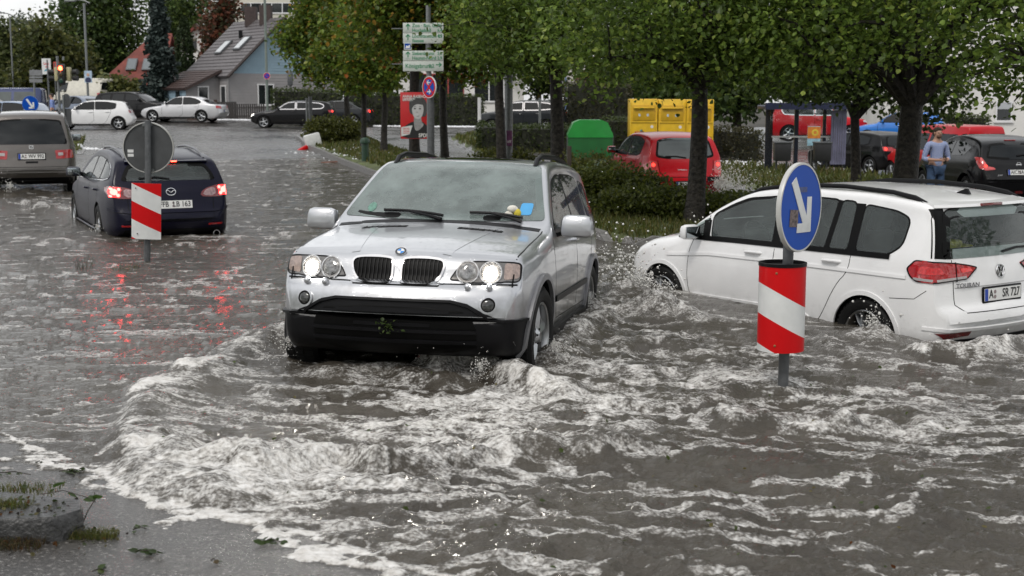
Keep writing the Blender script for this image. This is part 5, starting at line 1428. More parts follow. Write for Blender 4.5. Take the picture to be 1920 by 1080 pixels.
# choppiness: calm to the left and far off, rough round the cars
def blob(px, py, rx, ry):
 x0, y0 = W2(px, py); x1, _ = W2(px + rx, py); _, ya = W2(px, py - ry); _, yb = W2(px, min(py + ry, 1300))
 sy = max(.15, (ya - yb) / 2); sx = max(.1, x1 - x0)
 return np.exp(-(((X - x0) / sx) ** 2 + ((Y - y0) / sy) ** 2))
chop = .22 + .75 * blob(1000, 800, 620, 200) + .6 * blob(1500, 800, 600, 260) + .5 * blob(1150, 620, 200, 90) + .3 * blob(1400, 1000, 700, 120) + .2 * blob(230, 500, 300, 80)
chop = np.clip(chop, 0, 1.1)
wx = X + .35 * (fbm(X * .7, Y * .7, 3, 40) - .5); wy = Y + .35 * (fbm(X * .7, Y * .7, 3, 50) - .5)
h = chop * (.105 * (fbm(wx * .8, wy * 1.7, 3, 1) - .5) + .06 * (1 - 2 * np.abs(fbm(wx * 1.9, wy * 3.6, 3, 2) - .5) - .8) + .042 * (fbm(wx * 6, wy * 11, 3, 3) - .5)) + .016 * (fbm(X * 3.5, Y * 7, 4, 4) - .5) * (1 - near * .5) + .02 * (1 - near) * (fbm(X * 1.3, Y * 2.2, 3, 8) - .5) * sstep(50, 30, Y)
h = h + (.006 + .022 * chop) * (fbm(wx * 15, wy * 24, 3, 9) - .5) * sstep(22, 8, Y)
foamc = np.zeros_like(X)
def crest(pts, amp, wf, wb, foam=.8, fw=2.2, wob=.06, zlev=None):
 """breaking ridge along a line: steep towards the viewer (wf), long behind (wb)"""
 global h, foamc
 w = [W2(*p) for p in pts]
 x = X + wob * (fbm(X * 3, Y * 3, 3, 21) - .5) * 2; y = Y + wob * (fbm(X * 3, Y * 3, 3, 31) - .5) * 2
 best = np.full(X.shape, 1e9); sgn = np.zeros(X.shape); tt = np.zeros(X.shape)
 n = len(w)
 for i in range(n - 1):
  (ax, ay), (bx, by) = w[i], w[i + 1]
  dx, dy = bx - ax, by - ay; L2 = dx * dx + dy * dy
  t = np.clip(((x - ax) * dx + (y - ay) * dy) / L2, 0, 1)
  d = np.hypot(x - ax - t * dx, y - ay - t * dy)
  s_ = (x - ax) * dy - (y - ay) * dx           # >0: right-hand side of the direction of travel
  k = d < best
  best = np.where(k, d, best); sgn = np.where(k, s_, sgn); tt = np.where(k, (i + t) / (n - 1), tt)
 end = sstep(0, .12, tt) * sstep(1, .88, tt)
 wdt = np.where(sgn > 0, wf, wb)
 lump = .35 + 1.3 * fbm(X * 3.8, Y * 3.8, 4, 60)
 h = h + amp * end * lump * np.exp(-(best / wdt) ** 2)
 foamc = np.maximum(foamc, foam * np.clip(end * 1.5, 0, 1) * np.exp(-(best / (wdt * fw)) ** 2))
 return best, sgn
crest([(610, 640), (520, 645), (450, 655), (345, 695), (285, 745), (250, 800), (246, 850), (275, 890), (345, 922), (430, 940), (500, 955)], .085, .12, .36, .80, 1.35, .10)
crest([(232, 850), (262, 900), (330, 938), (410, 950), (485, 966), (570, 1012), (700, 1085)], .006, .10, .24, .66, 1.3, .09)
crest([(300, 860), (380, 885), (470, 890), (560, 885)], .05, .09, .22, .66, 1.6, .1)
crest([(400, 915), (470, 900), (540, 893), (600, 880), (650, 872), (700, 890), (740, 885), (800, 878), (840, 868), (900, 860), (1000, 848), (1090, 852), (1160, 846), (1230, 862)], .10, .07, .28, .70, 2.0, .05)
crest([(560, 905), (660, 915), (760, 920), (860, 915)], .04, .06, .2, .5, 1.8)
crest([(770, 676), (830, 694), (870, 688), (915, 694), (960, 714), (1010, 728), (1080, 742)], .15, .08, .22, .85, 1.8, .05)
crest([(560, 690), (640, 705), (720, 700), (800, 715), (880, 730)], .06, .10, .25, .55, 2)
crest([(1035, 680), (1065, 645), (1110, 615), (1160, 596)], .10, .12, .25, .7, 1.8)
crest([(1130, 640), (1180, 655), (1230, 650), (1300, 662), (1400, 668)], .05, .10, .2, .5, 2)
crest([(1250, 610), (1330, 612), (1420, 618), (1500, 632), (1600, 672), (1700, 690), (1800, 706), (1920, 722)], .05, .12, .25, .55, 2)
crest([(1330, 796), (1440, 796), (1530, 808), (1600, 804), (1680, 792)], .09, .06, .3, .75, 1.5)
crest([(1700, 668), (1760, 668), (1830, 672), (1930, 660), (2100, 660)], .10, .10, .2, .75, 1.6)
crest([(1000, 775), (1100, 758), (1250, 762), (1400, 738), (1550, 738)], .045, .10, .3, .5, 1.6)
crest([(1700, 800), (1790, 790), (1870, 792), (1960, 800)], .035, .08, .2, .6, 2.2)
crest([(-40, 392), (30, 382), (90, 386), (150, 400)], .10, .4, .6, .5, 1.2, .1)
crest([(40, 430), (110, 450), (180, 462), (300, 470), (430, 452)], .035, .25, .4, .35, 1.4, .1)
def bump(px, py, r, amp, foam):
 global h, foamc
 x0, y0 = W2(px, py); d2 = ((X - x0) ** 2 + (Y - y0) ** 2) / r ** 2
 e = np.exp(-d2)
 h = h + amp * e * (.3 + 1.3 * fbm(X * 9, Y * 9, 3, 71)); foamc = np.maximum(foamc, foam * np.exp(-d2 * .45))
for a in ((1228, 590, .26, .20, .9), (1175, 560, .3, .16, .7), (1275, 600, .25, .10, .8), (1640, 640, .30, .12, .85), (1860, 668, .4, .06, .8), (540, 650, .28, .08, .75), (1030, 680, .2, .08, .7), (905, 690, .16, .10, .95), (1110, 585, .35, .07, .7), (185, 440, .4, .05, .4), (25, 362, .7, .12, .5)): bump(*a)
# foam carried on the surface: streaks and lacy rafts
dens = .15 + .25 * blob(390, 905, 190, 60) + .40 * blob(700, 800, 420, 110) + .30 * blob(480, 890, 260, 60) + .26 * blob(1000, 740, 260, 60) + .24 * blob(1300, 700, 420, 60) + .30 * blob(1140, 600, 160, 60) + .18 * blob(1650, 720, 350, 60) + .16 * blob(800, 1000, 380, 90) + .13 * blob(1500, 950, 600, 160) + .16 * blob(250, 520, 350, 60) + .22 * blob(1800, 800, 180, 50) - .10 * blob(100, 750, 200, 120)
lx = X + .5 * (fbm(X * 1.4, Y * 1.4, 3, 11) - .5); ly = Y + .4 * (fbm(X * 1.4, Y * 1.4, 3, 12) - .5)
raft = .50 * fbm(lx * 1.1, ly * 2.6, 4, 13) + .30 * (1 - np.abs(2 * fbm(lx * 2.4, ly * 5.5, 3, 14) - 1)) + .20 * fbm(lx * 7, ly * 13, 3, 15)
fo = sstep(.90, 1.12, raft + dens * .80) * .78
spk = fbm(lx * 5, ly * 9, 3, 17)
fo = np.maximum(fo, .66 * sstep(.65, .74, spk + .26 * dens))
str_ = fbm(lx * .9, ly * 7, 4, 19)
fo = np.maximum(fo, .66 * sstep(.64, .74, str_ + .22 * dens))
lace = 1 - np.abs(2 * fbm(lx * 5.5, ly * 8, 3, 16) - 1)
foam = np.maximum(fo * (.55 + .45 * lace), foamc * (.25 + .75 * lace) * (.55 + .9 * fbm(lx * 2.6, ly * 3.4, 3, 66)))
# shoreline: a lip of froth where the sheet runs out on the pavement
tz = zt(X, Y)
lipw = .005 + .010 * sstep(-2.3, -1.6, X)
foam = np.maximum(foam, .85 * np.exp(-((base + h - tz - .004) / lipw) ** 2) * (Y < 12) * (shore_n(X, Y) < .4) * (.6 + .6 * lace))
Z = base + h + .010 * foam
Vw = np.stack([X, Y, Z], -1).reshape(-1, 3); Fw = gridfaces(len(Yw), len(tw)); cw = Vw[Fw].mean(1)
edge = np.interp(cw[:, 1], [0, 18.5, 35, 58], [1e3, 1.6, -3.55, -9.1])
edge = np.where(cw[:, 1] < 18.75, 1e3, edge)
keep = (cw[:, 0] < edge) & (cw[:, 2] > zt(cw[:, 0], cw[:, 1]) - .03) & ~((cw[:, 1] > 17.0) & (cw[:, 0] > 8.5))
tag(submesh('water', Vw, Fw, keep, WATER, attrs={'foam': foam.reshape(-1)}), kind='structure')
# ---- droplets thrown up by the wheels
DROP = mat('water_drop', (.62, .61, .58), .15, var=.15, spec=.8)
_ico = bmesh.new(); bmesh.ops.create_icosphere(_ico, subdivisions=1, radius=1)
ICO_V = np.array([v.co[:] for v in _ico.verts]); ICO_F = np.array([[v.index for v in f.verts] for f in _ico.faces]); _ico.free()
def drops(name, C_, R_, stretch=1.0):
 n = len(C_); C_ = np.asarray(C_); R_ = np.asarray(R_)
 sc = R_[:, None, None] * np.array([1, 1, stretch])[None, None, :] * RNG.uniform(.7, 1.3, (n, 1, 3))
 Vd = C_[:, None, :] + ICO_V[None] * sc
 Fd = ICO_F[None] + (np.arange(n) * len(ICO_V))[:, None, None]
 return tag(np_mesh(name, Vd.reshape(-1, 3), Fd.reshape(-1, 3), DROP), kind='stuff')
def jet(px, py, d, n, dirx, diry, up, spread, size=(.003, .010), nearb=2.0):
 """ballistic spray from a point: positions along random short flights"""
 p0 = np.array(P(px, py, d)); u = RNG.random(n) ** nearb
 vel = np.array([dirx, diry, up])[None] * RNG.uniform(.3, 1.15, (n, 1)) + RNG.normal(0, spread, (n, 3))
 t = u[:, None] * .55
 pos = p0 + vel * t + np.array([0, 0, -4.9]) * t ** 2
 r = size[0] + (size[1] - size[0]) * RNG.random(n) ** 3
 k = pos[:, 2] > wl(pos[:, 0], pos[:, 1]) - .02
 return pos[k], r[k]
def jets(name, js):
 a = [jet(*j[:8], **(j[8] if len(j) > 8 else {})) for j in js]
 return drops(name, np.concatenate([q[0] for q in a]), np.concatenate([q[1] for q in a]))
jets('water_spray', [(1215, 545, 14.1, 2600, -1.3, -.3, 2.3, .75, dict(size=(.003, .015), nearb=1.3)), (1240, 560, 13.9, 4200, -.1, -.6, 1.2, .5, dict(size=(.003, .012))), (1180, 560, 14.0, 900, -1.2, -.3, .8, .5), (1330, 430, 16, 260, -.4, 0, .8, .8, dict(size=(.005, .016), nearb=.8))])
jets('water_spray', [(1640, 615, 12.1, 3600, .35, -.4, 1.5, .45, dict(size=(.003, .012))), (1650, 625, 12.1, 1200, .3, -.5, .8, .4), (1870, 650, 11.6, 900, .6, -.5, .7, .5)])
jets('water_spray', [(1035, 650, 9.7, 700, .6, -.5, .8, .35, dict(size=(.002, .006))), (900, 690, 9.2, 700, .2, -.5, .9, .35, dict(size=(.002, .006))), (545, 640, 9.6, 500, -.6, -.4, .7, .35, dict(size=(.002, .006))), (1100, 560, 12.4, 700, .5, -.3, .7, .45, dict(size=(.002, .008))), (800, 600, 9.3, 260, 0, -.1, -.3, .5, dict(size=(.002, .004), nearb=.7))])
jets('water_spray', [(1340, 350, 26.4, 2600, 1.6, -.3, 1.9, .7, dict(size=(.005, .016), nearb=1.2)), (1355, 358, 26.2, 2200, 1.2, -.3, 1.0, .6, dict(size=(.005, .014)))])
jets('water_spray', [(185, 425, 19, 300, -.3, -.4, .6, .4), (20, 350, 27.5, 700, -.2, -.5, .8, .7, dict(size=(.004, .012)))])
# mud flung films: thin runs of water hanging from the bumper
# ------------------------------------------------------------------ vegetation
def leafmat(name, trans=.48, rough=.4):
 m = bpy.data.materials.new(name); t = NT(m); b = t.b
 at = t.new('ShaderNodeAttribute', attribute_name='tint')
 n = noise_node(t, 30, 3)
 r = ramp(t, n.outputs['Fac'], [(.3, (.8, .8, .8)), (.7, (1.15, 1.15, 1.15))])
 mx = t.new('ShaderNodeMixRGB', blend_type='MULTIPLY'); mx.inputs['Fac'].default_value = 1
 t.link(at.outputs['Color'], mx.inputs['Color1']); t.link(r.outputs['Color'], mx.inputs['Color2'])
 t.link(mx.outputs['Color'], b.inputs['Base Color']); b.inputs['Roughness'].default_value = rough
 b.inputs['Specular IOR Level'].default_value = .35
 tl = t.new('ShaderNodeBsdfTranslucent'); t.link(mx.outputs['Color'], tl.inputs['Color'])
 ms = t.new('ShaderNodeMixShader'); ms.inputs['Fac'].default_value = trans
 t.link(b.outputs[0], ms.inputs[1]); t.link(tl.outputs[0], ms.inputs[2]); t.link(ms.outputs[0], t.o.inputs['Surface'])
 return m
LEAF = leafmat('leaf'); NEEDLE = leafmat('needle', .12, .6)
BARK = mat('bark', (.040, .033, .026), .85, var=.5, vscale=9, bump=.9, bscale=26, bdist=.02)
BARKD = mat('wet_bark', (.024, .021, .017), .55, spec=.25, var=.8, vscale=16, bump=1.0, bscale=22, bdist=.035)
_LV = np.array([(0, 0, 0), (-.36, .28, .06), (-.34, .62, .05), (0, 1, -.06), (.34, .62, .05), (.36, .28, .06)])
_LF = np.array([(0, 3, 2, 1), (0, 5, 4, 3)])
def leaves(C_, size, cols, wts, hang=.35, var=.25, rng=None, long=1.0):
 """leaf blades at points C_: each a folded blade with its own colour"""
 rng = rng or RNG
 n = len(C_)
 a = rng.uniform(0, 2 * pi, n); el = rng.normal(-hang, .55, n)
 y = np.stack([np.cos(a) * np.cos(el), np.sin(a) * np.cos(el), np.sin(el)], 1)
 up = rng.normal(0, .55, (n, 3)) + np.array([0, 0, 1.0])
 x = np.cross(y, up); x /= np.linalg.norm(x, axis=1)[:, None] + 1e-9
 z = np.cross(x, y)
 s = size * rng.uniform(.6, 1.3, n)
 L = _LV * np.array([1, long, 1])
 Vv = C_[:, None, :] + (L[None, :, 0:1] * x[:, None] + L[None, :, 1:2] * y[:, None] + L[None, :, 2:3] * z[:, None]) * s[:, None, None]
 Ff = _LF[None] + (np.arange(n) * 6)[:, None, None]
 cols = np.array(cols); k = rng.choice(len(cols), n, p=np.array(wts) / np.sum(wts))
 c = cols[k] * rng.uniform(1 - var, 1 + var, (n, 1))
 return Vv.reshape(-1, 3), Ff.reshape(-1, 4), np.repeat(c, 6, 0)
def join(parts):
 o = 0; V = []; Fq = []; T = []
 for v, f, t in parts:
  V.append(v); Fq.append(f + o); T.append(t); o += len(v)
 return np.concatenate(V), np.concatenate(Fq), np.concatenate(T)
def clusters(rng, blobs, nt, per, twig, shell=.45):
 """leaf positions: twigs spread through ellipsoids, several leaves round each twig"""
 w = np.array([b[3] * b[4] * b[5] for b in blobs]) ** .8; w /= w.sum()
 k = rng.choice(len(blobs), nt, p=w); B = np.array(blobs)[k]
 d = rng.normal(0, 1, (nt, 3)); d /= np.linalg.norm(d, axis=1)[:, None]
 r = (shell + (1 - shell) * rng.random(nt) ** .6)[:, None]
 tc = B[:, :3] + d * r * B[:, 3:6]
 m = rng.poisson(per, nt) + 1
 idx = np.repeat(np.arange(nt), m)
 return tc, tc[idx] + rng.normal(0, twig, (len(idx), 3)) * np.array([1, 1, .7]), idx
GREEN = [(0.1044, 0.1654, 0.029), (0.1509, 0.2237, 0.037), (0.0788, 0.1265, 0.0238), (0.2552, 0.3209, 0.0594)]
def tree(name, label, p, h, r, blobs, nt, per, leaf, cols, wts, twig=.22, fork=None, bark=None, seed=1, lean=(0, 0), limbs=10, samara=0, group=None, clumpvar=.3, hang=.35, shell=.45):
 rng = np.random.default_rng(seed)
 t = thing(name, label, 'tree', p, 0, group)
 bl = [(b[0], b[1], b[2], b[3], b[4], b[5]) for b in blobs]
 fk = fork or min(b[2] - b[5] * .6 for b in bl)
 mb = MB()
 pts = []; rr = []
 for i in range(8):
  q = i / 7; z = -.25 + (fk + .25) * q
  pts.append((lean[0] * q + .04 * math.sin(3 * q + seed), lean[1] * q + .03 * math.cos(4 * q + seed), z)); rr.append(r * (1.35 if i == 0 else 1.12 if i == 1 else 1 - .25 * q))
 mb.tube(pts, rr, 14)
 base = Vector(pts[-1])
 tc, C_, idx = clusters(rng, bl, nt, per, twig, shell)
 tops = sorted(range(len(bl)), key=lambda k: -bl[k][2])
 for b in bl[:limbs]:
  e = Vector(b[:3]); m1 = base.lerp(e, .45) + Vector((0, 0, .12 * (e - base).length)); 
  mb.tube([base - Vector((0, 0, .15)), base.lerp(m1, .5) + Vector((0, 0, .05)), m1, e], [r * .62, r * .48, r * .3, r * .12], 8)
 for k in rng.choice(nt, min(nt, 50), replace=False):
  e = Vector(tc[k]); b = bl[int(np.argmin([np.linalg.norm(tc[k] - np.array(q[:3])) for q in bl]))]
  s0 = base.lerp(Vector(b[:3]), rng.uniform(.5, 1)); md = s0.lerp(e, .5) + Vector((0, 0, .1 * (e - s0).length))
  mb.tube([s0, md, e], [r * .16, r * .10, .008], 5)
 mb.build('trunk', bark or BARK, t)
 V1, F1, T1 = leaves(C_, leaf, cols, wts, hang, rng=rng)
 cv = rng.uniform(1 - clumpvar, 1 + clumpvar, nt)[idx]
 # whole sprays turn together: some twigs fresher, some turning
 T1 = T1 * np.repeat(cv, 6)[:, None]
 parts = [(V1, F1, T1)]
 if samara:
  k = rng.choice(len(C_), samara)
  parts.append(leaves(C_[k] - np.array([0, 0, .05]), leaf * .35, [(.17, .20, .075), (.13, .17, .05)], [1, 1], 1.1, rng=rng, long=3.2))
 v, f, tt = join(parts)
 np_mesh('crown', v, f, LEAF, t, attrs={'tint': tt}, smooth=False)
 return t
# lime trees of the verge (dark, dripping), nearest first
def lime(label, px, d, r, blobs, nt, per=14, leaf=.082, seed=1, cols=GREEN, wts=(4, 3, 4, 1.2), samara=200, name='lime_tree', **kw):
 p = place(px, d)
 return tree(name, label, p, 8, r, blobs, nt, per, leaf, cols, wts, seed=seed, samara=samara, bark=BARKD, **kw)
lime('large dark lime tree with a thick forked trunk above the white people carrier', 1694, 20.0, .21,
     [(-.3, 0, 4.1, 2.2, 2.2, 1.2), (-1.7, -.6, 3.25, 1.6, 1.6, .95), (1.5, -.2, 3.75, 1.0, 1.3, .6), (.0, 1.2, 3.6, 1.4, 1.2, .7), (-.9, -1.6, 3.2, 1.3, 1.1, .75), (.0, 0, 5.6, 2.6, 2.4, 1.4), (1.75, -1.0, 2.95, .55, .6, .42), (-2.6, .2, 3.3, 1.1, 1.2, .75), (.9, -1.5, 3.9, 1.0, 1.0, .5), (-1.9, -1.2, 2.7, .7, .6, .5), (-.8, -1.8, 2.8, .6, .6, .45)], 1700, seed=11, fork=2.15, samara=500)
lime('dark lime tree with a straight black trunk in front of the red city car', 1303, 20.6, .155,
     [(0, 0, 3.8, 2.1, 2.0, 1.3), (-1.2, -.5, 3.1, 1.5, 1.4, .9), (1.2, -.3, 3.05, 1.5, 1.4, .95), (.2, 1.0, 3.0, 1.4, 1.2, .8), (0, -1.5, 3.1, 1.4, 1.0, .75), (0, 0, 5.4, 2.3, 2.2, 1.3), (-.4, -.6, 2.35, .7, .7, .45), (.9, -.9, 2.45, .6, .6, .4), (-1.5, -.9, 2.5, .6, .6, .5)], 1650, seed=12, fork=2.2, samara=420)
lime('lime tree with a slim dark trunk behind the silver off-roader', 1041, 26.5, .155,
     [(0, 0, 3.9, 1.9, 1.9, 1.3), (-1.0, -.5, 3.2, 1.3, 1.3, .9), (1.1, -.2, 3.1, 1.3, 1.3, .85), (.1, -1.2, 3.0, 1.2, 1.0, .75), (0, 0, 5.4, 2.2, 2.0, 1.3), (.7, -.9, 2.7, .7, .7, .45), (-.9, -.9, 2.6, .5, .5, .4)], 1500, seed=13, fork=2.4, leaf=.09)
lime('lime tree with a scarred narrow trunk beside the grey pole behind the silver roof', 938, 31, .13,
     [(.4, .3, 3.9, 1.6, 1.7, 1.3), (-.3, .2, 3.2, .9, 1.0, .75), (1.1, -.4, 3.1, 1.1, 1.2, .8), (.6, -.9, 3.2, 1.0, 1.0, .8), (.3, .3, 5.4, 1.9, 1.8, 1.2), (.9, -.6, 2.6, .6, .5, .4)], 1600, seed=14, fork=2.4, leaf=.10, cols=GREEN + [(.10, .085, .02)], wts=(4, 4, 3, 2, .6))
MAPLE = [(0.1008, 0.1587, 0.0242), (0.1478, 0.207, 0.0286), (0.0699, 0.1214, 0.022), (0.2016, 0.2277, 0.033), (0.2822, 0.1656, 0.0275), (0.3763, 0.1173, 0.0275)]
lime('maple with orange tinged leaves and thin trunk right of the cycle route sign', 834, 36, .12,
     [(0, 0, 4.2, 1.6, 1.7, 1.3), (-.7, -.4, 3.4, 1.1, 1.1, .8), (.8, -.4, 3.2, 1.2, 1.2, .9), (0, -.9, 3.4, 1.1, 1.0, .8), (0, 0, 5.8, 1.9, 1.8, 1.3), (.5, -.5, 2.6, .6, .6, .45)], 1500, seed=15, fork=2.5, leaf=.12, cols=MAPLE, wts=(4, 3, 3, 2, .9, .8), samara=0, name='maple_tree')
lime('maple turning orange whose trunk carries the red election poster', 780, 34.2, .15,
     [(0, 0, 4.5, 1.6, 1.6, 1.2), (-.8, -.3, 3.7, 1.1, 1.1, .8), (.7, .3, 3.9, 1.1, 1.1, .8), (0, 0, 5.8, 1.8, 1.8, 1.3)], 1300, seed=16, fork=3.0, leaf=.12, cols=MAPLE, wts=(5, 4, 2, 3, 1.1, .3), samara=0, name='maple_tree')
lime('green maple with orange sprays standing left of the election poster', 722, 45, .12,
     [(0, 0, 4.4, 1.5, 1.5, 1.2), (-.5, -.4, 3.2, 1.1, 1.1, .8), (.6, -.3, 3.4, 1.2, 1.1, .9), (0, 0, 5.7, 1.6, 1.6, 1.1), (-.1, -.6, 2.6, .8, .8, .5)], 1150, seed=17, fork=2.2, leaf=.15, cols=MAPLE, wts=(5, 4, 3, 3, .9, .2), samara=0, name='maple_tree')
lime('yellow green maple with a thin trunk rising from the grass left of the green bollard', 682, 48, .11,
     [(0, 0, 4.6, 1.5, 1.5, 1.2), (-.6, -.4, 3.4, 1.2, 1.1, .9), (.5, -.2, 3.2, 1.1, 1.1, .8), (0, 0, 5.9, 1.6, 1.6, 1.1), (0, -.5, 2.5, .8, .8, .5)], 1150, seed=18, fork=2.0, leaf=.15, cols=MAPLE, wts=(5, 5, 2, 4, .7, .1), samara=0, name='maple_tree')
lime('maple at the far end of the row, dark lower crown over the black estate car', 650, 54, .13,
     [(-.4, 0, 4.9, 1.7, 1.6, 1.3), (-1.3, -.3, 3.6, 1.2, 1.1, .9), (-1.1, -.2, 4.4, 1.3, 1.2, .9), (-.2, -.2, 3.3, 1.3, 1.2, .9), (-.2, 0, 6.2, 1.9, 1.7, 1.2), (-.8, -.4, 2.7, .9, .9, .55), (-2.0, 0, 4.2, .8, .8, .45)], 1350, seed=19, fork=2.2, leaf=.155, cols=MAPLE, wts=(5, 4, 4, 2, .8, .1), samara=0, name='maple_tree')
lime('lighter green tree with a slender trunk between bus shelter and thick forked tree', 1600, 31, .13,
     [(0, 0, 3.8, 2.1, 1.8, 1.2), (-1.1, -.3, 3.0, 1.4, 1.2, .8), (1.2, -.2, 2.9, 1.3, 1.2, .8), (.2, -.8, 2.7, 1.2, .9, .6), (1.7, .2, 2.4, .8, .8, .7), (0, 0, 5.2, 2, 2, 1.2)], 1300, seed=20, fork=2.0, leaf=.12, cols=[(.055, .085, .020), (.085, .125, .028), (.04, .06, .016)], wts=(3, 2, 2), samara=80)
lime('lime tree reaching in from beyond the right edge, leaves hanging before the white house', 2090, 17.5, .2,
     [(-1.0, 0, 3.6, 1.7, 1.7, 1.1), (-1.45, -.3, 2.95, 1.0, 1.1, .62), (0, 0, 5, 2.2, 2, 1.4), (-.7, -.6, 2.75, .6, .7, .4)], 1000, seed=21, fork=2.3, samara=120)
# ---- the wood behind: each tree its own crown
def bgtree(name, label, px, d, top, wid, cols, wts, n=1500, per=5, leaf=.34, seed=1, bottom=1.0, trunk_r=.25, z=None):
 p = place(px, d)
 s = F / d; H = (190 - top) / F * d + CAMZ - p.z; R = wid / 2 / s
 rng = np.random.default_rng(seed + 100)
 blobs = []
 for k in range(9):
  q = k / 8; zz = bottom + (H - bottom) * (.15 + .72 * q); rr = R * (.55 + .45 * math.sin(pi * min(1, .25 + q * .75)))
  a = rng.uniform(0, 6.28); o = R * .38 * (1 - .5 * q)
  blobs.append((o * math.cos(a), o * math.sin(a), zz, rr * .72, rr * .72, (H - bottom) * .16))
 return tree(name, label, p, H, trunk_r, blobs, n, per, leaf, cols, wts, twig=.55, seed=seed, limbs=5, clumpvar=.38, fork=bottom + H * .2)
DKG = [(0.065, 0.1046, 0.0289), (0.0911, 0.1381, 0.0357), (0.0477, 0.0796, 0.0238), (0.1387, 0.1842, 0.0442)]
OLV = [(0.0856, 0.0994, 0.0291), (0.1173, 0.1242, 0.037), (0.0635, 0.08, 0.0264), (0.1518, 0.1518, 0.0436)]
for a in (('broadleaf_tree', 'olive green tree crown behind the traffic light', 98, 98, 40, 150, OLV, (3, 2, 3, 1), 31),
          ('broadleaf_tree', 'pale green tree at the left edge above the blue van', 12, 105, 42, 95, [(.085, .105, .035), (.11, .13, .045), (.06, .08, .028)], (2, 1, 2), 32),
          ('broadleaf_tree', 'greyish far tree under the open sky left of the street lamp', 62, 150, 30, 100, [(.10, .12, .09), (.13, .15, .11), (.08, .10, .075)], (1, 1, 1), 33),
          ('broadleaf_tree', 'grey green treetop touching the top left corner', -18, 140, 22, 70, [(.075, .095, .065), (.095, .115, .08)], (1, 1), 34),
          ('broadleaf_tree', 'olive shrubby tree beneath the red roof left of the blue spruce', 222, 92, 160, 64, OLV, (3, 3, 2, 1), 35),
          ('broadleaf_tree', 'tall dark tree directly behind the street lamp', 168, 116, -70, 150, DKG, (3, 2, 4, .6), 36),
          ('broadleaf_tree', 'tall dark green tree above the red tiled roof', 245, 118, -80, 150, DKG, (3, 3, 3, 1), 37),
          ('broadleaf_tree', 'tall green tree between blue spruce and rusty red tree', 368, 124, -80, 140, DKG, (2, 3, 2, 2), 38),
          ('broadleaf_tree', 'tall dark tree peeping over the white gable', 316, 128, -90, 120, DKG, (3, 2, 4, .5), 39),
          ('broadleaf_tree', 'rusty autumn tree beside the cream apartment block', 424, 106, -25, 66, [(.16, .060, .035), (.10, .075, .045), (.07, .07, .035), (.20, .07, .04)], (2, 2, 2, 1), 40),
          ('broadleaf_tree', 'dark tree behind the hedge left of the scarred trunk', 880, 100, -40, 150, DKG, (3, 3, 3, 1), 41),
          ('broadleaf_tree', 'dark tree filling the gap over the green container', 1010, 98, -40, 170, DKG, (3, 3, 3, 1), 42),
          ('broadleaf_tree', 'small tree with reddish leaves beside the pale clad wall', 1135, 84, 120, 60, [(.05, .05, .02), (.18, .05, .04), (.03, .05, .02)], (2, 1, 2), 43),
          ('broadleaf_tree', 'dark bushy tree rising behind the yellow containers', 1230, 76, 20, 170, DKG, (3, 3, 2, 1), 44),
          ('broadleaf_tree', 'dark tree between yellow containers and bus shelter', 1380, 72, 10, 180, DKG, (2, 3, 3, 1), 45),
          ('broadleaf_tree', 'dark tree behind the roof of the bus shelter', 1530, 80, 0, 190, DKG, (3, 3, 3, 1.5), 46),
          ('broadleaf_tree', 'dark tree behind the maple row at the turquoise wall', 620, 104, -40, 140, DKG, (3, 3, 3, 1), 47),
          ('broadleaf_tree', 'dark tree beyond the cycle route sign', 750, 102, -40, 150, DKG, (3, 3, 3, 1), 48)):
 bgtree(*a[:8], seed=a[8], n=1150)
def conifer(name, label, px, d, top, wid, cols, seed, n=6500, bottom=.4, columnar=False):
 p = place(px, d); H = (190 - top) / F * d + CAMZ - p.z; R = wid / 2 / (F / d)
 rng = np.random.default_rng(seed)
 t = thing(name, label, 'tree', p)
 MB().tube([(0, 0, -.3), (0, 0, H * .5), (0, 0, H * .98)], [.22, .13, .02], 10).build('trunk', BARK, t)
 q = rng.random(n) ** 1.25; z = bottom + (H - bottom) * q
 if columnar:
  rmax = R * np.minimum(1, (1 - q) * 3.2) ** .6 * (.75 + .25 * np.minimum(1, q * 6)); rr = rmax * rng.uniform(.6, 1.05, n); a = rng.uniform(0, 2 * pi, n); zz = z
  C_ = np.stack([rr * np.cos(a), rr * np.sin(a), zz], 1); parts = leaves(C_, .20, cols, [1] * len(cols), -.9, rng=rng)
 else:
  lv = np.floor(q * 22); ph = lv * 2.4
  br = np.floor(rng.random(n) * 9); a = ph + br * 2 * pi / 9 + rng.normal(0, .16, n)
  rmax = R * (1 - q) ** .85 * (.8 + .35 * np.sin(br * 7.1 + lv * 3.3)) + .1
  f = rng.random(n) ** .65; rr = rmax * f
  zz = bottom + (H - bottom) * (lv + .5) / 22 - .16 * rr + .10 * rr * f + rng.normal(0, .10, n)
  C_ = np.stack([rr * np.cos(a), rr * np.sin(a), zz], 1); parts = leaves(C_, .30, cols, [1] * len(cols), .25, rng=rng)
 np_mesh('crown', parts[0], parts[1], NEEDLE, t, attrs={'tint': parts[2]}, smooth=False)
 return t
conifer('spruce_tree', 'blue grey spruce standing in front of the red roofed house', 304, 87, -28, 78, [(.040, .058, .052), (.055, .075, .068), (.028, .042, .038)], 51, n=8000)
conifer('cypress_tree', 'narrow dark green columnar conifer beside the white gable', 350, 93, 36, 34, [(.022, .038, .012), (.030, .048, .014)], 52, n=4500, columnar=True)
conifer('spruce_tree', 'dark conifer behind the street lamp arm', 134, 128, -30, 70, [(.014, .024, .011), (.020, .030, .013)], 53)
conifer('spruce_tree', 'dark conifer whose side branch reaches into the grey sky', 205, 126, -60, 90, [(.013, .022, .010), (.020, .030, .013)], 54)
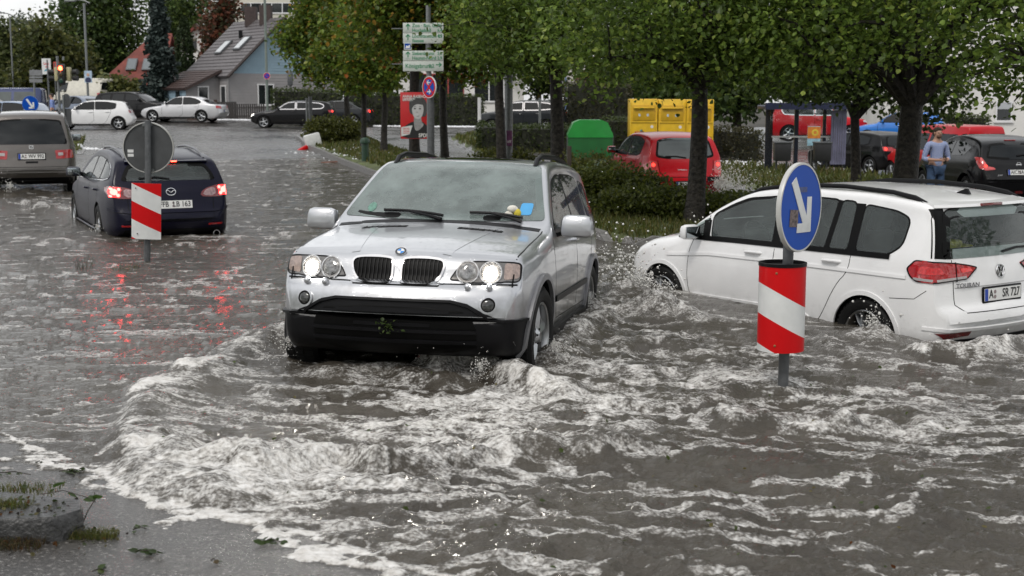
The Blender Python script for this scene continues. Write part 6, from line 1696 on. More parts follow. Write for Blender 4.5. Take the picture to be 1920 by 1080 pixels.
def hedge(name, label, poly, h, cols, wts, leaf=.09, dens=170, seed=1, rough=.12, cat='hedge', core=True, z0=None):
 """clipped hedge: leafy shell over a footprint polygon"""
 rng = np.random.default_rng(seed)
 xs = [q[0] for q in poly]; ys = [q[1] for q in poly]
 A = abs(area2(poly)); per = sum(math.hypot(poly[i][0] - poly[i - 1][0], poly[i][1] - poly[i - 1][1]) for i in range(len(poly)))
 n1 = int(A * dens); n2 = int(per * h * dens)
 pts = []
 while len(pts) < n1:
  x, y = rng.uniform(min(xs), max(xs)), rng.uniform(min(ys), max(ys))
  if _polydist(np.array([x]), np.array([y]), poly)[0] > 0: pts.append((x, y, h + rng.normal(0, .05) + .10 * (vnoise(x * 1.5, y * 1.5, seed) - .5)))
 L = []
 for i in range(len(poly)):
  a, b = poly[i - 1], poly[i]; k = int(n2 * math.hypot(a[0] - b[0], a[1] - b[1]) / per); u = rng.random(k); zz = rng.random(k) * h
  L.append(np.stack([a[0] + (b[0] - a[0]) * u, a[1] + (b[1] - a[1]) * u, zz], 1) + rng.normal(0, rough * .5, (k, 3)))
 C_ = np.concatenate([np.array(pts)] + L)
 C_ = C_ + rng.normal(0, .03, C_.shape)
 c0 = np.array([np.mean(xs), np.mean(ys)])
 gz = zt(C_[:, 0], C_[:, 1]) if z0 is None else np.full(len(C_), z0)
 t = thing(name, label, cat, (c0[0], c0[1], float(np.mean(gz))))
 C2 = np.stack([C_[:, 0] - c0[0], C_[:, 1] - c0[1], C_[:, 2] + gz - float(np.mean(gz))], 1)
 v, f, tt = leaves(C2, leaf, cols, wts, .1, rng=rng)
 np_mesh('foliage', v, f, LEAF, t, attrs={'tint': tt}, smooth=False)
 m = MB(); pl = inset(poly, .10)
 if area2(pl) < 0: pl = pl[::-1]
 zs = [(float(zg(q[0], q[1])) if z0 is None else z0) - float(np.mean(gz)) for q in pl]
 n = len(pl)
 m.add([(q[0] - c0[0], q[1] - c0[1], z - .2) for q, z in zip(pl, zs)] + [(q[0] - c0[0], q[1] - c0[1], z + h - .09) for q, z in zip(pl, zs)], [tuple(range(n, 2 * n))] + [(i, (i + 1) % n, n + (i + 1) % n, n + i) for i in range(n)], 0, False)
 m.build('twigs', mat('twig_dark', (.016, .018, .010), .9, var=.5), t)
 return t
def strip_poly(pts, depth):
 """pixel/depth points along the front -> footprint with given thickness behind it"""
 a = [place(px, d) for px, d in pts]
 b = []
 for q in a:
  v = Vector((q.x, q.y)).normalized() * depth
  b.append((q.x + v.x, q.y + v.y))
 return [(q.x, q.y) for q in a] + b[::-1]
HG = [(0.0448, 0.0648, 0.0156), (0.0628, 0.0842, 0.0192), (0.0329, 0.0486, 0.0132)]
HB = [(0.052, 0.0468, 0.0216), (0.065, 0.0624, 0.024), (0.039, 0.0416, 0.0168)]
hedge('hedge', 'long clipped hedge across the road behind the election poster', strip_poly([(655, 77), (770, 76), (905, 75)], 1.4), 1.75, HG, (2, 2, 2), .12, 90, 61)
hedge('hedge', 'green hedge in front of the turquoise wall behind the black estate car', strip_poly([(512, 79), (570, 79), (640, 78)], 1.4), 1.75, HG, (2, 3, 1), .12, 100, 62)
hedge('hedge', 'brownish clipped hedge above the green container', strip_poly([(1060, 66), (1180, 64)], 1.4), 2.5, HB, (2, 2, 2), .12, 100, 63)
hedge('hedge', 'low clipped hedge left of the green container', strip_poly([(898, 51), (960, 50), (1070, 49.5)], 2.2), 1.05, HG, (2, 2, 2), .09, 150, 64)
hedge('hedge', 'low clipped hedge between green container and yellow containers', strip_poly([(1130, 51), (1185, 51)], 1.6), 1.35, HG, (2, 2, 2), .09, 150, 65)
hedge('hedge', 'brown green hedge right of the yellow containers', strip_poly([(1335, 50), (1425, 47)], 1.6), 1.05, HB, (2, 2, 1), .09, 150, 66)
hedge('hedge', 'dark hedge beneath the white house behind the man', strip_poly([(1735, 62), (1850, 60)], 1.5), 1.6, HG, (1, 2, 1), .10, 120, 67)
def bush(label, px, d, w, h, cols, wts, n, leaf, seed, name='shrub', dep=None, hang=-.6, z=None):
 p = place(px, d); rng = np.random.default_rng(seed)
 t = thing(name, label, 'shrub', p)
 dep = dep or w
 tc, C_, idx = clusters(rng, [(0, 0, h * .45, w / 2, dep / 2, h * .5), (-w * .2, 0, h * .5, w * .28, dep * .3, h * .42), (w * .22, 0, h * .45, w * .27, dep * .3, h * .4)], n, 6, .10, .5)
 k = C_[:, 2] > 0; C_ = C_[k]
 v, f, tt = leaves(C_, leaf, cols, wts, hang, rng=rng)
 np_mesh('foliage', v, f, LEAF, t, attrs={'tint': tt}, smooth=False)
 mb = MB()
 for j in range(14):
  a = rng.uniform(0, 6.28); e = tc[rng.integers(len(tc))]; mb.tube([(.1 * math.cos(a), .1 * math.sin(a), -.15), (e[0] * .5, e[1] * .5, e[2] * .6 + .05), tuple(e)], [.018, .012, .004], 5)
 mb.build('stems', BARK, t)
 return t
YG = [(0.078, 0.0884, 0.0192), (0.1105, 0.117, 0.0264), (0.0546, 0.065, 0.0168)]
bush('rounded yellow green shrub at the road end of the verge below the maples', 628, 53.5, 2.3, 1.05, YG, (3, 2, 2), 800, .10, 71)
bush('low yellow green shrub at the foot of the scarred trunk', 945, 32, 1.6, .62, YG, (3, 2, 2), 420, .08, 72)
bush('wispy shrub with yellow leaves before the green container', 1105, 25.5, 1.6, .85, YG, (3, 2, 2), 420, .06, 73, hang=-1.0)
VB = [(0.081, 0.1013, 0.0186), (0.1174, 0.1337, 0.0243), (0.0567, 0.0729, 0.0157)]
bush('broad dark green shrub between silver off-roader and red city car', 1130, 22.8, 2.2, .72, VB, (3, 2, 3), 1500, .065, 74, dep=1.4)
bush('dense low shrub left of the straight black trunk below the red city car', 1225, 21.6, 1.9, .46, VB, (3, 2, 3), 1300, .06, 75, dep=1.3)
bush('low shrub at the foot of the straight black trunk', 1325, 21.2, 1.3, .40, VB, (3, 2, 3), 900, .06, 76, dep=1.0)
bush('sprawling shrub to the right of the black trunk above the white bonnet', 1405, 22.0, 1.5, .42, VB, (3, 2, 3), 800, .06, 77, dep=1.0)
bush('grassy yellow green shrub beside the slender trunk behind the white roof', 1555, 26.5, 2.6, .62, YG, (3, 3, 1), 1200, .075, 78, dep=1.4, hang=-1.0)
bush('grassy shrub between slender trunk and thick forked trunk', 1650, 25, 1.7, .58, YG, (3, 3, 1), 800, .075, 79, dep=1.2, hang=-1.0)
bush('tuft of shrub right of the thick forked trunk at the feet of the man', 1765, 24, 1.0, .45, YG, (3, 3, 1), 420, .07, 80, hang=-1.0)
# ---- grass blades on the verges, hail lying along the kerbs
def blades(name, poly, dens, hgt, cols, seed, kind='stuff', wdt=.012):
 rng = np.random.default_rng(seed)
 xs = [q[0] for q in poly]; ys = [q[1] for q in poly]
 n = int((max(xs) - min(xs)) * (max(ys) - min(ys)) * dens)
 x = rng.uniform(min(xs), max(xs), n); y = rng.uniform(min(ys), max(ys), n)
 k = _polydist(x, y, poly) > .1; x, y = x[k], y[k]; n = len(x)
 z = zt(x, y) - .01
 for q in EXTRA: z = z + .12 * sstep(0, .15, _polydist(x, y, q))
 a = rng.uniform(0, 6.28, n); l = hgt * rng.uniform(.5, 1.4, n); bn = rng.uniform(.1, .7, n) * l; ba = rng.uniform(0, 6.28, n)
 dx, dy = np.cos(a) * wdt, np.sin(a) * wdt
 p0 = np.stack([x - dx, y - dy, z], 1); p1 = np.stack([x + dx, y + dy, z], 1)
 m = np.stack([x + bn * .35 * np.cos(ba), y + bn * .35 * np.sin(ba), z + l * .6], 1); tp = np.stack([x + bn * np.cos(ba), y + bn * np.sin(ba), z + l], 1)
 s = np.stack([dx, dy, 0 * dx], 1) * .6
 Vv = np.stack([p0, p1, m + s, m - s, tp + s * .1, tp - s * .1], 1).reshape(-1, 3)
 Ff = (np.array([(0, 1, 2, 3), (3, 2, 4, 5)])[None] + (np.arange(n) * 6)[:, None, None]).reshape(-1, 4)
 c = np.array(cols)[rng.integers(len(cols), size=n)] * rng.uniform(.7, 1.3, (n, 1))
 return tag(np_mesh(name, Vv, Ff, LEAF, attrs={'tint': np.repeat(c, 6, 0)}, smooth=False), kind=kind)
GR = [(0.081, 0.1013, 0.022), (0.1148, 0.1242, 0.0308), (0.0607, 0.0743, 0.0176), (0.135, 0.1188, 0.0385)]
blades('grass', [(1.45, 18.5), (-.6, 25), (3.2, 25.5), (9.5, 23.5), (9.2, 19.8), (5, 18.6)], 330, .10, GR, 5)
blades('grass', [(-.6, 25), (-9.3, 58), (-6.5, 59), (-2.2, 42), (.4, 34.5), (3.2, 25.5)], 60, .14, GR, 6, wdt=.03)
for i, q in enumerate(EXTRA): blades('grass', list(q), 40, .16, GR, 8 + i, wdt=.035)
HAIL = mat('hail', (.72, .73, .75), .4, var=.1, vscale=30, bump=.5, bscale=90)
def hail(pts, n, spread, seed, r=(.02, .05)):
 rng = np.random.default_rng(seed); w = [place(px, d) for px, d in pts]
 u = rng.random(n) * (len(w) - 1); i = np.minimum(u.astype(int), len(w) - 2); f = u - i
 W_ = np.array([q[:] for q in w]); c = W_[i] * (1 - f)[:, None] + W_[i + 1] * f[:, None]
 c[:, :2] += rng.normal(0, spread, (n, 2)) * np.array([1, .6])
 dens = fbm(c[:, 0] * .8, c[:, 1] * .8, 3, seed) > .42
 c = c[dens]; c[:, 2] = zt(c[:, 0], c[:, 1]) + .01
 for q in EXTRA: c[:, 2] += .12 * sstep(0, .15, _polydist(c[:, 0], c[:, 1], q))
 o = drops('hail', c, rng.uniform(*r, len(c)), .6); o.data.materials[0] = HAIL
 return o
hail([(655, 74.5), (780, 74), (895, 73)], 2600, .28, 1, (.05, .10))
hail([(405, 78.5), (440, 78.5), (475, 78)], 500, .22, 2, (.05, .09))
hail([(880, 46), (930, 44)], 500, .5, 3, (.03, .06)); hail([(700, 42), (760, 41), (640, 50)], 900, 1.0, 4, (.02, .05))
hail([(1110, 40), (1190, 38)], 500, .4, 5, (.03, .06)); hail([(1355, 46), (1440, 43)], 900, .8, 6, (.03, .06)); hail([(1400, 31.5), (1560, 32), (1780, 31)], 1200, .25, 7, (.03, .06)); hail([(1740, 27.5), (1790, 27.5)], 300, .2, 8, (.02, .05))
hail([(126, 50), (158, 50)], 250, .4, 9, (.04, .07))
# ------------------------------------------------------------------ signs, street furniture, houses, people
STEEL = mat('galvanised_steel', (.17, .18, .18), .42, .6, var=.25, vscale=20)
STEELD = mat('dull_steel', (.10, .105, .11), .5, .3, var=.25, vscale=20)
SIGNBLUE = mat('sign_blue', (.002, .060, .36), .35, spec=.12, var=.06, vscale=3)
SIGNRED = mat('sign_red', (.52, .006, .008), .35, spec=.15, var=.08, vscale=4)
SIGNWHITE = mat('sign_white', (.62, .63, .62), .4, var=.08, vscale=8)
SIGNGREY = mat('sign_back_grey', (.055, .058, .060), .5, .1, var=.25, vscale=6)
TEXTGREEN = mat('sign_green', (.02, .20, .09), .5, var=0)
WALLW = mat('white_render', (.66, .65, .62), .8, var=.08, vscale=.8, bump=.2, bscale=60)
def Rz(a): return Matrix.Rotation(a, 4, 'Z')
def facing(p, yaw):
 """sign plane: x to the viewer's right, y up, normal turned yaw degrees to the right of the viewer"""
 b = rad(yaw)
 n = Vector((math.sin(b), -math.cos(b), 0)); x = Vector((math.cos(b), math.sin(b), 0))
 return frame(p, x, (0, 0, 1))
def arrow_poly(L, w, hw, hl):
 return [(-L / 2, -w / 2), (L / 2 - hl, -w / 2), (L / 2 - hl, -hw / 2), (L / 2, 0), (L / 2 - hl, hw / 2), (L / 2 - hl, w / 2), (-L / 2, w / 2)]
def keep_arrow(m, r, M):
 """white arrow pointing down to the right with a barbed head"""
 def q(a, b, w):
  a, b = Vector(a), Vector(b); d = (b - a).normalized(); n = Vector((-d.y, d.x)) * w / 2
  return [a - n, b - n, b + n, a + n]
 s = r / .3
 for a, b, w in (((-.125, .185), (.075, -.12), .072), ((.112, .07), (.112, -.165), .062), ((-.055, -.138), (.138, -.138), .062)):
  m.prism([(p.x * s, p.y * s) for p in q(a, b, w)], .004, .0075 + w * .01, M=M)
 return m
def disc(name, r, M, face, parent, rimw=.012, rim=SIGNWHITE, back=None, thick=.022):
 n = 48
 o = MB().prism(circ(0, 0, r - .002, n), -.004, .003, M=M).build(name, face, parent)
 m = MB(); m.lathe([(r - rimw, .0055), (r, .0055), (r + .002, .002), (r + .002, -thick), (r - .012, -thick), (r - .012, -.006)], n, 'z', M=M)
 m.build('rim', rim, o)
 return o
def striped(W_, H_, M, parent, bands, slope, curved=0.0, name='striped_board', thick=.01, full=False):
 """board with slanting red and white bands; bands = heights from the top at the left edge"""
 n = 72 if full else 30
 V = []; Fq = []; mi = []
 cols = []
 for k in range(n + 1):
  if full:
   a = 2 * pi * k / n; x, z = math.sin(a) * W_ / 2, math.cos(a) * W_ / 2
   xs = x
  else:
   u = k / n; xs = (u - .5) * W_; x = xs; z = -curved * (2 * u - 1) ** 2
  cols.append((x, z, xs / W_ + .5))
 bl = [b for b in bands]
 for k in range(n):
  for side in (0,) if full else (0, 1):
   lv = [0] + [min(max(b, -1), 9) for b in bl] + [99]
   for j in range(len(lv) - 1):
    q = []
    for (x, z, u) in (cols[k], cols[k + 1]):
     t = min(max(lv[j] + slope * u if j else 0, 0), H_); b = min(max(lv[j + 1] + slope * u, 0), H_)
     zz = z - (thick if side else 0)
     q.append(((x, -t, zz), (x, -b, zz)))
    if abs(q[0][0][1] - q[0][1][1]) + abs(q[1][0][1] - q[1][1][1]) < 1e-6: continue
    o = len(V); V += [q[0][0], q[1][0], q[1][1], q[0][1]]; Fq.append((o, o + 1, o + 2, o + 3)); mi.append(2 if side else j % 2)
 mb = MB()
 mb.v = [tuple(M @ Vector(v)) for v in V]; mb.f = Fq; mb.m = mi; mb.sm = [True] * len(Fq)
 if not full:
  for k in (0, n):
   x, z, u = cols[k]; mb.add([(x, 0, z), (x, -H_, z), (x, -H_, z - thick), (x, 0, z - thick)], [(0, 1, 2, 3)], 2, False, M)
  mb.add([(c[0], 0, c[1]) for c in cols] + [(c[0], 0, c[1] - thick) for c in cols], [(k, k + 1, n + 2 + k, n + 1 + k) for k in range(n)], 2, False, M)
  mb.add([(c[0], -H_, c[1]) for c in cols] + [(c[0], -H_, c[1] - thick) for c in cols], [(k, k + 1, n + 2 + k, n + 1 + k) for k in range(n)], 2, False, M)
 return mb.build(name, [SIGNRED, SIGNWHITE, SIGNGREY], parent)
# --- near sign
b0 = P(1466, 735, 9.2); t = thing('keep_right_sign', 'blue round sign with white slanting arrow over a striped drum in the foreground', 'traffic sign', (b0.x, b0.y, -.6))
gb = -.6
def up(px, py, d):
 b = (540 - py) / F; q = P(px, py, b0.y / (CP_ + b * SP_)); return Vector((q.x - b0.x, 0, q.z - gb))
cs = up(1486, 388, 9.1)
MB().tube([(0, 0, 0), (.016, 0, cs.z - .36), (cs.x - .02, .0, cs.z + .16)], .036, 18).build('pole', STEELD, t)
M = facing(cs + Vector((.045, -.05, 0)), 51) @ Matrix.Rotation(rad(-1.5), 4, 'Z')
dsc = disc('sign_disc', .30, M, SIGNBLUE, t, .013, mat('rim_pale', (.50, .50, .48), .4, .2, var=.1), thick=.026)
keep_arrow(MB(), .30, M).build('arrow', SIGNWHITE, dsc)
st_ = MB(); st_.box((-.10, -.075, .006), (.115, .115, .003), M=M @ Matrix.Rotation(rad(-3), 4, 'Z')); st_.build('torn_sticker', mat('sticker_worn', (.12, .09, .085), .6, var=.9, vscale=45), dsc)
MB().box((.0, .12, .0045), (.15, .035, .002), M=M).build('scratched_sticker', mat('sticker_faint', (.03, .05, .16), .5, var=.5, vscale=60), dsc)
ct = up(1469, 494, 9.2); cb = up(1466, 655, 9.2)
H_ = (ct - cb).z
M = frame(Vector((ct.x - .005, ct.y, ct.z)), (1, 0, 0), (0, 0, 1))
dr = striped(.318, H_, M, t, [.125, .335, .545, .755], .175, name='striped_drum', full=True)
# inner wall and top rim, bolts
MB().lathe([(.150, -.0), (.150, -H_)], 40, 'z', M=Matrix.Translation((ct.x - .005, ct.y, ct.z))).build('drum_inside', SIGNGREY, dr)
MB().lathe([(.148, .004), (.148, -.012), (.163, -.012), (.163, .010), (.150, .012), (.148, .004)], 48, 'z', M=Matrix.Translation((ct.x - .005, ct.y, ct.z))).build('drum_rim', BLK, dr)
m = MB()
for zz in (-.05, -H_ + .05): m.sphere((ct.x - .073, ct.y - .143, ct.z + zz), .009, 8)
m.build('bolt', mat('rusty_bolt', (.25, .12, .05), .6, .3), dr)
m = MB()
for zz in (-.03, -H_ + .03): m.box((ct.x, ct.y, ct.z + zz), (.29, .03, .02))
m.build('bracket', STEELD, dr)
# --- left sign, seen from behind
b1 = P(273, 517, 16.0); t = thing('keep_right_sign', 'round grey sign back over a red and white striped board in the water', 'traffic sign', (b1.x, b1.y, b1.z - .35)); b0 = b1; gb = b1.z - .35
c1 = up(276, 277, 16.0); top = up(277, 226, 16)
MB().tube([(0, 0, 0), (c1.x, 0, c1.z - .3), (top.x, 0, top.z)], .038, 16).build('pole', STEELD, t)
M = facing(c1 + Vector((0, .06, 0)), 3)
o = MB().prism(circ(0, 0, .298, 48), -.003, .003, M=M).build('sign_disc', SIGNGREY, t)
MB().lathe([(.288, .022), (.300, .022), (.303, .0), (.303, -.01), (.288, -.01)], 48, 'z', M=M).build('rim', mat('rim_steel', (.42, .42, .40), .4, .4), o)
for yy in (.27, -.27): MB().box((0, yy, .012), (.12, .035, .02), M=M).tube([M @ Vector((.045 * math.cos(a), yy, -.06 + .05 * math.sin(a) + .02)) for a in np.linspace(0, 2 * pi, 14)], .008, 6).build('clamp', STEEL, o)
for yy in (-.04, -.09): MB().box((-.212, yy, .004), (.07, .035, .003), M=M).build('sticker', SIGNWHITE, o)
q0 = up(277.5, 343, 15.95)
M = facing(q0 + Vector((0, -.085, 0)), 4) @ Matrix.Rotation(rad(-2.3), 4, 'Z')
bd = striped(.345, .665, M, t, [.004, .21, .425, .64], .155, curved=.02)
bd.data.materials[0], bd.data.materials[1] = SIGNRED, SIGNWHITE
# bands start with red only in the top right corner
m = MB()
for xx, zz in ((-.12, -.06), (-.10, -.60)): m.sphere((xx, zz, .006), .008, 8, M=M)
m.build('bolt', INK, bd)
# --- cycle route sign with red election poster
b0 = place(806, 29.5); gb = b0.z
t = thing('route_sign', 'pole with four white cycle route panels lettered in green among the maple leaves', 'direction sign', b0)
MB().tube([(0, 0, -.3), (.0, 0, up(806, 10, 29.5).z)], .055, 14).build('pole', STEEL, t)
SW = mat('sign_cream', (.50, .54, .50), .45, var=.06, vscale=5)
rows = [(43, 62.5, [('Zoo · Bot. Gart', '7,1'), ('Hochablaß', '6,4')], 'u'), (62.5, 82, [('Lochstaustufe 23', '4,9'), ('Ilsesee', '')], 'u'), (95, 114.5, [('Siebenbrunn', '3,8'), ('Haunst-Nord', '2,9')], 'u'), (114.5, 134, [('Königsbrunn', '8,2')], 'r')]
for y0, y1, tx, ar in rows:
 ca = up(794, (y0 + y1) / 2, 29.5); hh = (y1 - y0) / F * 29.5 - .012; ww = 75 / F * 29.5
 M = facing(ca + Vector((0, -.075, 0)), -2)
 p_ = MB().box((0, 0, 0), (ww, hh, .018), M=M, bev=.006).build('route_panel', SW, t)
 m = MB()
 for i, (a, b) in enumerate(tx):
  yy = 0 if len(tx) == 1 else (hh * .22 if i == 0 else -hh * .24)
  sz = .105 if len(tx) > 1 else .125
  vs, fs = text_mesh(a, sz, .003, 'LEFT', .92, .002); m.add(vs, fs, 0, False, M @ Matrix.Translation((-ww / 2 + (.20 if ar == 'u' else .05), yy, .0105)))
  if b: vs, fs = text_mesh(b, sz * .9, .003, 'RIGHT', .9, .002); m.add(vs, fs, 0, False, M @ Matrix.Translation((ww / 2 - (.03 if ar == 'u' else .2), yy, .0105)))
 m.build('route_lettering', TEXTGREEN, p_)
 A = M @ Matrix.Translation((-ww / 2 + .11 if ar == 'u' else ww / 2 - .10, .03, .0)) @ Matrix.Rotation(rad(90 if ar == 'u' else 0), 4, 'Z')
 m = MB()
 m.box((-.01, 0, .0105), (.11, .022, .003), M=A)
 for sg in (1, -1): m.box((0, 0, .0107), (.075, .022, .003), M=A @ Matrix.Translation((.03, .02 * sg, 0)) @ Matrix.Rotation(rad(-42 * sg), 4, 'Z'))
 m.build('route_arrow', TEXTGREEN, p_)
 m = MB(); x_ = -ww / 2 + .11 if ar == 'u' else ww / 2 - .10
 for sx in (-.03, .03): m.lathe([(.014, .0095), (.02, .0105), (.02, .0095)], 10, 'z', M=M @ Matrix.Translation((x_ + sx, -hh / 2 + .04, 0)))
 m.box((x_, -hh / 2 + .055, .010), (.05, .006, .003), M=M); m.build('bicycle_symbol', mat('symbol_grey', (.3, .38, .33), .5, var=0), p_)
ca = up(765, 87, 29.5); M = facing(ca + Vector((0, -.075, 0)), -2)
pb = MB().box((0, 0, 0), (.165, .157, .015), M=M).build('lake_panel', SW, t); MB().box((0, 0, .009), (.125, .115, .004), M=M).build('lake_symbol', SIGNBLUE, pb)
m = MB(); m.prism([(-.05, -.045), (-.03, .02), (.01, .0), (.03, .03), (.05, .02), (.05, -.045)], .0115, .0125, M=M); m.build('lake_mark', PLATEW, pb)
MB().box((ca.x + .40, 0, ca.z), (.03, .03, .68)).box((ca.x + .05, -.04, ca.z + .38), (.8, .02, .02)).box((ca.x + .05, -.04, ca.z - .38), (.8, .02, .02)).build('sign_bracket', STEEL, t)
def no_stop(par, c, r, yaw, arrows=True, cross=True):
 M = facing(c, yaw)
 d_ = disc('sign_disc', r, M, SIGNRED, par, .012, SIGNWHITE)
 MB().prism(circ(0, 0, r * .74, 36), .0035, .006, M=M).build('blue_field', SIGNBLUE, d_)
 m = MB()
 for a in ((45, -45) if cross else (-45,)): m.box((0, 0, .0075 + .0006 * (a > 0)), (r * 1.7, r * .17, .002), M=M @ Matrix.Rotation(rad(a), 4, 'Z'))
 m.build('red_bar', SIGNRED, d_)
 if arrows:
  m = MB()
  for yy, a in ((.42, 180), (-.42, 0)):
   A = M @ Matrix.Translation((0, yy * r, 0)) @ Matrix.Rotation(rad(a), 4, 'Z')
   m.box((0, 0, .0092), (r * .5, r * .10, .002), M=A)
   for sg in (1, -1): m.box((0, 0, .0094), (r * .32, r * .10, .002), M=A @ Matrix.Translation((r * .16, r * .09 * sg, 0)) @ Matrix.Rotation(rad(-42 * sg), 4, 'Z'))
  m.build('white_arrow', SIGNWHITE, d_)
b0 = place(809, 29.2); gb = b0.z
t = thing('no_stopping_sign', 'red and blue no stopping sign with two white arrows beside the red poster', 'traffic sign', b0)
MB().tube([(0, 0, -.3), (0, 0, up(809, 148, 29.2).z)], .075, 14).build('pole', STEELD, t)
no_stop(t, up(805, 163.5, 29.2) + Vector((0, -.09, 0)), .233, -48)
# poster board: red ground, grey portrait in plain shapes, white lettering
b0 = place(778, 33.6); gb = b0.z
t = thing('election_poster', 'red election poster with black and white portrait and white lettering on a tree trunk', 'poster', b0)
ce = up(778.5, 216.5, 33.5); pw, ph = 53 / F * 33.5, 86 / F * 33.5
M = facing(ce + Vector((0, -.16, 0)), 1)
bd = MB().box((0, 0, 0), (pw, ph, .02), M=M, bev=.004).build('poster_board', mat('poster_red', (.50, .012, .015), .45, var=.06), t)
g1, g2, g3, g4 = mat('print_black', (.012, .012, .013), .5, var=0), mat('print_dark', (.06, .06, .06), .5, var=.5, vscale=40), mat('print_grey', (.28, .28, .28), .5, var=.2, vscale=14), mat('print_pale', (.50, .50, .50), .5, var=.12, vscale=14)
def pp(pts, m_, lv, it=2, nm='portrait'):
 MB().prism(chaikin([(x * pw, y * ph) for x, y in pts], it) if it else [(x * pw, y * ph) for x, y in pts], .010 + lv * .0012, .0111 + lv * .0012, M=M).build(nm, m_, bd)
pp([(-.48, -.49), (-.48, -.30), (-.30, -.20), (-.05, -.12), (.25, -.12), (.40, -.20), (.49, -.25), (.49, -.49)], g1, 1, 1)
pp([(-.02, -.30), (-.04, .0), (.22, .0), (.24, -.14), (.34, -.20), (.10, -.34)], g3, 2, 1)
pp([(-.20, .20), (-.17, .36), (.05, .42), (.34, .38), (.44, .25), (.42, .02), (.34, -.04), (-.10, .02), (-.18, .06)], g2, 3)
pp([(-.08, .24), (-.10, .10), (-.03, -.04), (.10, -.09), (.24, -.04), (.31, .08), (.31, .22), (.16, .30), (.04, .28)], g4, 4)
pp([(-.16, .24), (-.10, .38), (.14, .40), (.38, .33), (.30, .22), (.12, .25), (-.03, .22), (-.12, .12)], g2, 5)
for ex in (.01, .19): pp([(ex - .05, .145), (ex, .165), (ex + .05, .145), (ex, .13)], g1, 5, 1); pp([(ex - .06, .185), (ex, .20), (ex + .06, .185), (ex, .19)], g1, 5, 1)
pp([(.08, .09), (.12, .06), (.06, .055)], g3, 5, 1); pp([(.03, .0), (.11, -.015), (.19, .005), (.11, -.03)], g2, 5, 1)
pp([(-.48, -.45), (-.48, -.25), (-.08, -.21), (-.18, -.40)], SIGNWHITE, 6, 0, 'white_flash')
m = MB()
for i in range(4): m.box((-.30 * pw, (-.275 - .034 * i) * ph, .0188), (.22 * pw, .012 * ph, .001), M=M @ Matrix.Rotation(0, 4, 'Z'))
m.build('flash_lettering', SIGNRED, bd)
m = MB()
for s_, sz, x, y in (('ANNA RASEHO', .105, -.42, .405), ('LANDESSTIMME 2021', .042, -.42, .355), ('LISTE 2, PLATZ 11', .042, -.42, .325)):
 vs, fs = text_mesh(s_, sz, .0015, 'LEFT', .80, .002); m.add(vs, fs, 0, False, M @ Matrix.Translation((x * pw, y * ph, .0195)))
vs, fs = text_mesh('SPD!', .13, .0015, 'RIGHT', .85, .003); m.add(vs, fs, 0, False, M @ Matrix.Translation((.44 * pw, -.43 * ph, .0195)))
m.build('poster_lettering', PLATEW, bd)
# --- signs and poles towards the junction
def pole_thing(name, label, cat, px, d, ytop, r=.05, m_=STEEL):
 global b0, gb
 b0 = place(px, d); gb = b0.z
 t = thing(name, label, cat, b0)
 MB().tube([(0, 0, -.3), (0, 0, up(px, ytop, d).z)], r, 12).build('pole', m_, t)
 return t
t = pole_thing('keep_right_sign', 'small blue sign with white slanting arrow above the taupe people carrier', 'traffic sign', 58, 50, 182)
M = facing(up(58, 195, 50) + Vector((0, -.07, 0)), 5); dsc = disc('sign_disc', .30, M, SIGNBLUE, t, .012, mat('rim_blue', (.05, .12, .4), .4)); keep_arrow(MB(), .30, M).build('arrow', SIGNWHITE, dsc)
t = pole_thing('keep_right_sign', 'grey back of a round sign over a dark board at the left traffic island', 'traffic sign', 123, 52, 178)
M = facing(up(124, 189, 52) + Vector((0, .07, 0)), -38); o = MB().prism(circ(0, 0, .27, 30), -.004, .004, M=M).build('sign_disc', SIGNGREY, t); MB().lathe([(.26, .02), (.272, .02), (.272, -.01)], 30, 'z', M=M).build('rim', STEELD, o)
M = facing(up(124, 220, 52) + Vector((0, .05, 0)), 0); MB().box((0, 0, 0), (.38, .66, .02), M=M).build('board_back', SIGNGREY, t)
t = pole_thing('traffic_light', 'traffic light showing red on a grey pole at the junction', 'traffic light', 114, 60, 105, .06)
HB_ = mat('signal_yellow_grey', (.38, .35, .20), .5, var=.15); SBK = mat('signal_black', (.012, .012, .012), .4)
ct = up(117.5, 140, 60)
hd = MB().box((ct.x, -.14, ct.z), (.30, .22, .92), bev=.05).build('signal_head', SBK, t)
for i, (dz, m_) in enumerate(((.28, mat('signal_red_lit', (.9, .05, .02), .3, emit=(1, .06, .02), es=14)), (0, mat('signal_amber_off', (.06, .04, .01), .2)), (-.28, mat('signal_green_off', (.01, .05, .03), .2)))):
 MB().sphere((ct.x, -.255, ct.z + dz), (.10, .03, .10), 16).build('signal_lens', m_, hd)
 MB().tube([(ct.x + .12 * math.cos(a), -.36, ct.z + dz + .12 * math.sin(a)) for a in np.linspace(rad(-20), rad(200), 14)], .012, 5).build('signal_hood', SBK, hd)
for sx in (-.27, .27): MB().box((ct.x + sx, .05, ct.z + .02), (.18, .26, .62), bev=.04).build('side_signal', HB_, t)
for sx, w_ in ((-.5, .26), (.5, .26)):
 MB().tube([(ct.x + sx * .85, .1, ct.z + .12), (ct.x + sx * 1.3, .05, ct.z + .12)], [.10, .12], 12).tube([(ct.x + sx * .85, .1, ct.z - .16), (ct.x + sx * 1.3, .05, ct.z - .16)], [.10, .12], 12).build('signal_hood', SBK, t)
MB().box((ct.x + .06, 0, ct.z + .72), (.08, .08, .16)).build('detector_camera', STEEL, t)
t = pole_thing('direction_sign', 'grey back of a three part direction sign left of the traffic light', 'direction sign', 68, 70, 130, .05)
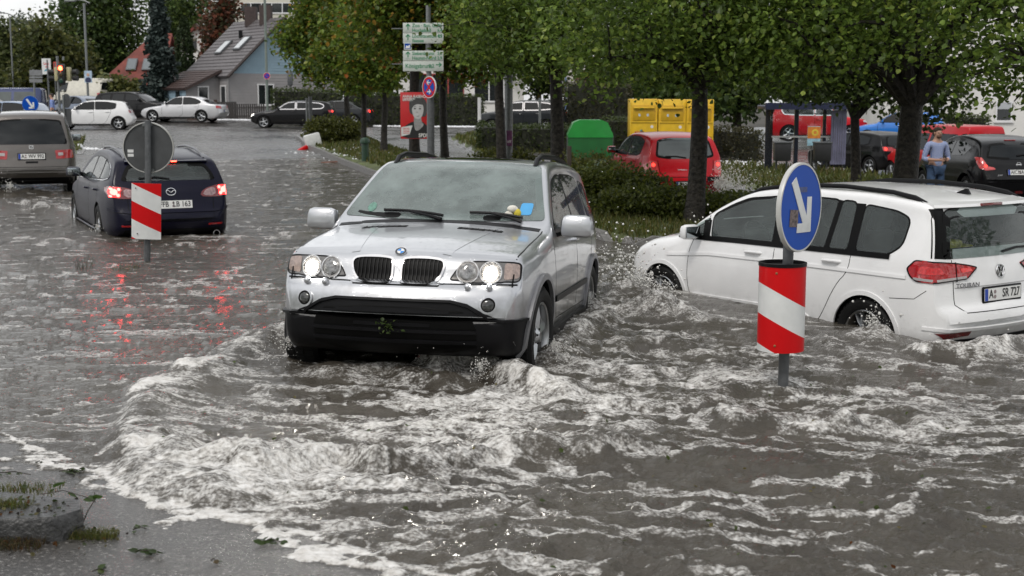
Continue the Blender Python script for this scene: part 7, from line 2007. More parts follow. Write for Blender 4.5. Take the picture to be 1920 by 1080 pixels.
for y0, y1 in ((131, 142), (143, 147), (148, 155)): M = facing(up(68, (y0 + y1) / 2, 70) + Vector((0, -.06, 0)), 0); MB().box((0, 0, 0), (24 / F * 70, (y1 - y0 - .6) / F * 70, .02), M=M).build('sign_panel', mat('panel_grey', (.16, .165, .17), .5, var=.2), t)
t = pole_thing('advert_flag', 'white advertising banner with red and blue lines beside the direction sign', 'banner', 94, 76, 112, .05, STEELD)
M = facing(up(87, 124.5, 76), 0); bd = MB().box((0, 0, 0), (16.5 / F * 76, 29 / F * 76, .04), M=M).build('banner_panel', SIGNWHITE, t)
m = MB(); vs, fs = text_mesh('Lass', .20, .004, 'CENTER', .9, .004); m.add(vs, fs, 0, False, M @ Matrix.Translation((0, .16, .023))); vs, fs = text_mesh('mi', .18, .004, 'CENTER', 1, .004); m.add(vs, fs, 0, False, M @ Matrix.Translation((.04, -.02, .023))); m.build('banner_lettering', SIGNRED, bd)
MB().prism([(-.15, -.28), (-.05, -.16), (.18, -.10), (.05, -.24)], .021, .024, M=M).build('banner_mark', mat('banner_teal', (.05, .25, .35), .5), bd)
t = pole_thing('advert_flag', 'small red banner panel just left of the traffic light', 'banner', 107, 84, 118, .04, STEELD)
M = facing(up(106, 127, 84), 0); MB().box((0, 0, 0), (11 / F * 84, 22 / F * 84, .04), M=M).build('banner_panel', mat('banner_red', (.45, .06, .04), .5), t)
t = pole_thing('street_lamp', 'tall grey street lamp with a curved arm over the traffic light', 'street lamp', 167, 82, 6, .075)
a, b = up(168, 6, 82), up(133, 1, 82); MB().tube([a, a.lerp(b, .3) + Vector((0, 0, .12)), a.lerp(b, .75) + Vector((0, 0, .1)), b], [.05, .045, .04, .04], 8).build('lamp_arm', STEEL, t); MB().box((b.x - .05, b.y, b.z - .02), (.7, .22, .13), bev=.05).build('lamp_head', STEEL, t)
M = facing(up(166.5, 144, 82) + Vector((0, -.12, 0)), 0); bd = MB().box((0, 0, 0), (.46, .72, .03), M=M).build('poster_board', mat('poster_pale_blue', (.35, .45, .55), .5, var=.2), t)
m = MB(); m.sphere((0, .12, .02), (.09, .11, .01), 12, M=M); m.build('poster_face', mat('poster_skin', (.45, .28, .2), .6, var=.1), bd); MB().prism(chaikin([(-.2, -.34), (-.16, -.08), (0, -.02), (.16, -.08), (.2, -.34)], 1), .016, .02, M=M).build('poster_suit', mat('poster_navy', (.02, .03, .08), .5), bd)
t = pole_thing('street_lamp', 'thin far street lamp at the left edge against the pale tree', 'street lamp', 28, 96, 31, .06)
a, b = up(28, 31, 96), up(1, 24, 96); MB().tube([a, a.lerp(b, .5) + Vector((0, 0, .08)), b], .04, 8).build('lamp_arm', STEEL, t); MB().box((b.x, b.y, b.z), (.6, .2, .1), bev=.04).build('lamp_head', STEEL, t)
t = pole_thing('street_lamp', 'tall green grey pole with a small no parking sign before the gabled house', 'lamp post', 502, 79, -30, .075, mat('pole_green_grey', (.14, .17, .15), .5))
no_stop(t, up(501, 142.5, 79) + Vector((0, -.12, 0)), .20, 0, False, False)
t = pole_thing('post', 'grey double post standing between the black estate car and the first shrub', 'post', 583, 56, 181, .085, STEELD); MB().tube([(-.16, .1, -.3), (-.16, .1, up(583, 184, 56).z)], .05, 10).build('thin_post', STEEL, t)
t = pole_thing('traffic_light', 'grey back of a far traffic light in front of the turquoise wall', 'traffic light', 546, 84, 134, .06)
MB().box((0, -.1, up(546, 147, 84).z), (.32, .24, .9), bev=.05).build('signal_head', STEELD, t)
t = pole_thing('post', 'slim white post at the hedge corner left of the scarred trunk', 'post', 899, 62, 183, .08, mat('post_white', (.6, .6, .6), .4))
t = pole_thing('lamp_post', 'grey steel pole with a small poster, right beside the scarred trunk', 'lamp post', 954, 31.5, 60, .095, STEEL)
M = facing(up(955, 259, 31.5) + Vector((0, -.12, 0)), 0); bd = MB().box((0, 0, 0), (.13, .36, .02), M=M).build('small_poster', mat('poster_purple', (.14, .035, .11), .5, var=.4, vscale=12), t); vs, fs = text_mesh('HT', .07, .003, 'CENTER', 1, .002); MB().add(vs, fs, 0, False, M @ Matrix.Translation((0, -.08, .012))).build('poster_lettering', PLATEW, bd)
t = pole_thing('post', 'thin grey post in front of the dark off-roader beyond the trunks', 'post', 1012, 60, 184, .06)
t = pole_thing('stake', 'rough square wooden stake beside the green container', 'stake', 1067, 24.5, 250, .0, BARK)
MB().box((0, 0, .35), (.08, .08, 1.25), bev=.012).build('stake_wood', mat('weathered_wood', (.035, .026, .018), .8, var=.4, vscale=20), t); 
for o_ in list(t.children):
 if o_.name.startswith('pole'): bpy.data.objects.remove(o_)
b0 = place(685, 40); t = thing('bollard', 'low dark green bollard with rounded cap in the wet grass', 'bollard', b0)
bg_ = mat('bollard_green', (.02, .05, .03), .4)
MB().lathe([(.11, -.2), (.11, .52), (.12, .53)], 18, 'z').build('shaft', bg_, t); MB().lathe([(.15, .53), (.16, .57), (.13, .66), (.06, .70), (0, .705)], 18, 'z').build('cap', bg_, t)
# knocked-over beacon
p = place(584, 52); t = thing('fallen_beacon', 'knocked over white and red marker lying at the kerb by the round shrub', 'traffic marker', p, rad(18))
MB().box((.12, 0, .26), (.62, .34, .52), bev=.05, M=Matrix.Rotation(rad(-14), 4, 'Y')).build('housing', SIGNWHITE, t); MB().box((-.36, -.03, .12), (.52, .30, .16), bev=.05, M=Matrix.Rotation(rad(-28), 4, 'Y')).build('red_end', SIGNRED, t)
p = place(634, 42); t = thing('broken_branch', 'reddish brown broken branch lying across the road edge', 'branch', p, rad(8))
m = MB()
for k in range(7):
 x0_, y0_ = random.uniform(-.55, .1), random.uniform(-.2, .2); L_ = random.uniform(.5, .95); a = random.uniform(-.25, .25); m.tube([(x0_, y0_, .03), (x0_ + L_ * .5, y0_ + L_ * .5 * math.sin(a), .06), (x0_ + L_, y0_ + L_ * math.sin(a), .03)], [.022, .018, .01], 6)
m.build('twigs', mat('red_twig', (.16, .06, .035), .6, var=.3), t)
# --- recycling containers
p = place(1105, 47.5); t = thing('glass_container', 'green bottle bank with chamfered top left of the yellow containers', 'recycling container', p)
gr = mat('container_green', (.012, .24, .035), .45, coat=.2, var=.1, vscale=3); grd = mat('container_dark_green', (.008, .10, .02), .5, var=.15, vscale=3)
w2 = 82 / F * 47.5 / 2
pr = [(-w2, .06), (-w2, .86), (-w2 + .20, 1.28), (-w2 + .42, 1.37), (w2 - .42, 1.37), (w2 - .20, 1.28), (w2, .86), (w2, .06)]
A = Matrix.Translation((0, .62, 0)) @ Matrix.Rotation(pi / 2, 4, 'X')
pb = [(-w2 + .06, .02), (-w2, .45), (-w2, .74), (w2, .74), (w2, .45), (w2 - .06, .02)]
MB().prism(pb, 0, 1.24, M=A).build('container_base', grd, t)
MB().prism([(-w2 - .01, .745), (-w2 - .01, .86), (-w2 + .18, 1.27), (-w2 + .40, 1.36), (w2 - .40, 1.36), (w2 - .18, 1.27), (w2 + .01, .86), (w2 + .01, .745)], -.02, 1.26, M=A).build('container_hood', gr, t)
m = MB()
for sg in (1, -1): m.box((sg * (w2 + .03), -.4, .42), (.03, .05, .78))
m.build('lift_bar', STEEL, t)
m = MB()
for sg in (-.45, .45): m.lathe([(.10, 0), (.12, .01), (.12, .03)], 18, 'y', M=Matrix.Translation((sg, -.66, 1.08)))
YEL = mat('container_yellow', (.70, .44, .015), .45, coat=.2, var=.12, vscale=4); YELD = mat('container_yellow_deep', (.52, .31, .01), .5, var=.12)
x_ = [1205, 1258, 1309]
for i, (px, lab) in enumerate(((1206, 'yellow clothes bank with graffiti, leftmost of three in a row'), (1259, 'yellow clothes bank in the middle of the row of three'), (1311, 'yellow clothes bank at the right end, half behind the black trunk'))):
 p = place(px, 48.5); t = thing('clothes_bank', lab, 'clothes bank', p, 0, 'yellow clothes banks in a row')
 w_ = .995; hh = 2.12
 MB().box((0, .5, hh / 2), (w_, 1.0, hh), bev=.025).build('cabinet', YEL, t)
 m = MB(); m.box((0, -.02, 1.62), (.80, .04, .56), bev=.012); fl = m.build('flap', YELD, t)
 MB().box((0, -.075, 1.80), (.76, .10, .05), bev=.012).build('flap_handle', YEL, fl)
 m = MB(); m.box((0, -.015, 1.30), (.93, .035, .05)); m.box((-.47, -.012, 1.0), (.04, .03, 2.0)); m.box((.47, -.012, 1.0), (.04, .03, 2.0)); m.box((0, -.012, .80), (.90, .03, .03)); m.build('frame_ribs', YEL, t)
 m = MB()
 for sx in (-.16, .14): m.box((sx, -.045, 1.54), (.07, .006, .09))
 m.build('sticker', mat('sticker_pale', (.45, .55, .65), .5, var=.6, vscale=40), fl)
 m = MB(); m.lathe([(0, 0), (.055, 0), (.055, .006)], 14, 'y', M=Matrix.Translation((.30, -.006, 1.12))); m.build('round_label', PLATEW, t)
 if i == 0:
  for k in range(16):
   MB().sphere((-.30 + .55 * random.random(), -.004, .45 + .55 * random.random()), (.05 * random.uniform(.4, 1.3), .006, .08 * random.uniform(.4, 1.3)), 8).build('graffiti', mat('graffiti_' + ('orange', 'red', 'teal', 'brown')[k % 4], ((.55, .20, .03), (.40, .04, .03), (.03, .25, .28), (.12, .06, .03))[k % 4], .6), t)
# --- bus shelter
p = place(1520, 40.5); gb = p.z; b0 = p; t = thing('bus_shelter', 'dark blue framed bus shelter with slatted side panel', 'bus shelter', p)
FR = mat('shelter_frame', (.018, .022, .035), .4, .3, var=.2); sx = F / 40.5
X_ = lambda px: (px - 1520) / sx
Zs = lambda py: up(1520, py, 40.5).z
m = MB()
for k in range(6): m.box((X_(1435 + k * 4.2), .1 + k * .16, Zs(258)), (.035, .05, Zs(198) - Zs(318)))
m.build('slatted_panel', FR, t)
m = MB()
for px in (1497, 1550): m.box((X_(px), .5, Zs(255)), (.12 if px == 1497 else .09, .1, Zs(200) - Zs(312)))
m.box((X_(1585), .3, Zs(255)), (.07, .07, Zs(196) - Zs(316)))
m.build('post', FR, t)
MB().box((X_(1520), .5, Zs(201)), (2.9, 1.5, .12), bev=.03).box((X_(1520), -.22, Zs(199)), (2.95, .08, .2)).build('roof', mat('shelter_roof', (.02, .025, .06), .4, .2), t)
MB().box((X_(1512), .45, Zs(257)), (2.0, .04, .05)).build('rail', mat('rail_white', (.6, .6, .6), .4), t)
m = MB()
for k in range(7): m.box((X_(1560 + k * 4.2), .2, Zs(258)), (.055, .05 + .015 * (k % 2), Zs(208) - Zs(310)))
m.build('advert_panel', mat('panel_lilac', (.16, .16, .24), .35, .3, var=.3, vscale=3), t)
m = MB(); m.box((X_(1512), .48, Zs(225)), (2.1, .012, .9)); m.build('glass_pane', glass('shelter_glass', (.9, .95, .95), .95, .02), t)
b0 = place(1526, 39.6); gb = b0.z; t = thing('notice_board', 'orange and pale blue notice with yellow writing standing at the bus shelter', 'notice', b0)
M = facing(up(1526, 255, 39.6), 0); hh_ = 36 / F * 39.6; bd = MB().box((0, 0, 0), (24 / F * 39.6, hh_, .02), M=M).build('notice_panel', mat('notice_blue', (.30, .50, .60), .5, var=.25, vscale=6), t)
MB().box((0, .10, .006), (.38, .34, .02), M=M).build('notice_orange', mat('notice_orange', (.60, .20, .03), .5, var=.3, vscale=7), bd); MB().lathe([(.05, 0), (.075, .006), (.10, 0)], 16, 'z', M=M @ Matrix.Translation((.03, .10, .016))).build('notice_ring', mat('notice_yellow', (.65, .5, .05), .5), bd)
MB().box((-.1, .02, .25), (.03, .03, 1.3)).build('notice_post', STEEL, t)
for px, lab in ((1465, 'dark litter bin at the left end of the bus shelter'), (1540, 'dark litter bin under the notice at the bus shelter')):
 p = place(px, 39.2); t = thing('litter_bin', lab, 'litter bin', p, 0)
 MB().box((0, 0, .72), (.46, .36, .52), bev=.03, taper=(1.06, 1.06)).build('bin_body', mat('bin_dark', (.02, .02, .022), .5), t); MB().box((0, 0, 1.0), (.52, .42, .05), bev=.015).build('bin_rim', STEELD, t); MB().box((-.15, .05, .22), (.05, .05, .5)).box((.15, .05, .22), (.05, .05, .5)).build('bin_legs', STEELD, t)
# --- houses
SIDING = mat('grey_siding', (.26, .25, .25), .7, var=.08, vscale=2)
SIDEB = mat('blue_siding', (.21, .30, .36), .7, var=.08, vscale=2)
TILE = mat('slate_tile', (.105, .096, .098), .55, var=.35, vscale=7); TILER = mat('red_tile', (.15, .030, .020), .7, var=.45, vscale=1.2); TILEB = mat('brown_tile', (.05, .03, .026), .6, var=.4, vscale=7)
WINF = mat('window_frame_white', (.68, .68, .68), .5, var=.04); PANE = mat('window_pane', (.015, .018, .02), .08, spec=.7, var=.3, vscale=2)
def boards(A, u, v, w_, h_, clip=None, n=None, m_=SIDING, parent=None, name='wall', pitch=.18):
 """weatherboarding: overlapping courses on a wall plane; clip(v) -> (u0, u1)"""
 mb = MB(); nr = Vector(u).cross(Vector(v)); k = int(h_ / pitch)
 for i in range(k + 1):
  v0, v1 = i * pitch, min(h_, (i + 1) * pitch)
  if v1 - v0 < .02: continue
  a0, a1 = clip(v0) if clip else (0, w_); c0, c1 = clip(v1) if clip else (0, w_)
  if a1 - a0 < .05: continue
  q = [A + u * a0 + v * v0 + nr * .03, A + u * a1 + v * v0 + nr * .03, A + u * c1 + v * v1 + nr * .005, A + u * c0 + v * v1 + nr * .005]
  mb.add(q + [A + u * a0 + v * v0, A + u * a1 + v * v0], [(0, 1, 2, 3), (4, 5, 1, 0)], 0, False)
 return mb.build(name, m_, parent)
def window(A, u, v, w_, h_, parent, mull=1, fr=WINF, shutter=0.0, pane=PANE, pr=.05):
 n_ = u.cross(v); mb = MB()
 M = Matrix(((u.x, v.x, n_.x, A.x), (u.y, v.y, n_.y, A.y), (u.z, v.z, n_.z, A.z), (0, 0, 0, 1)))
 fw = .07
 mb.box((w_ / 2, fw / 2, pr / 2), (w_ + .04, fw, pr), M=M).box((w_ / 2, h_ - fw / 2, pr / 2), (w_ + .04, fw, pr), M=M).box((fw / 2, h_ / 2, pr / 2), (fw, h_ - 2 * fw, pr), M=M).box((w_ - fw / 2, h_ / 2, pr / 2), (fw, h_ - 2 * fw, pr), M=M)
 for k in range(mull): mb.box((w_ * (k + 1) / (mull + 1), h_ / 2, pr / 2), (.09, h_ - 2 * fw, pr * .9), M=M)
 o = mb.build('window', fr, parent)
 MB().box((w_ / 2, h_ / 2, .012), (w_ - fw, h_ - fw, .016), M=M).build('pane', pane, o)
 if shutter: MB().box((w_ / 2, h_ - fw - h_ * shutter / 2, .03), (w_ - 2 * fw, h_ * shutter, .02), M=M).build('roller_shutter', mat('shutter_grey', (.40, .42, .44), .6, var=.1, vscale=40), o)
 MB().box((w_ / 2, -.03, pr * .7), (w_ + .16, .05, pr * 1.8), M=M).build('sill', fr, o)
 return o
def roofplane(A, u, v, w_, h_, m_, parent, courses=True, thick=.12, name='roof', pitch=.32):
 mb = MB(); n_ = u.cross(v).normalized()
 k = max(1, int(h_ / pitch)) if courses else 1
 for i in range(k):
  v0, v1 = h_ * i / k, h_ * (i + 1) / k
  q = [A + u * 0 + v * v0 + n_ * .05, A + u * w_ + v * v0 + n_ * .05, A + u * w_ + v * v1 + n_ * .015, A + v * v1 + n_ * .015]
  mb.add(q + [A + v * v0 - n_ * .0, A + u * w_ + v * v0 - n_ * .0], [(0, 1, 2, 3), (4, 5, 1, 0)], 0, False)
 q = [A, A + u * w_, A + u * w_ + v * h_, A + v * h_]
 mb.add([p for p in q] + [p - n_ * thick for p in q], [(4, 7, 6, 5), (0, 4, 5, 1), (1, 5, 6, 2), (2, 6, 7, 3), (3, 7, 4, 0)], 0, False)
 return mb.build(name, m_, parent)
Z_ = Vector((0, 0, 1))
# grey-blue gabled house
p = P(430, 200, 84); gz = .85; t = thing('gabled_house', 'grey and pale blue weatherboarded house with steep slate roof and two chimneys', 'house', (p.x, p.y, gz))
U = Vector((.80, .60, 0)).normalized(); S = Vector((-.60, .80, 0)).normalized()     # along the gable, along the ridge
gw, sl = 7.6, 6.7; eh = 2.8; rh = 3.55
O = Vector((0, 0, 0))
boards(O, U, Z_, gw, eh, m_=SIDING, parent=t, name='gable_wall')
boards(O + Z_ * eh, U, Z_, gw, rh, clip=lambda v: (gw / 2 * v / rh, gw - gw / 2 * v / rh), m_=SIDEB, parent=t, name='gable_top')
boards(O + S * sl, -S, Z_, sl, eh, m_=SIDING, parent=t, name='side_wall')
MB().add([O + U * gw, O + U * gw + S * sl, O + U * gw + S * sl + Z_ * eh, O + U * gw + Z_ * eh, O + S * sl, O + S * sl + Z_ * eh, O + S * sl + U * gw / 2 + Z_ * (eh + rh)], [(0, 1, 2, 3), (1, 4, 5, 6, 2)], 0, False).build('back_wall', SIDING, t)
sv = (U * gw / 2 + Z_ * rh).normalized(); sv2 = (-U * gw / 2 + Z_ * rh).normalized(); L_ = math.hypot(gw / 2, rh) + .35
roof = roofplane(O + S * (sl + .3) - sv * .30, -S, sv, sl + .65, L_, TILE, t)
roofplane(O + U * gw - S * .35 - sv2 * .30, S, sv2, sl + .65, L_, TILE, t)
m = MB(); e0 = O - S * .38; m.tube([e0 - sv * .32, e0 + U * gw / 2 + Z_ * rh + Z_ * eh * 0 + Z_ * 0], .09, 6) if False else None
for a, b in ((O - S * .37 + Z_ * eh - sv * .30 + Z_ * -.03, O - S * .37 + Z_ * (eh + rh) + U * gw / 2), (O - S * .37 + U * gw + Z_ * eh - sv2 * .30, O - S * .37 + Z_ * (eh + rh) + U * gw / 2)):
 m.tube([a, b], .10, 6)
m.build('verge_board', mat('verge_brown', (.03, .02, .018), .6), t)
for o_ in t.children:
 if o_.name.startswith('roof'): o_.location = (0, 0, eh)
for q in (.30, .62): MB().box(tuple(U * (gw / 2 - .1) + S * (sl * q) + Z_ * (eh + rh + .25)), (.75, .75, 1.3), M=None).build('chimney', mat('chimney_brick', (.05, .035, .032), .8, var=.3, vscale=9), roof).location = (0, 0, -eh)
for s_, h_ in ((.66, .45), (.30, .50)):
 A_ = O + S * (sl * s_) + sv * (L_ * h_) + Z_ * (eh + .0); nn = (-S).cross(sv).normalized()
 M = Matrix(((-S.x, sv.x, nn.x, A_.x + nn.x * .10), (-S.y, sv.y, nn.y, A_.y + nn.y * .10), (-S.z, sv.z, nn.z, A_.z + nn.z * .10), (0, 0, 0, 1)))
 o_ = MB().box((0, 0, 0), (.95, 1.25, .12), M=M).build('roof_window', STEELD, t); MB().box((0, 0, .065), (.75, 1.05, .02), M=M).build('pane', mat('roof_pane_pale', (.5, .52, .53), .08, spec=.8), o_)
m = MB(); q = O + S * (sl * .5) + sv * (L_ * .62) + Z_ * eh; m.box(tuple(q + Vector((0, 0, .25))), (.22, .22, .5)); m.build('roof_vent', BLK, t)
window(O + U * 1.95 + Z_ * .80 - S * .035, U, Z_, 1.15, 1.35, t)
MB().box(tuple(O + U * 3.6 - S * .15 + Z_ * 1.0), (.8, .3, .9)).build('meter_box', mat('box_blue_grey', (.05, .09, .11), .6), t)
MB().tube([O - S * .06 - U * .05 + Z_ * 0, O - S * .06 - U * .05 + Z_ * eh], .05, 8).build('downpipe', mat('pipe_grey', (.2, .2, .2), .5), t)
# lean-to on the side
Wd = 2.25; A0 = O + S * 1.4 - U * Wd; ll = sl - 1.4
boards(A0, U, Z_, Wd, 2.9, clip=lambda v: (0 if v < 1.95 else Wd * (v - 1.95) / .95, Wd), m_=SIDING, parent=t, name='annex_front')
boards(A0 + S * ll, -S, Z_, ll, 1.95, m_=SIDEB, parent=t, name='annex_side')
lv = (U * Wd + Z_ * 1.05).normalized(); roofplane(A0 + S * (ll + .25) + Z_ * 1.95 - lv * .25, -S, lv, ll + .6, math.hypot(Wd, 1.05) + .3, TILEB, t, name='annex_roof')
window(A0 + U * .75 + Z_ * .8 - S * .035, U, Z_, .75, 1.2, t, 0); window(O + S * 1.1 + Z_ * .85 - U * .035, -S, Z_, .8, 1.2, t, 0)
window(A0 + S * (ll * .75) + Z_ * .8 - U * .035, -S, Z_, .8, .9, t, 0, mat('frame_blue', (.16, .24, .30), .6)); window(A0 + S * (ll * .3) + Z_ * .1 - U * .035, -S, Z_, .9, 1.75, t, 0, mat('frame_blue', (.16, .24, .30), .6))
# picket fence and garden wall in front
def fence(label, x0_, x1_, d, h_, m_, pitch=.13, w_=.08):
 a, b = place(x0_, d), place(x1_, d); t = thing('picket_fence', label, 'fence', a); v = (b - a); L = math.hypot(v.x, v.y); u = Vector((v.x, v.y, 0)).normalized(); ang = math.atan2(u.y, u.x)
 m = MB()
 for k in range(int(L / pitch)): q = u * (k * pitch); m.box((q.x, q.y, v.z * k * pitch / L + h_ / 2), (w_, .03, h_), M=None)
 m.build('pickets', m_, t)
 m = MB()
 for zz in (.2, h_ * .75): m.tube([Vector((0, .03, zz)), Vector((v.x, v.y + .03, v.z + zz))], .035, 6)
 m.build('rails', m_, t); return t
FW = mat('fence_wood', (.030, .026, .025), .7, var=.3, vscale=5)
fence('dark picket fence in front of the gabled house', 409, 503, 79.5, .92, FW)
p = place(378, 79.5); t = thing('fence_panel', 'solid brown board fence left of the picket fence', 'fence', p)
MB().box((0, 0, .5), (1.7, .08, 1.05)).box((.86, 0, .6), (.18, .18, 1.2)).build('boards', mat('fence_brown', (.06, .038, .03), .7, var=.4, vscale=4), t)
p = place(300, 82); t = thing('garden_fence', 'long dark board fence behind the waiting cars', 'fence', p)
m = MB()
for k in range(80): m.box(((k - 52) * .17, (k - 52) * .01, .45), (.155, .04, 1.2))
m.build('boards', FW, t)
# red roofed house
p = P(205, 190, 100); t = thing('red_roof_house', 'house with a weathered red tiled roof half hidden by the blue spruce', 'house', (p.x, p.y, .9))
wd = 12.0
def quad(pts, m_, nm, thick=.15, par=None):
 n_ = (Vector(pts[1]) - Vector(pts[0])).cross(Vector(pts[3]) - Vector(pts[0])).normalized(); n = len(pts)
 return MB().add([Vector(q) for q in pts] + [Vector(q) - n_ * thick for q in pts], [tuple(range(n)), tuple(range(2 * n - 1, n - 1, -1))] + [(i, n + i, n + (i + 1) % n, (i + 1) % n) for i in range(n)], 0, False).build(nm, m_, par or t)
MB().box((1.6, 3.6, 1.0), (4.4, 7.0, 2.4)).build('wall', WALLW, t)
rf = quad([(-1.1, -.6, 1.9), (4.0, -.6, 1.9), (4.0, 3.6, 6.2), (2.6, 3.6, 6.2)], TILER, 'roof')
quad([(4.0, 7.8, 1.9), (-1.1, 7.8, 1.9), (2.6, 3.6, 6.2), (4.0, 3.6, 6.2)], TILER, 'roof'); quad([(-1.1, 7.8, 1.9), (-1.1, -.6, 1.9), (2.6, 3.6, 6.2), (2.6, 3.62, 6.2)], TILER, 'roof')
nn = Vector((0, -4.5, 4.2)).normalized()
for x, q in ((1.5, .40), (2.7, .40), (2.9, .80)):
 y = -.6 + 4.2 * q; z = 1.9 + 4.5 * q; M = frame(Vector((x, y, z)) + nn * .08, (1, 0, 0), nn.cross(Vector((1, 0, 0))))
 o_ = MB().box((0, 0, 0), (.75, 1.2, .1), M=M).build('roof_window', STEELD, t); MB().box((0, 0, .055), (.6, 1.05, .02), M=M).build('pane', mat('roof_pane', (.12, .14, .15), .08, spec=.8), o_)
# white gable house behind
p = P(372, 150, 112); t = thing('white_gable_house', 'white gable end with one small dark attic window behind the columnar conifer', 'house', (p.x, p.y, .9))
hp = CAMZ + (190 - 52) / F * 112 - .9; he = hp - 3.0
MB().prism([(-3.2, 0), (-3.2, he), (-.1, hp), (3.0, he), (3.0, 0)], -6, 0, M=Matrix.Rotation(pi / 2, 4, 'X')).build('wall', WALLW, t)
for sg in (1, -1): quad([(-.1, -.4, hp + .1), (-.1, 6.2, hp + .1), (-.1 + sg * 3.6, 6.2, he - .35), (-.1 + sg * 3.6, -.4, he - .35)], TILEB if sg > 0 else TILER, 'roof', .2)
window(Vector((-1.0, -.02, hp - 1.9)), Vector((1, 0, 0)), Z_, .95, .8, t, 0, mat('frame_dark', (.03, .03, .03), .6))
# cream apartment block far behind
p = P(520, 100, 150); t = thing('apartment_block', 'cream apartment block with a white framed window band at the top edge', 'apartment block', (p.x, p.y, 1.2))
top = CAMZ + (190 + 60) / F * 150 - 1.2
MB().box((0, 5, top / 2), (10.5, 10, top)).build('wall', mat('cream_render', (.52, .50, .43), .8, var=.05), t)
for zz in (CAMZ + (190 - 27) / F * 150 - 1.2, CAMZ + (190 - 27) / F * 150 - 4.2, CAMZ + (190 - 27) / F * 150 + 1.8): window(Vector((-4.0, -.02, zz)), Vector((1, 0, 0)), Z_, 8.2, 1.15, t, 6)
# turquoise mural wall
p = P(535, 160, 92); t = thing('mural_wall', 'painted turquoise wall with pale and dark patches above the green hedge', 'wall', (p.x, p.y, .9))
MB().box((0, .2, 1.55), (3.0, .3, 3.1)).build('wall', mat('turquoise_paint', (.05, .36, .38), .6, var=.25, vscale=2), t); MB().box((-1.75, .2, 1.7), (.45, .34, 3.4)).build('pillar', WALLW, t)
for k in range(14): MB().sphere((random.uniform(-.9, 1.4), .05, random.uniform(.6, 2.8)), (random.uniform(.1, .3), .012, random.uniform(.08, .3)), 9).build('painted_patch', mat('patch_' + ('white', 'black', 'ochre')[k % 3], ((.55, .55, .5), (.03, .04, .05), (.35, .22, .08))[k % 3], .7), t)
MB().box((2.2, .2, 1.6), (1.3, .34, 2.9)).build('ochre_panel', mat('ochre_wall', (.38, .28, .17), .7, var=.2), t)
# white flat-fronted house at the right
p = place(1880, 66); pz = p.z; t = thing('white_house', 'large white rendered house with roller shutter windows at the right', 'house', p)
sx = F / 66.0
z_of = lambda py: CAMZ - 66 * (SP_ + (py - 540) / F * CP_) - pz
xo = lambda px: (px - 1880) / sx
MB().box((xo(1920), 4.0, 4.2), (xo(2190) - xo(1660), 8, 9.0)).build('wall', WALLW, t)
quad([(xo(1650), -.6, 8.6), (xo(2200), -.6, 8.6), (xo(2200), 4, 11.5), (xo(1650), 4, 11.5)], TILEB, 'roof', .2)
window(Vector((xo(1737), -.02, z_of(219))), Vector((1, 0, 0)), Z_, 31 / sx, 33 / sx, t, 0, shutter=.85); window(Vector((xo(1863), -.02, z_of(228))), Vector((1, 0, 0)), Z_, 31 / sx, 38 / sx, t, 0, shutter=.32)
window(Vector((xo(1737), -.02, z_of(120))), Vector((1, 0, 0)), Z_, 31 / sx, 35 / sx, t, 0, shutter=.2); window(Vector((xo(1863), -.02, z_of(122))), Vector((1, 0, 0)), Z_, 31 / sx, 35 / sx, t, 0, shutter=.5)
MB().tube([(xo(1812), -.06, 0), (xo(1812), -.06, 8.4)], .05, 8).build('downpipe', mat('pipe_white', (.5, .5, .5), .5), t)
# pale clad hall and shop front behind the hedges
p = place(1086, 92); t = thing('clad_hall', 'pale horizontally clad wall glimpsed between trunks above the hedge', 'building', p)
boards(Vector((-.9, 0, 0)), Vector((1, 0, 0)), Z_, 1.6, 3.9, m_=mat('pale_cladding', (.50, .48, .44), .6, var=.06), parent=t, pitch=.42); MB().box((-.1, 2.1, 1.95), (1.6, 4, 3.9)).build('hall_body', mat('pale_cladding', (.5, .48, .44), .6), t); MB().box((-.95, -.05, 2.3), (.08, .08, 4.6)).build('corner_post', mat('post_blue', (.08, .16, .32), .5), t)
p = place(865, 96); t = thing('shop_building', 'white low building with dark shop windows behind the long hedge', 'building', p)
MB().box((0, 4, 2.1), (9.0, 8, 4.2)).build('wall', WALLW, t); window(Vector((-3.2, -.02, .9)), Vector((1, 0, 0)), Z_, 3.4, 2.0, t, 2, mat('frame_red', (.3, .05, .04), .6)); window(Vector((.9, -.02, .9)), Vector((1, 0, 0)), Z_, 2.2, 2.0, t, 1)
# --- kerb stone with grass and storm litter in the foreground
p = G(58, 985, .10); t = thing('kerb_block', 'granite kerb block with grass tufts and leaves on it at the lower left', 'kerb stone', (p.x, p.y, zg(p.x, p.y)))
ol = [q + Vector((random.uniform(-.012, .012), random.uniform(-.012, .012))) for q in chaikin([(-1.9, .02), (-.62, -.05), (.05, -.055), (.165, .0), (.20, .12), (.12, .26), (-.25, .36), (-.62, .40), (-1.9, .46)], 1)]
mb = MB(); n = len(ol); hh = .105
mb.add([(q.x, q.y, -.06) for q in ol] + [(q.x, q.y, hh - .02) for q in ol] + [(q.x * .97 - .008, q.y * .95 + .008, hh) for q in ol], [tuple(range(2 * n, 3 * n))] + [(i, (i + 1) % n, n + (i + 1) % n, n + i) for i in range(n)] + [(n + i, n + (i + 1) % n, 2 * n + (i + 1) % n, 2 * n + i) for i in range(n)], 0, True)
mb.build('stone', mat('dark_granite', (.032, .032, .032), .35, var=.6, vscale=26, bump=.8, bscale=45, bdist=.010), t, 50)
KB = Vector((p.x, p.y, zg(p.x, p.y)))
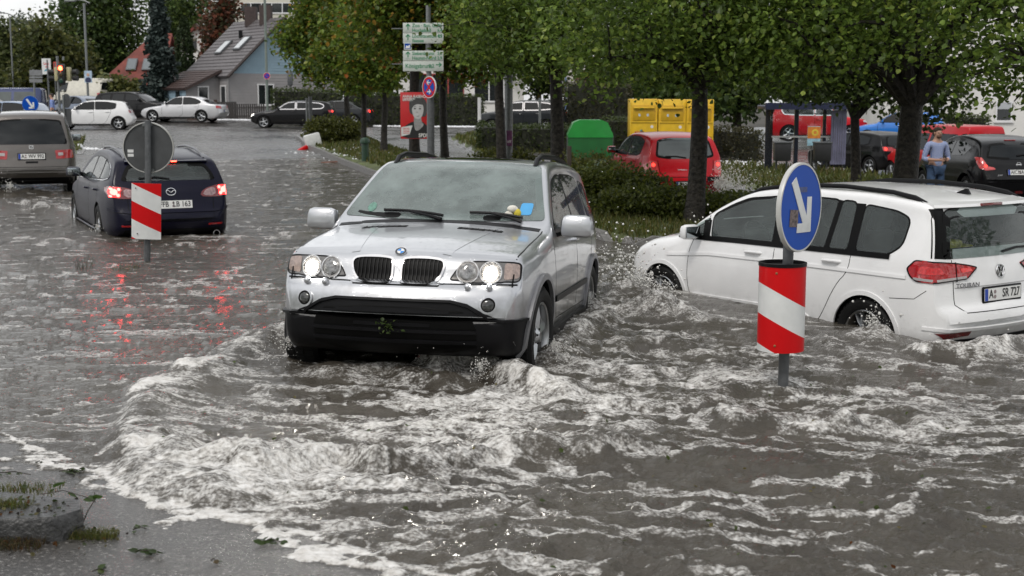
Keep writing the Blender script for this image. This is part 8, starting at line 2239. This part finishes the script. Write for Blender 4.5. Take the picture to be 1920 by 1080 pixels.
def tuft(label, px, py, n, hgt, spread, seed, cols=GR, z=None, group=None, elong=1.0):
 g = G(px, py, .08 if z is None else z); gz_ = zg(g.x, g.y) if z is None else z
 rng = np.random.default_rng(seed); t = thing('grass_tuft', label, 'grass tuft', (g.x, g.y, gz_), 0, group)
 x = np.clip(rng.normal(0, spread, n), -1.7 * spread, 1.7 * spread); y = np.clip(rng.normal(0, spread * .6 * elong, n), -spread, spread); a = rng.uniform(0, 6.28, n); l = hgt * rng.uniform(.4, 1.3, n); bn = rng.uniform(.3, 1.6, n) * l; ba = rng.uniform(0, 6.28, n)
 dx, dy = np.cos(a) * .0016, np.sin(a) * .0016; z0 = np.full(n, -.01)
 s = np.stack([dx, dy, 0 * dx], 1)
 p0 = np.stack([x, y, z0], 1); m1 = np.stack([x + bn * .3 * np.cos(ba), y + bn * .3 * np.sin(ba), l * .6], 1); tp = np.stack([x + bn * np.cos(ba), y + bn * np.sin(ba), l * .95], 1)
 V_ = np.stack([p0 - s, p0 + s, m1 + s * .7, m1 - s * .7, tp + s * .1, tp - s * .1], 1).reshape(-1, 3)
 F_ = (np.array([(0, 1, 2, 3), (3, 2, 4, 5)])[None] + (np.arange(n) * 6)[:, None, None]).reshape(-1, 4)
 c = np.array(cols)[rng.integers(len(cols), size=n)] * rng.uniform(.7, 1.3, (n, 1))
 np_mesh('blades', V_, F_, LEAF, t, attrs={'tint': np.repeat(c, 6, 0)}, smooth=False)
 k = rng.integers(6, 14); C_ = np.stack([rng.normal(0, spread, k), rng.normal(0, spread * .6, k), rng.uniform(0, .02, k)], 1)
 v, f, tt = leaves(C_, .03, [(.16, .07, .02), (.05, .07, .02), (.10, .09, .03)], [1, 2, 1], .0, rng=rng); np_mesh('dead_leaves', v, f, LEAF, t, attrs={'tint': tt}, smooth=False)
 return t
tuft('grass tuft at the foot of the kerb block', 100, 985, 700, .06, .06, 1); tuft('low grass spreading right from the kerb block', 175, 985, 700, .03, .055, 2); tuft('grass growing along the top left of the kerb block', 12, 950, 420, .035, .06, 3, z=KB.z + .10)
tuft('brownish grass below the kerb block at the left edge', 22, 1008, 600, .03, .07, 4, [(.10, .06, .025), (.06, .06, .02), (.05, .035, .02)]); tuft('mossy grass on the flat top of the kerb block', 45, 918, 380, .02, .09, 5, z=KB.z + .095)
tuft('flooded grass clump below the left striped board', 233, 510, 120, .10, .10, 6, z=-.03); tuft('thin flooded weed left of the striped board', 160, 508, 60, .24, .06, 7, [(.08, .05, .04), (.07, .07, .03)], z=-.03)
def sprig(label, px, py, n, L_, ang, seed, z=None, sz=.035, cat='leaf litter', nm='fallen_sprig'):
 g = G(px, py, .06); gz_ = zg(g.x, g.y) if z is None else z
 rng = np.random.default_rng(seed); t = thing(nm, label, cat, (g.x, g.y, gz_ + .004), ang, 'storm litter on the wet pavement')
 u = rng.uniform(-.5, .5, n); C_ = np.stack([u * L_, rng.normal(0, L_ * .16, n), rng.uniform(.004, .02, n)], 1)
 v, f, tt = leaves(C_, sz, [(.045, .075, .018), (.030, .050, .012), (.07, .09, .025), (.09, .06, .02)], [4, 4, 2, .6], .0, rng=rng)
 v[:, 2] = np.maximum(v[:, 2] * .6, .002)
 np_mesh('leaves', v, f, LEAF, t, attrs={'tint': tt}, smooth=False)
 MB().tube([(-.6 * L_, .0, .006), (0, .01, .014), (.6 * L_, -.01, .006)], [.003, .003, .002], 5).build('stalk', BARK, t)
 return t
sprig('leafy sprig lying by the water edge at far left', 133, 867, 16, .10, .2, 1); sprig('twig with few leaves left of the leafy sprig', 25, 876, 7, .16, -.1, 2, sz=.03); sprig('small leaf scrap right of the kerb block grass', 262, 980, 6, .05, .3, 3)
sprig('large curled green leaf pair on the open pavement', 275, 1027, 10, .10, -.3, 4, sz=.05); sprig('leafy scrap touching the foam edge near the bottom', 508, 998, 14, .085, .1, 5); sprig('small brown green leaf scrap near the bottom edge', 187, 1066, 5, .05, .2, 6); sprig('single green leaf far down on the grey pavement', 400, 1039, 2, .02, 0, 7, sz=.03); sprig('tiny leaf scrap near the top of the pavement', 72, 853, 3, .03, 0, 8, sz=.03); sprig('tiny leaf scrap at the very bottom of the pavement', 402, 1078, 4, .04, .4, 9)
rng = np.random.default_rng(31); n = 150
C_ = np.stack([KB.x + rng.normal(-.02, .17, n), KB.y + rng.normal(.02, .13, n), 0 * rng.random(n)], 1); C_[:, 2] = np.where(np.abs(C_[:, 1] - KB.y - .12) < .14, np.where(C_[:, 0] < KB.x + .12, KB.z + .107, zt(C_[:, 0], C_[:, 1]) + .004), zt(C_[:, 0], C_[:, 1]) + .004)
v, f, tt = leaves(C_, .022, [(.12, .055, .02), (.05, .07, .02), (.09, .08, .03), (.03, .025, .02)], [2, 2, 1, 2], .0, rng=rng); tag(np_mesh('leaf_litter', v, f, LEAF, attrs={'tint': tt}, smooth=False), kind='stuff')
# bramble shoot arching over the block, and one leaf standing up
g = KB + Vector((.17, .16, .03)); t = thing('plant_shoot', 'arching shoot with two round leaves rising from the kerb block', 'plant', g)
MB().tube([(0, -.05, -.03), (.03, -.02, .05), (.06, 0, .10), (.05, .02, .125)], [.003, .003, .002, .002], 5).tube([(-.22, .1, .09), (-.1, .06, .12), (.02, .02, .10), (.06, 0, .085)], [.002] * 4, 5).build('stem', BARK, t)
v, f, tt = leaves(np.array([(.05, .0, .10), (.055, .02, .09), (-.16, .1, .12), (-.08, .05, .11), (.07, 0, .10)]), .06, [(.05, .09, .02)], [1], -.4, rng=np.random.default_rng(4)); np_mesh('leaves', v, f, LEAF, t, attrs={'tint': tt}, smooth=False)
# leaves afloat
rng = np.random.default_rng(77); pts = []
for _ in range(110):
 px, py = rng.uniform(300, 1920), rng.uniform(680, 1075)
 x, y = W2(px, py)
 if shore_n(np.array([x]), np.array([y]))[0] < -.3: pts.append((px, py, x, y))
xs_ = np.array([q[2] for q in pts]); ys_ = np.array([q[3] for q in pts])
ii = np.clip(np.searchsorted(Yw, ys_), 0, len(Yw) - 1); jj = np.clip(np.searchsorted(tw, xs_ / ys_), 0, len(tw) - 1)
C_ = np.stack([xs_, ys_, Z[ii, jj] + .012], 1)
v, f, tt = leaves(C_, .028, [(.06, .085, .02), (.12, .10, .03), (.16, .06, .02)], [3, 1, .7], .0, rng=rng)
tag(np_mesh('floating_leaves', v, f, LEAF, attrs={'tint': tt}, smooth=False), kind='stuff')
# weed caught on the bumper
hp_, hn_, _ = SUV.hit('F', -.02, .50); 
rg = np.random.default_rng(9); C_ = np.array([hp_[:]]) + np.array([.045, 0, 0]) + rg.normal(0, 1, (34, 3)) * np.array([.008, .045, .03]); C_[:10] = np.array(hp_[:]) + np.array([.05, 0, 0]) + rg.normal(0, 1, (10, 3)) * np.array([.005, .03, .02])
v, f, tt = leaves(C_, .028, [(.05, .08, .02), (.09, .13, .03)], [2, 1], .6, rng=rg)
wd_ = np_mesh('caught_weed', v, f, LEAF, attrs={'tint': tt}, smooth=False); wd_.matrix_world = SUV.root.matrix_basis
tag(wd_, 'sprig of green weed caught on the black bumper of the silver off-roader', 'weed')
# --- people
SKIN = mat('skin', (.42, .24, .17), .55, var=.08)
def skinned(name, joints, edges, radii, m_, parent, sub=2):
 me = bpy.data.meshes.new(name); me.from_pydata([Vector(j) for j in joints], edges, []); me.materials.append(m_)
 o = link(name, me, parent); md = o.modifiers.new('skin', 'SKIN'); md.use_smooth_shade = True
 bpy.context.view_layer.update()
 sv_ = me.skin_vertices[0].data if len(me.skin_vertices) else None
 if sv_ is None:
  bm = bmesh.new(); bm.from_mesh(me); bm.verts.layers.skin.verify(); bm.to_mesh(me); bm.free(); sv_ = me.skin_vertices[0].data
 for i, r in enumerate(radii): sv_[i].radius = (r, r) if not hasattr(r, '__len__') else r
 sv_[0].use_root = True
 s_ = o.modifiers.new('subdiv', 'SUBSURF'); s_.levels = sub; s_.render_levels = sub
 me2 = evaluated(o); o.modifiers.clear(); o.data = me2
 for q in me2.polygons: q.use_smooth = True
 return o
def person(label, loc, rz, shirt, trousers, hair, shorts=True, pose='hold', beard=None, head_turn=0):
 t = thing('person', label, 'person', loc, rz)
 # pelvis, spine, neck, head; limbs (x right, y forward, z up) for a 1.8 m figure
 J = {'pel': (0, 0, .95), 'wst': (0, .0, 1.08), 'chs': (0, .01, 1.30), 'shc': (0, 0, 1.42), 'nek': (0, .0, 1.50), 'hd0': (0, .02, 1.58), 'hd1': (0, .03, 1.66), 'hd2': (0, .015, 1.755)}
 R_ = {'pel': (.155, .115), 'wst': (.145, .11), 'chs': (.155, .11), 'shc': (.105, .08), 'nek': .058, 'hd0': (.066, .078), 'hd1': (.078, .095), 'hd2': (.06, .07)}
 E = [('pel', 'wst'), ('wst', 'chs'), ('chs', 'shc'), ('shc', 'nek'), ('nek', 'hd0'), ('hd0', 'hd1'), ('hd1', 'hd2')]
 for s, k in ((1, 'r'), (-1, 'l')):
  if pose == 'hold': el, wr, kn = (s * .29, -.02, 1.12), (s * .10, .26, 1.10), (s * .055, .31, 1.11)
  else: el, wr, kn = (s * .28, -.03, 1.12), (s * .30, .06, .88), (s * .30, .09, .80)
  J.update({'sh' + k: (s * .20, 0, 1.43), 'el' + k: el, 'wr' + k: wr, 'pm' + k: kn, 'hp' + k: (s * .10, 0, .90), 'kn' + k: (s * .115, .02, .50), 'an' + k: (s * .12, -.02, .09), 'to' + k: (s * .14, .15, .035)})
  R_.update({'sh' + k: .068, 'el' + k: .046, 'wr' + k: .029, 'pm' + k: (.038, .020), 'hp' + k: .095, 'kn' + k: .062, 'an' + k: .042, 'to' + k: (.045, .03)})
  E += [('shc', 'sh' + k), ('sh' + k, 'el' + k), ('el' + k, 'wr' + k), ('wr' + k, 'pm' + k), ('pel', 'hp' + k), ('hp' + k, 'kn' + k), ('kn' + k, 'an' + k), ('an' + k, 'to' + k)]
  w_, p_ = Vector(wr), Vector(kn); d_ = (p_ - w_).normalized(); sd = Vector((s, 0, 0)) if pose != 'hold' else Vector((0, 0, 1)); sd = (sd - d_ * sd.dot(d_)).normalized(); cl = d_.cross(sd) * s
  for i, (o_, l_) in enumerate(((.030, .062), (.011, .074), (-.010, .070), (-.029, .055))):
   a = p_ + sd * o_ + d_ * .02; b = a + d_ * l_ * .5 + cl * .006; c = b + d_ * l_ * .42 + cl * .022
   for nm, q, r in (('a', a, .0095), ('b', b, .009), ('c', c, .0075)): J[f'f{k}{i}{nm}'] = tuple(q); R_[f'f{k}{i}{nm}'] = r
   E += [('pm' + k, f'f{k}{i}a'), (f'f{k}{i}a', f'f{k}{i}b'), (f'f{k}{i}b', f'f{k}{i}c')]
  a = w_ + d_ * .035 + sd * .032; b = a + d_ * .035 + sd * .02 + cl * .015
  J['th' + k] = tuple(a); J['ti' + k] = tuple(b); R_['th' + k] = .012; R_['ti' + k] = .009; E += [('wr' + k, 'th' + k), ('th' + k, 'ti' + k)]
 ks = list(J); ix = {k: i for i, k in enumerate(ks)}
 body = skinned('body', [J[k] for k in ks], [(ix[a], ix[b]) for a, b in E], [R_[k] for k in ks], SKIN, t)
 # face
 f = MB(); f.sphere((0, .125, 1.645), (.014, .022, .022), 8); f.build('nose', SKIN, body)
 f = MB()
 for s in (1, -1): f.sphere((s * .031, .107, 1.672), (.013, .008, .008), 8)
 f.build('eyes', mat('eye_dark', (.03, .025, .02), .3), body)
 MB().box((0, .108, 1.607), (.045, .012, .009), bev=.003).build('mouth', mat('lip', (.30, .12, .10), .5), body)
 f = MB()
 for s in (1, -1): f.sphere((s * .082, .03, 1.655), (.012, .022, .032), 8)
 f.build('ears', SKIN, body)
 if beard: MB().sphere((0, .072, 1.587), (.062, .052, .042), 12).build('beard', beard, body)
 h = MB(); h.sphere((0, -.002, 1.715), (.085, .098, .070), 14); h.sphere((0, -.045, 1.66), (.080, .062, .075), 12); h.sphere((0, .055, 1.755), (.062, .045, .026), 10); h.build('hair', hair, t)
 # clothes follow the body
 sj = ['pel', 'wst', 'chs', 'shc', 'shr', 'elr', 'shl', 'ell']; J2 = dict(J); J2['pel'] = (0, 0, .90)
 for k in 'rl':
  e, w_ = Vector(J['el' + k]), Vector(J['wr' + k]); J2['cf' + k] = tuple(e.lerp(w_, .38 if pose == 'hold' else .1)); sj.append('cf' + k)
 rr = {'pel': (.160, .125), 'wst': (.152, .120), 'chs': (.172, .128), 'shc': (.11, .088), 'shr': .074, 'shl': .074, 'elr': .056, 'ell': .056, 'cfr': .050, 'cfl': .050}
 ee = [('pel', 'wst'), ('wst', 'chs'), ('chs', 'shc'), ('shc', 'shr'), ('shr', 'elr'), ('elr', 'cfr'), ('shc', 'shl'), ('shl', 'ell'), ('ell', 'cfl')]
 si = {k: i for i, k in enumerate(sj)}
 skinned('shirt', [J2[k] for k in sj], [(si[a], si[b]) for a, b in ee], [rr[k] for k in sj], shirt, t)
 tj = ['pel', 'hpr', 'hpl', 'ker', 'kel']; J3 = dict(J); J3['pel'] = (0, 0, .93)
 for k, s in (('r', 1), ('l', -1)): J3['ke' + k] = tuple(Vector(J['hp' + k]).lerp(Vector(J['kn' + k]), .97)) if shorts else tuple(Vector(J['an' + k]) + Vector((0, 0, .02)))
 skinned('shorts' if shorts else 'trousers', [J3[k] for k in tj], [(0, 1), (0, 2), (1, 3), (2, 4)], [(.150, .115), .104, .104, .085, .085], trousers, t)
 for s in (1, -1): MB().box((s * .135, .05, .035), (.10, .27, .075), bev=.03).build('shoe', mat('shoe_dark', (.04, .035, .03), .6), t)
 if pose == 'hold': MB().box((0, .335, 1.125), (.07, .012, .14), bev=.004, M=None).build('phone', INK, t)
 return t
def check(name, a, b, sc):
 m = bpy.data.materials.new(name); t_ = NT(m); tc = t_.new('ShaderNodeTexCoord'); w1 = t_.new('ShaderNodeTexWave', bands_direction='X'); w2 = t_.new('ShaderNodeTexWave', bands_direction='Z')
 for w_ in (w1, w2): w_.inputs['Scale'].default_value = sc; t_.link(tc.outputs['Object'], w_.inputs['Vector'])
 ad = t_.new('ShaderNodeMath', operation='MULTIPLY'); t_.link(w1.outputs['Fac'], ad.inputs[0]); t_.link(w2.outputs['Fac'], ad.inputs[1])
 r = ramp(t_, ad.outputs[0], [(.15, a), (.5, b)]); t_.link(r.outputs['Color'], t_.b.inputs['Base Color']); t_.b.inputs['Roughness'].default_value = .85
 return m
p = place(1751, 28.2); p = p + Vector((0, 0, .0))
person('man in pale blue checked shirt and denim shorts looking up, hands together', p, rad(180 + 14), check('checked_cloth', (.12, .18, .40), (.58, .61, .68), 17), mat('denim', (.035, .07, .14), .8, var=.3, vscale=14), mat('brown_hair', (.035, .02, .012), .7, var=.3, vscale=40), True, 'hold', mat('beard_brown', (.09, .045, .025), .8, var=.3))
p = P(98, 200, 64); pz = p.z - 1.52
person('man in blue patterned shirt seen from the chest up behind the parked cars', (p.x, p.y, zg(p.x, p.y)), rad(100), check('blue_cloth', (.08, .14, .40), (.35, .42, .6), 16), mat('dark_trousers', (.03, .03, .04), .8), mat('brown_hair_dark', (.025, .015, .01), .7), False, 'down')
# unseen wood added behind the photographer to darken reflections in car bodies
rng = np.random.default_rng(5); n = 9000
a = rng.uniform(rad(150), rad(390), n); R__ = rng.uniform(34, 46, n); hz = rng.random(n) ** .8 * (11 + 6 * vnoise(a * 9, a * 0, 3))
C_ = np.stack([R__ * np.cos(a), R__ * np.sin(a) + 5, hz], 1)
C_ = C_[(C_[:, 1] < 12)]
v, f, tt = leaves(C_, 1.1, DKG, (3, 2, 3, 1), .2, rng=rng); tag(np_mesh('unseen_woods', v, f, LEAF, attrs={'tint': tt}, smooth=False), kind='stuff')
# ------------------------------------------------------------------ overcast daylight
w = bpy.data.worlds.new('World'); SC.world = w; w.use_nodes = True
nt = w.node_tree; bg = nt.nodes['Background']
SUN_EL, SUN_AZ = rad(52), rad(205)         # bright patch of cloud high up behind the photographer
sky = nt.nodes.new('ShaderNodeTexSky'); sky.sky_type = 'NISHITA'; sky.sun_disc = False
sky.sun_elevation = SUN_EL; sky.sun_rotation = SUN_AZ
sky.air_density = 1.0; sky.dust_density = 4.0; sky.ozone_density = 1.0
tc = nt.nodes.new('ShaderNodeTexCoord')
nz = nt.nodes.new('ShaderNodeTexNoise'); nz.inputs['Scale'].default_value = 2.2; nz.inputs['Detail'].default_value = 6
mp = nt.nodes.new('ShaderNodeMapping'); mp.inputs['Scale'].default_value = (1, 1, 2.2)
nt.links.new(tc.outputs['Generated'], mp.inputs['Vector']); nt.links.new(mp.outputs['Vector'], nz.inputs['Vector'])
cr = nt.nodes.new('ShaderNodeValToRGB')
cr.color_ramp.elements[0].position = .3; cr.color_ramp.elements[0].color = (2.6, 2.65, 2.75, 1)
cr.color_ramp.elements[1].position = .75; cr.color_ramp.elements[1].color = (9.6, 9.6, 9.5, 1)
nt.links.new(nz.outputs['Fac'], cr.inputs['Fac'])
mix = nt.nodes.new('ShaderNodeMixRGB'); mix.inputs['Fac'].default_value = .86
nt.links.new(sky.outputs['Color'], mix.inputs['Color1']); nt.links.new(cr.outputs['Color'], mix.inputs['Color2'])
nt.links.new(mix.outputs['Color'], bg.inputs['Color']); bg.inputs['Strength'].default_value = .11
sun = bpy.data.lights.new('sun', 'SUN'); sun.energy = .8; sun.angle = rad(14); sun.color = (1, .97, .92)
so = bpy.data.objects.new('sun', sun); COL.objects.link(so)
dv_ = Vector((math.sin(SUN_AZ) * math.cos(SUN_EL), math.cos(SUN_AZ) * math.cos(SUN_EL), math.sin(SUN_EL)))
so.rotation_euler = dv_.to_track_quat('Z', 'Y').to_euler(); so.location = (0, 0, 40)
SC.view_settings.exposure = 0.74
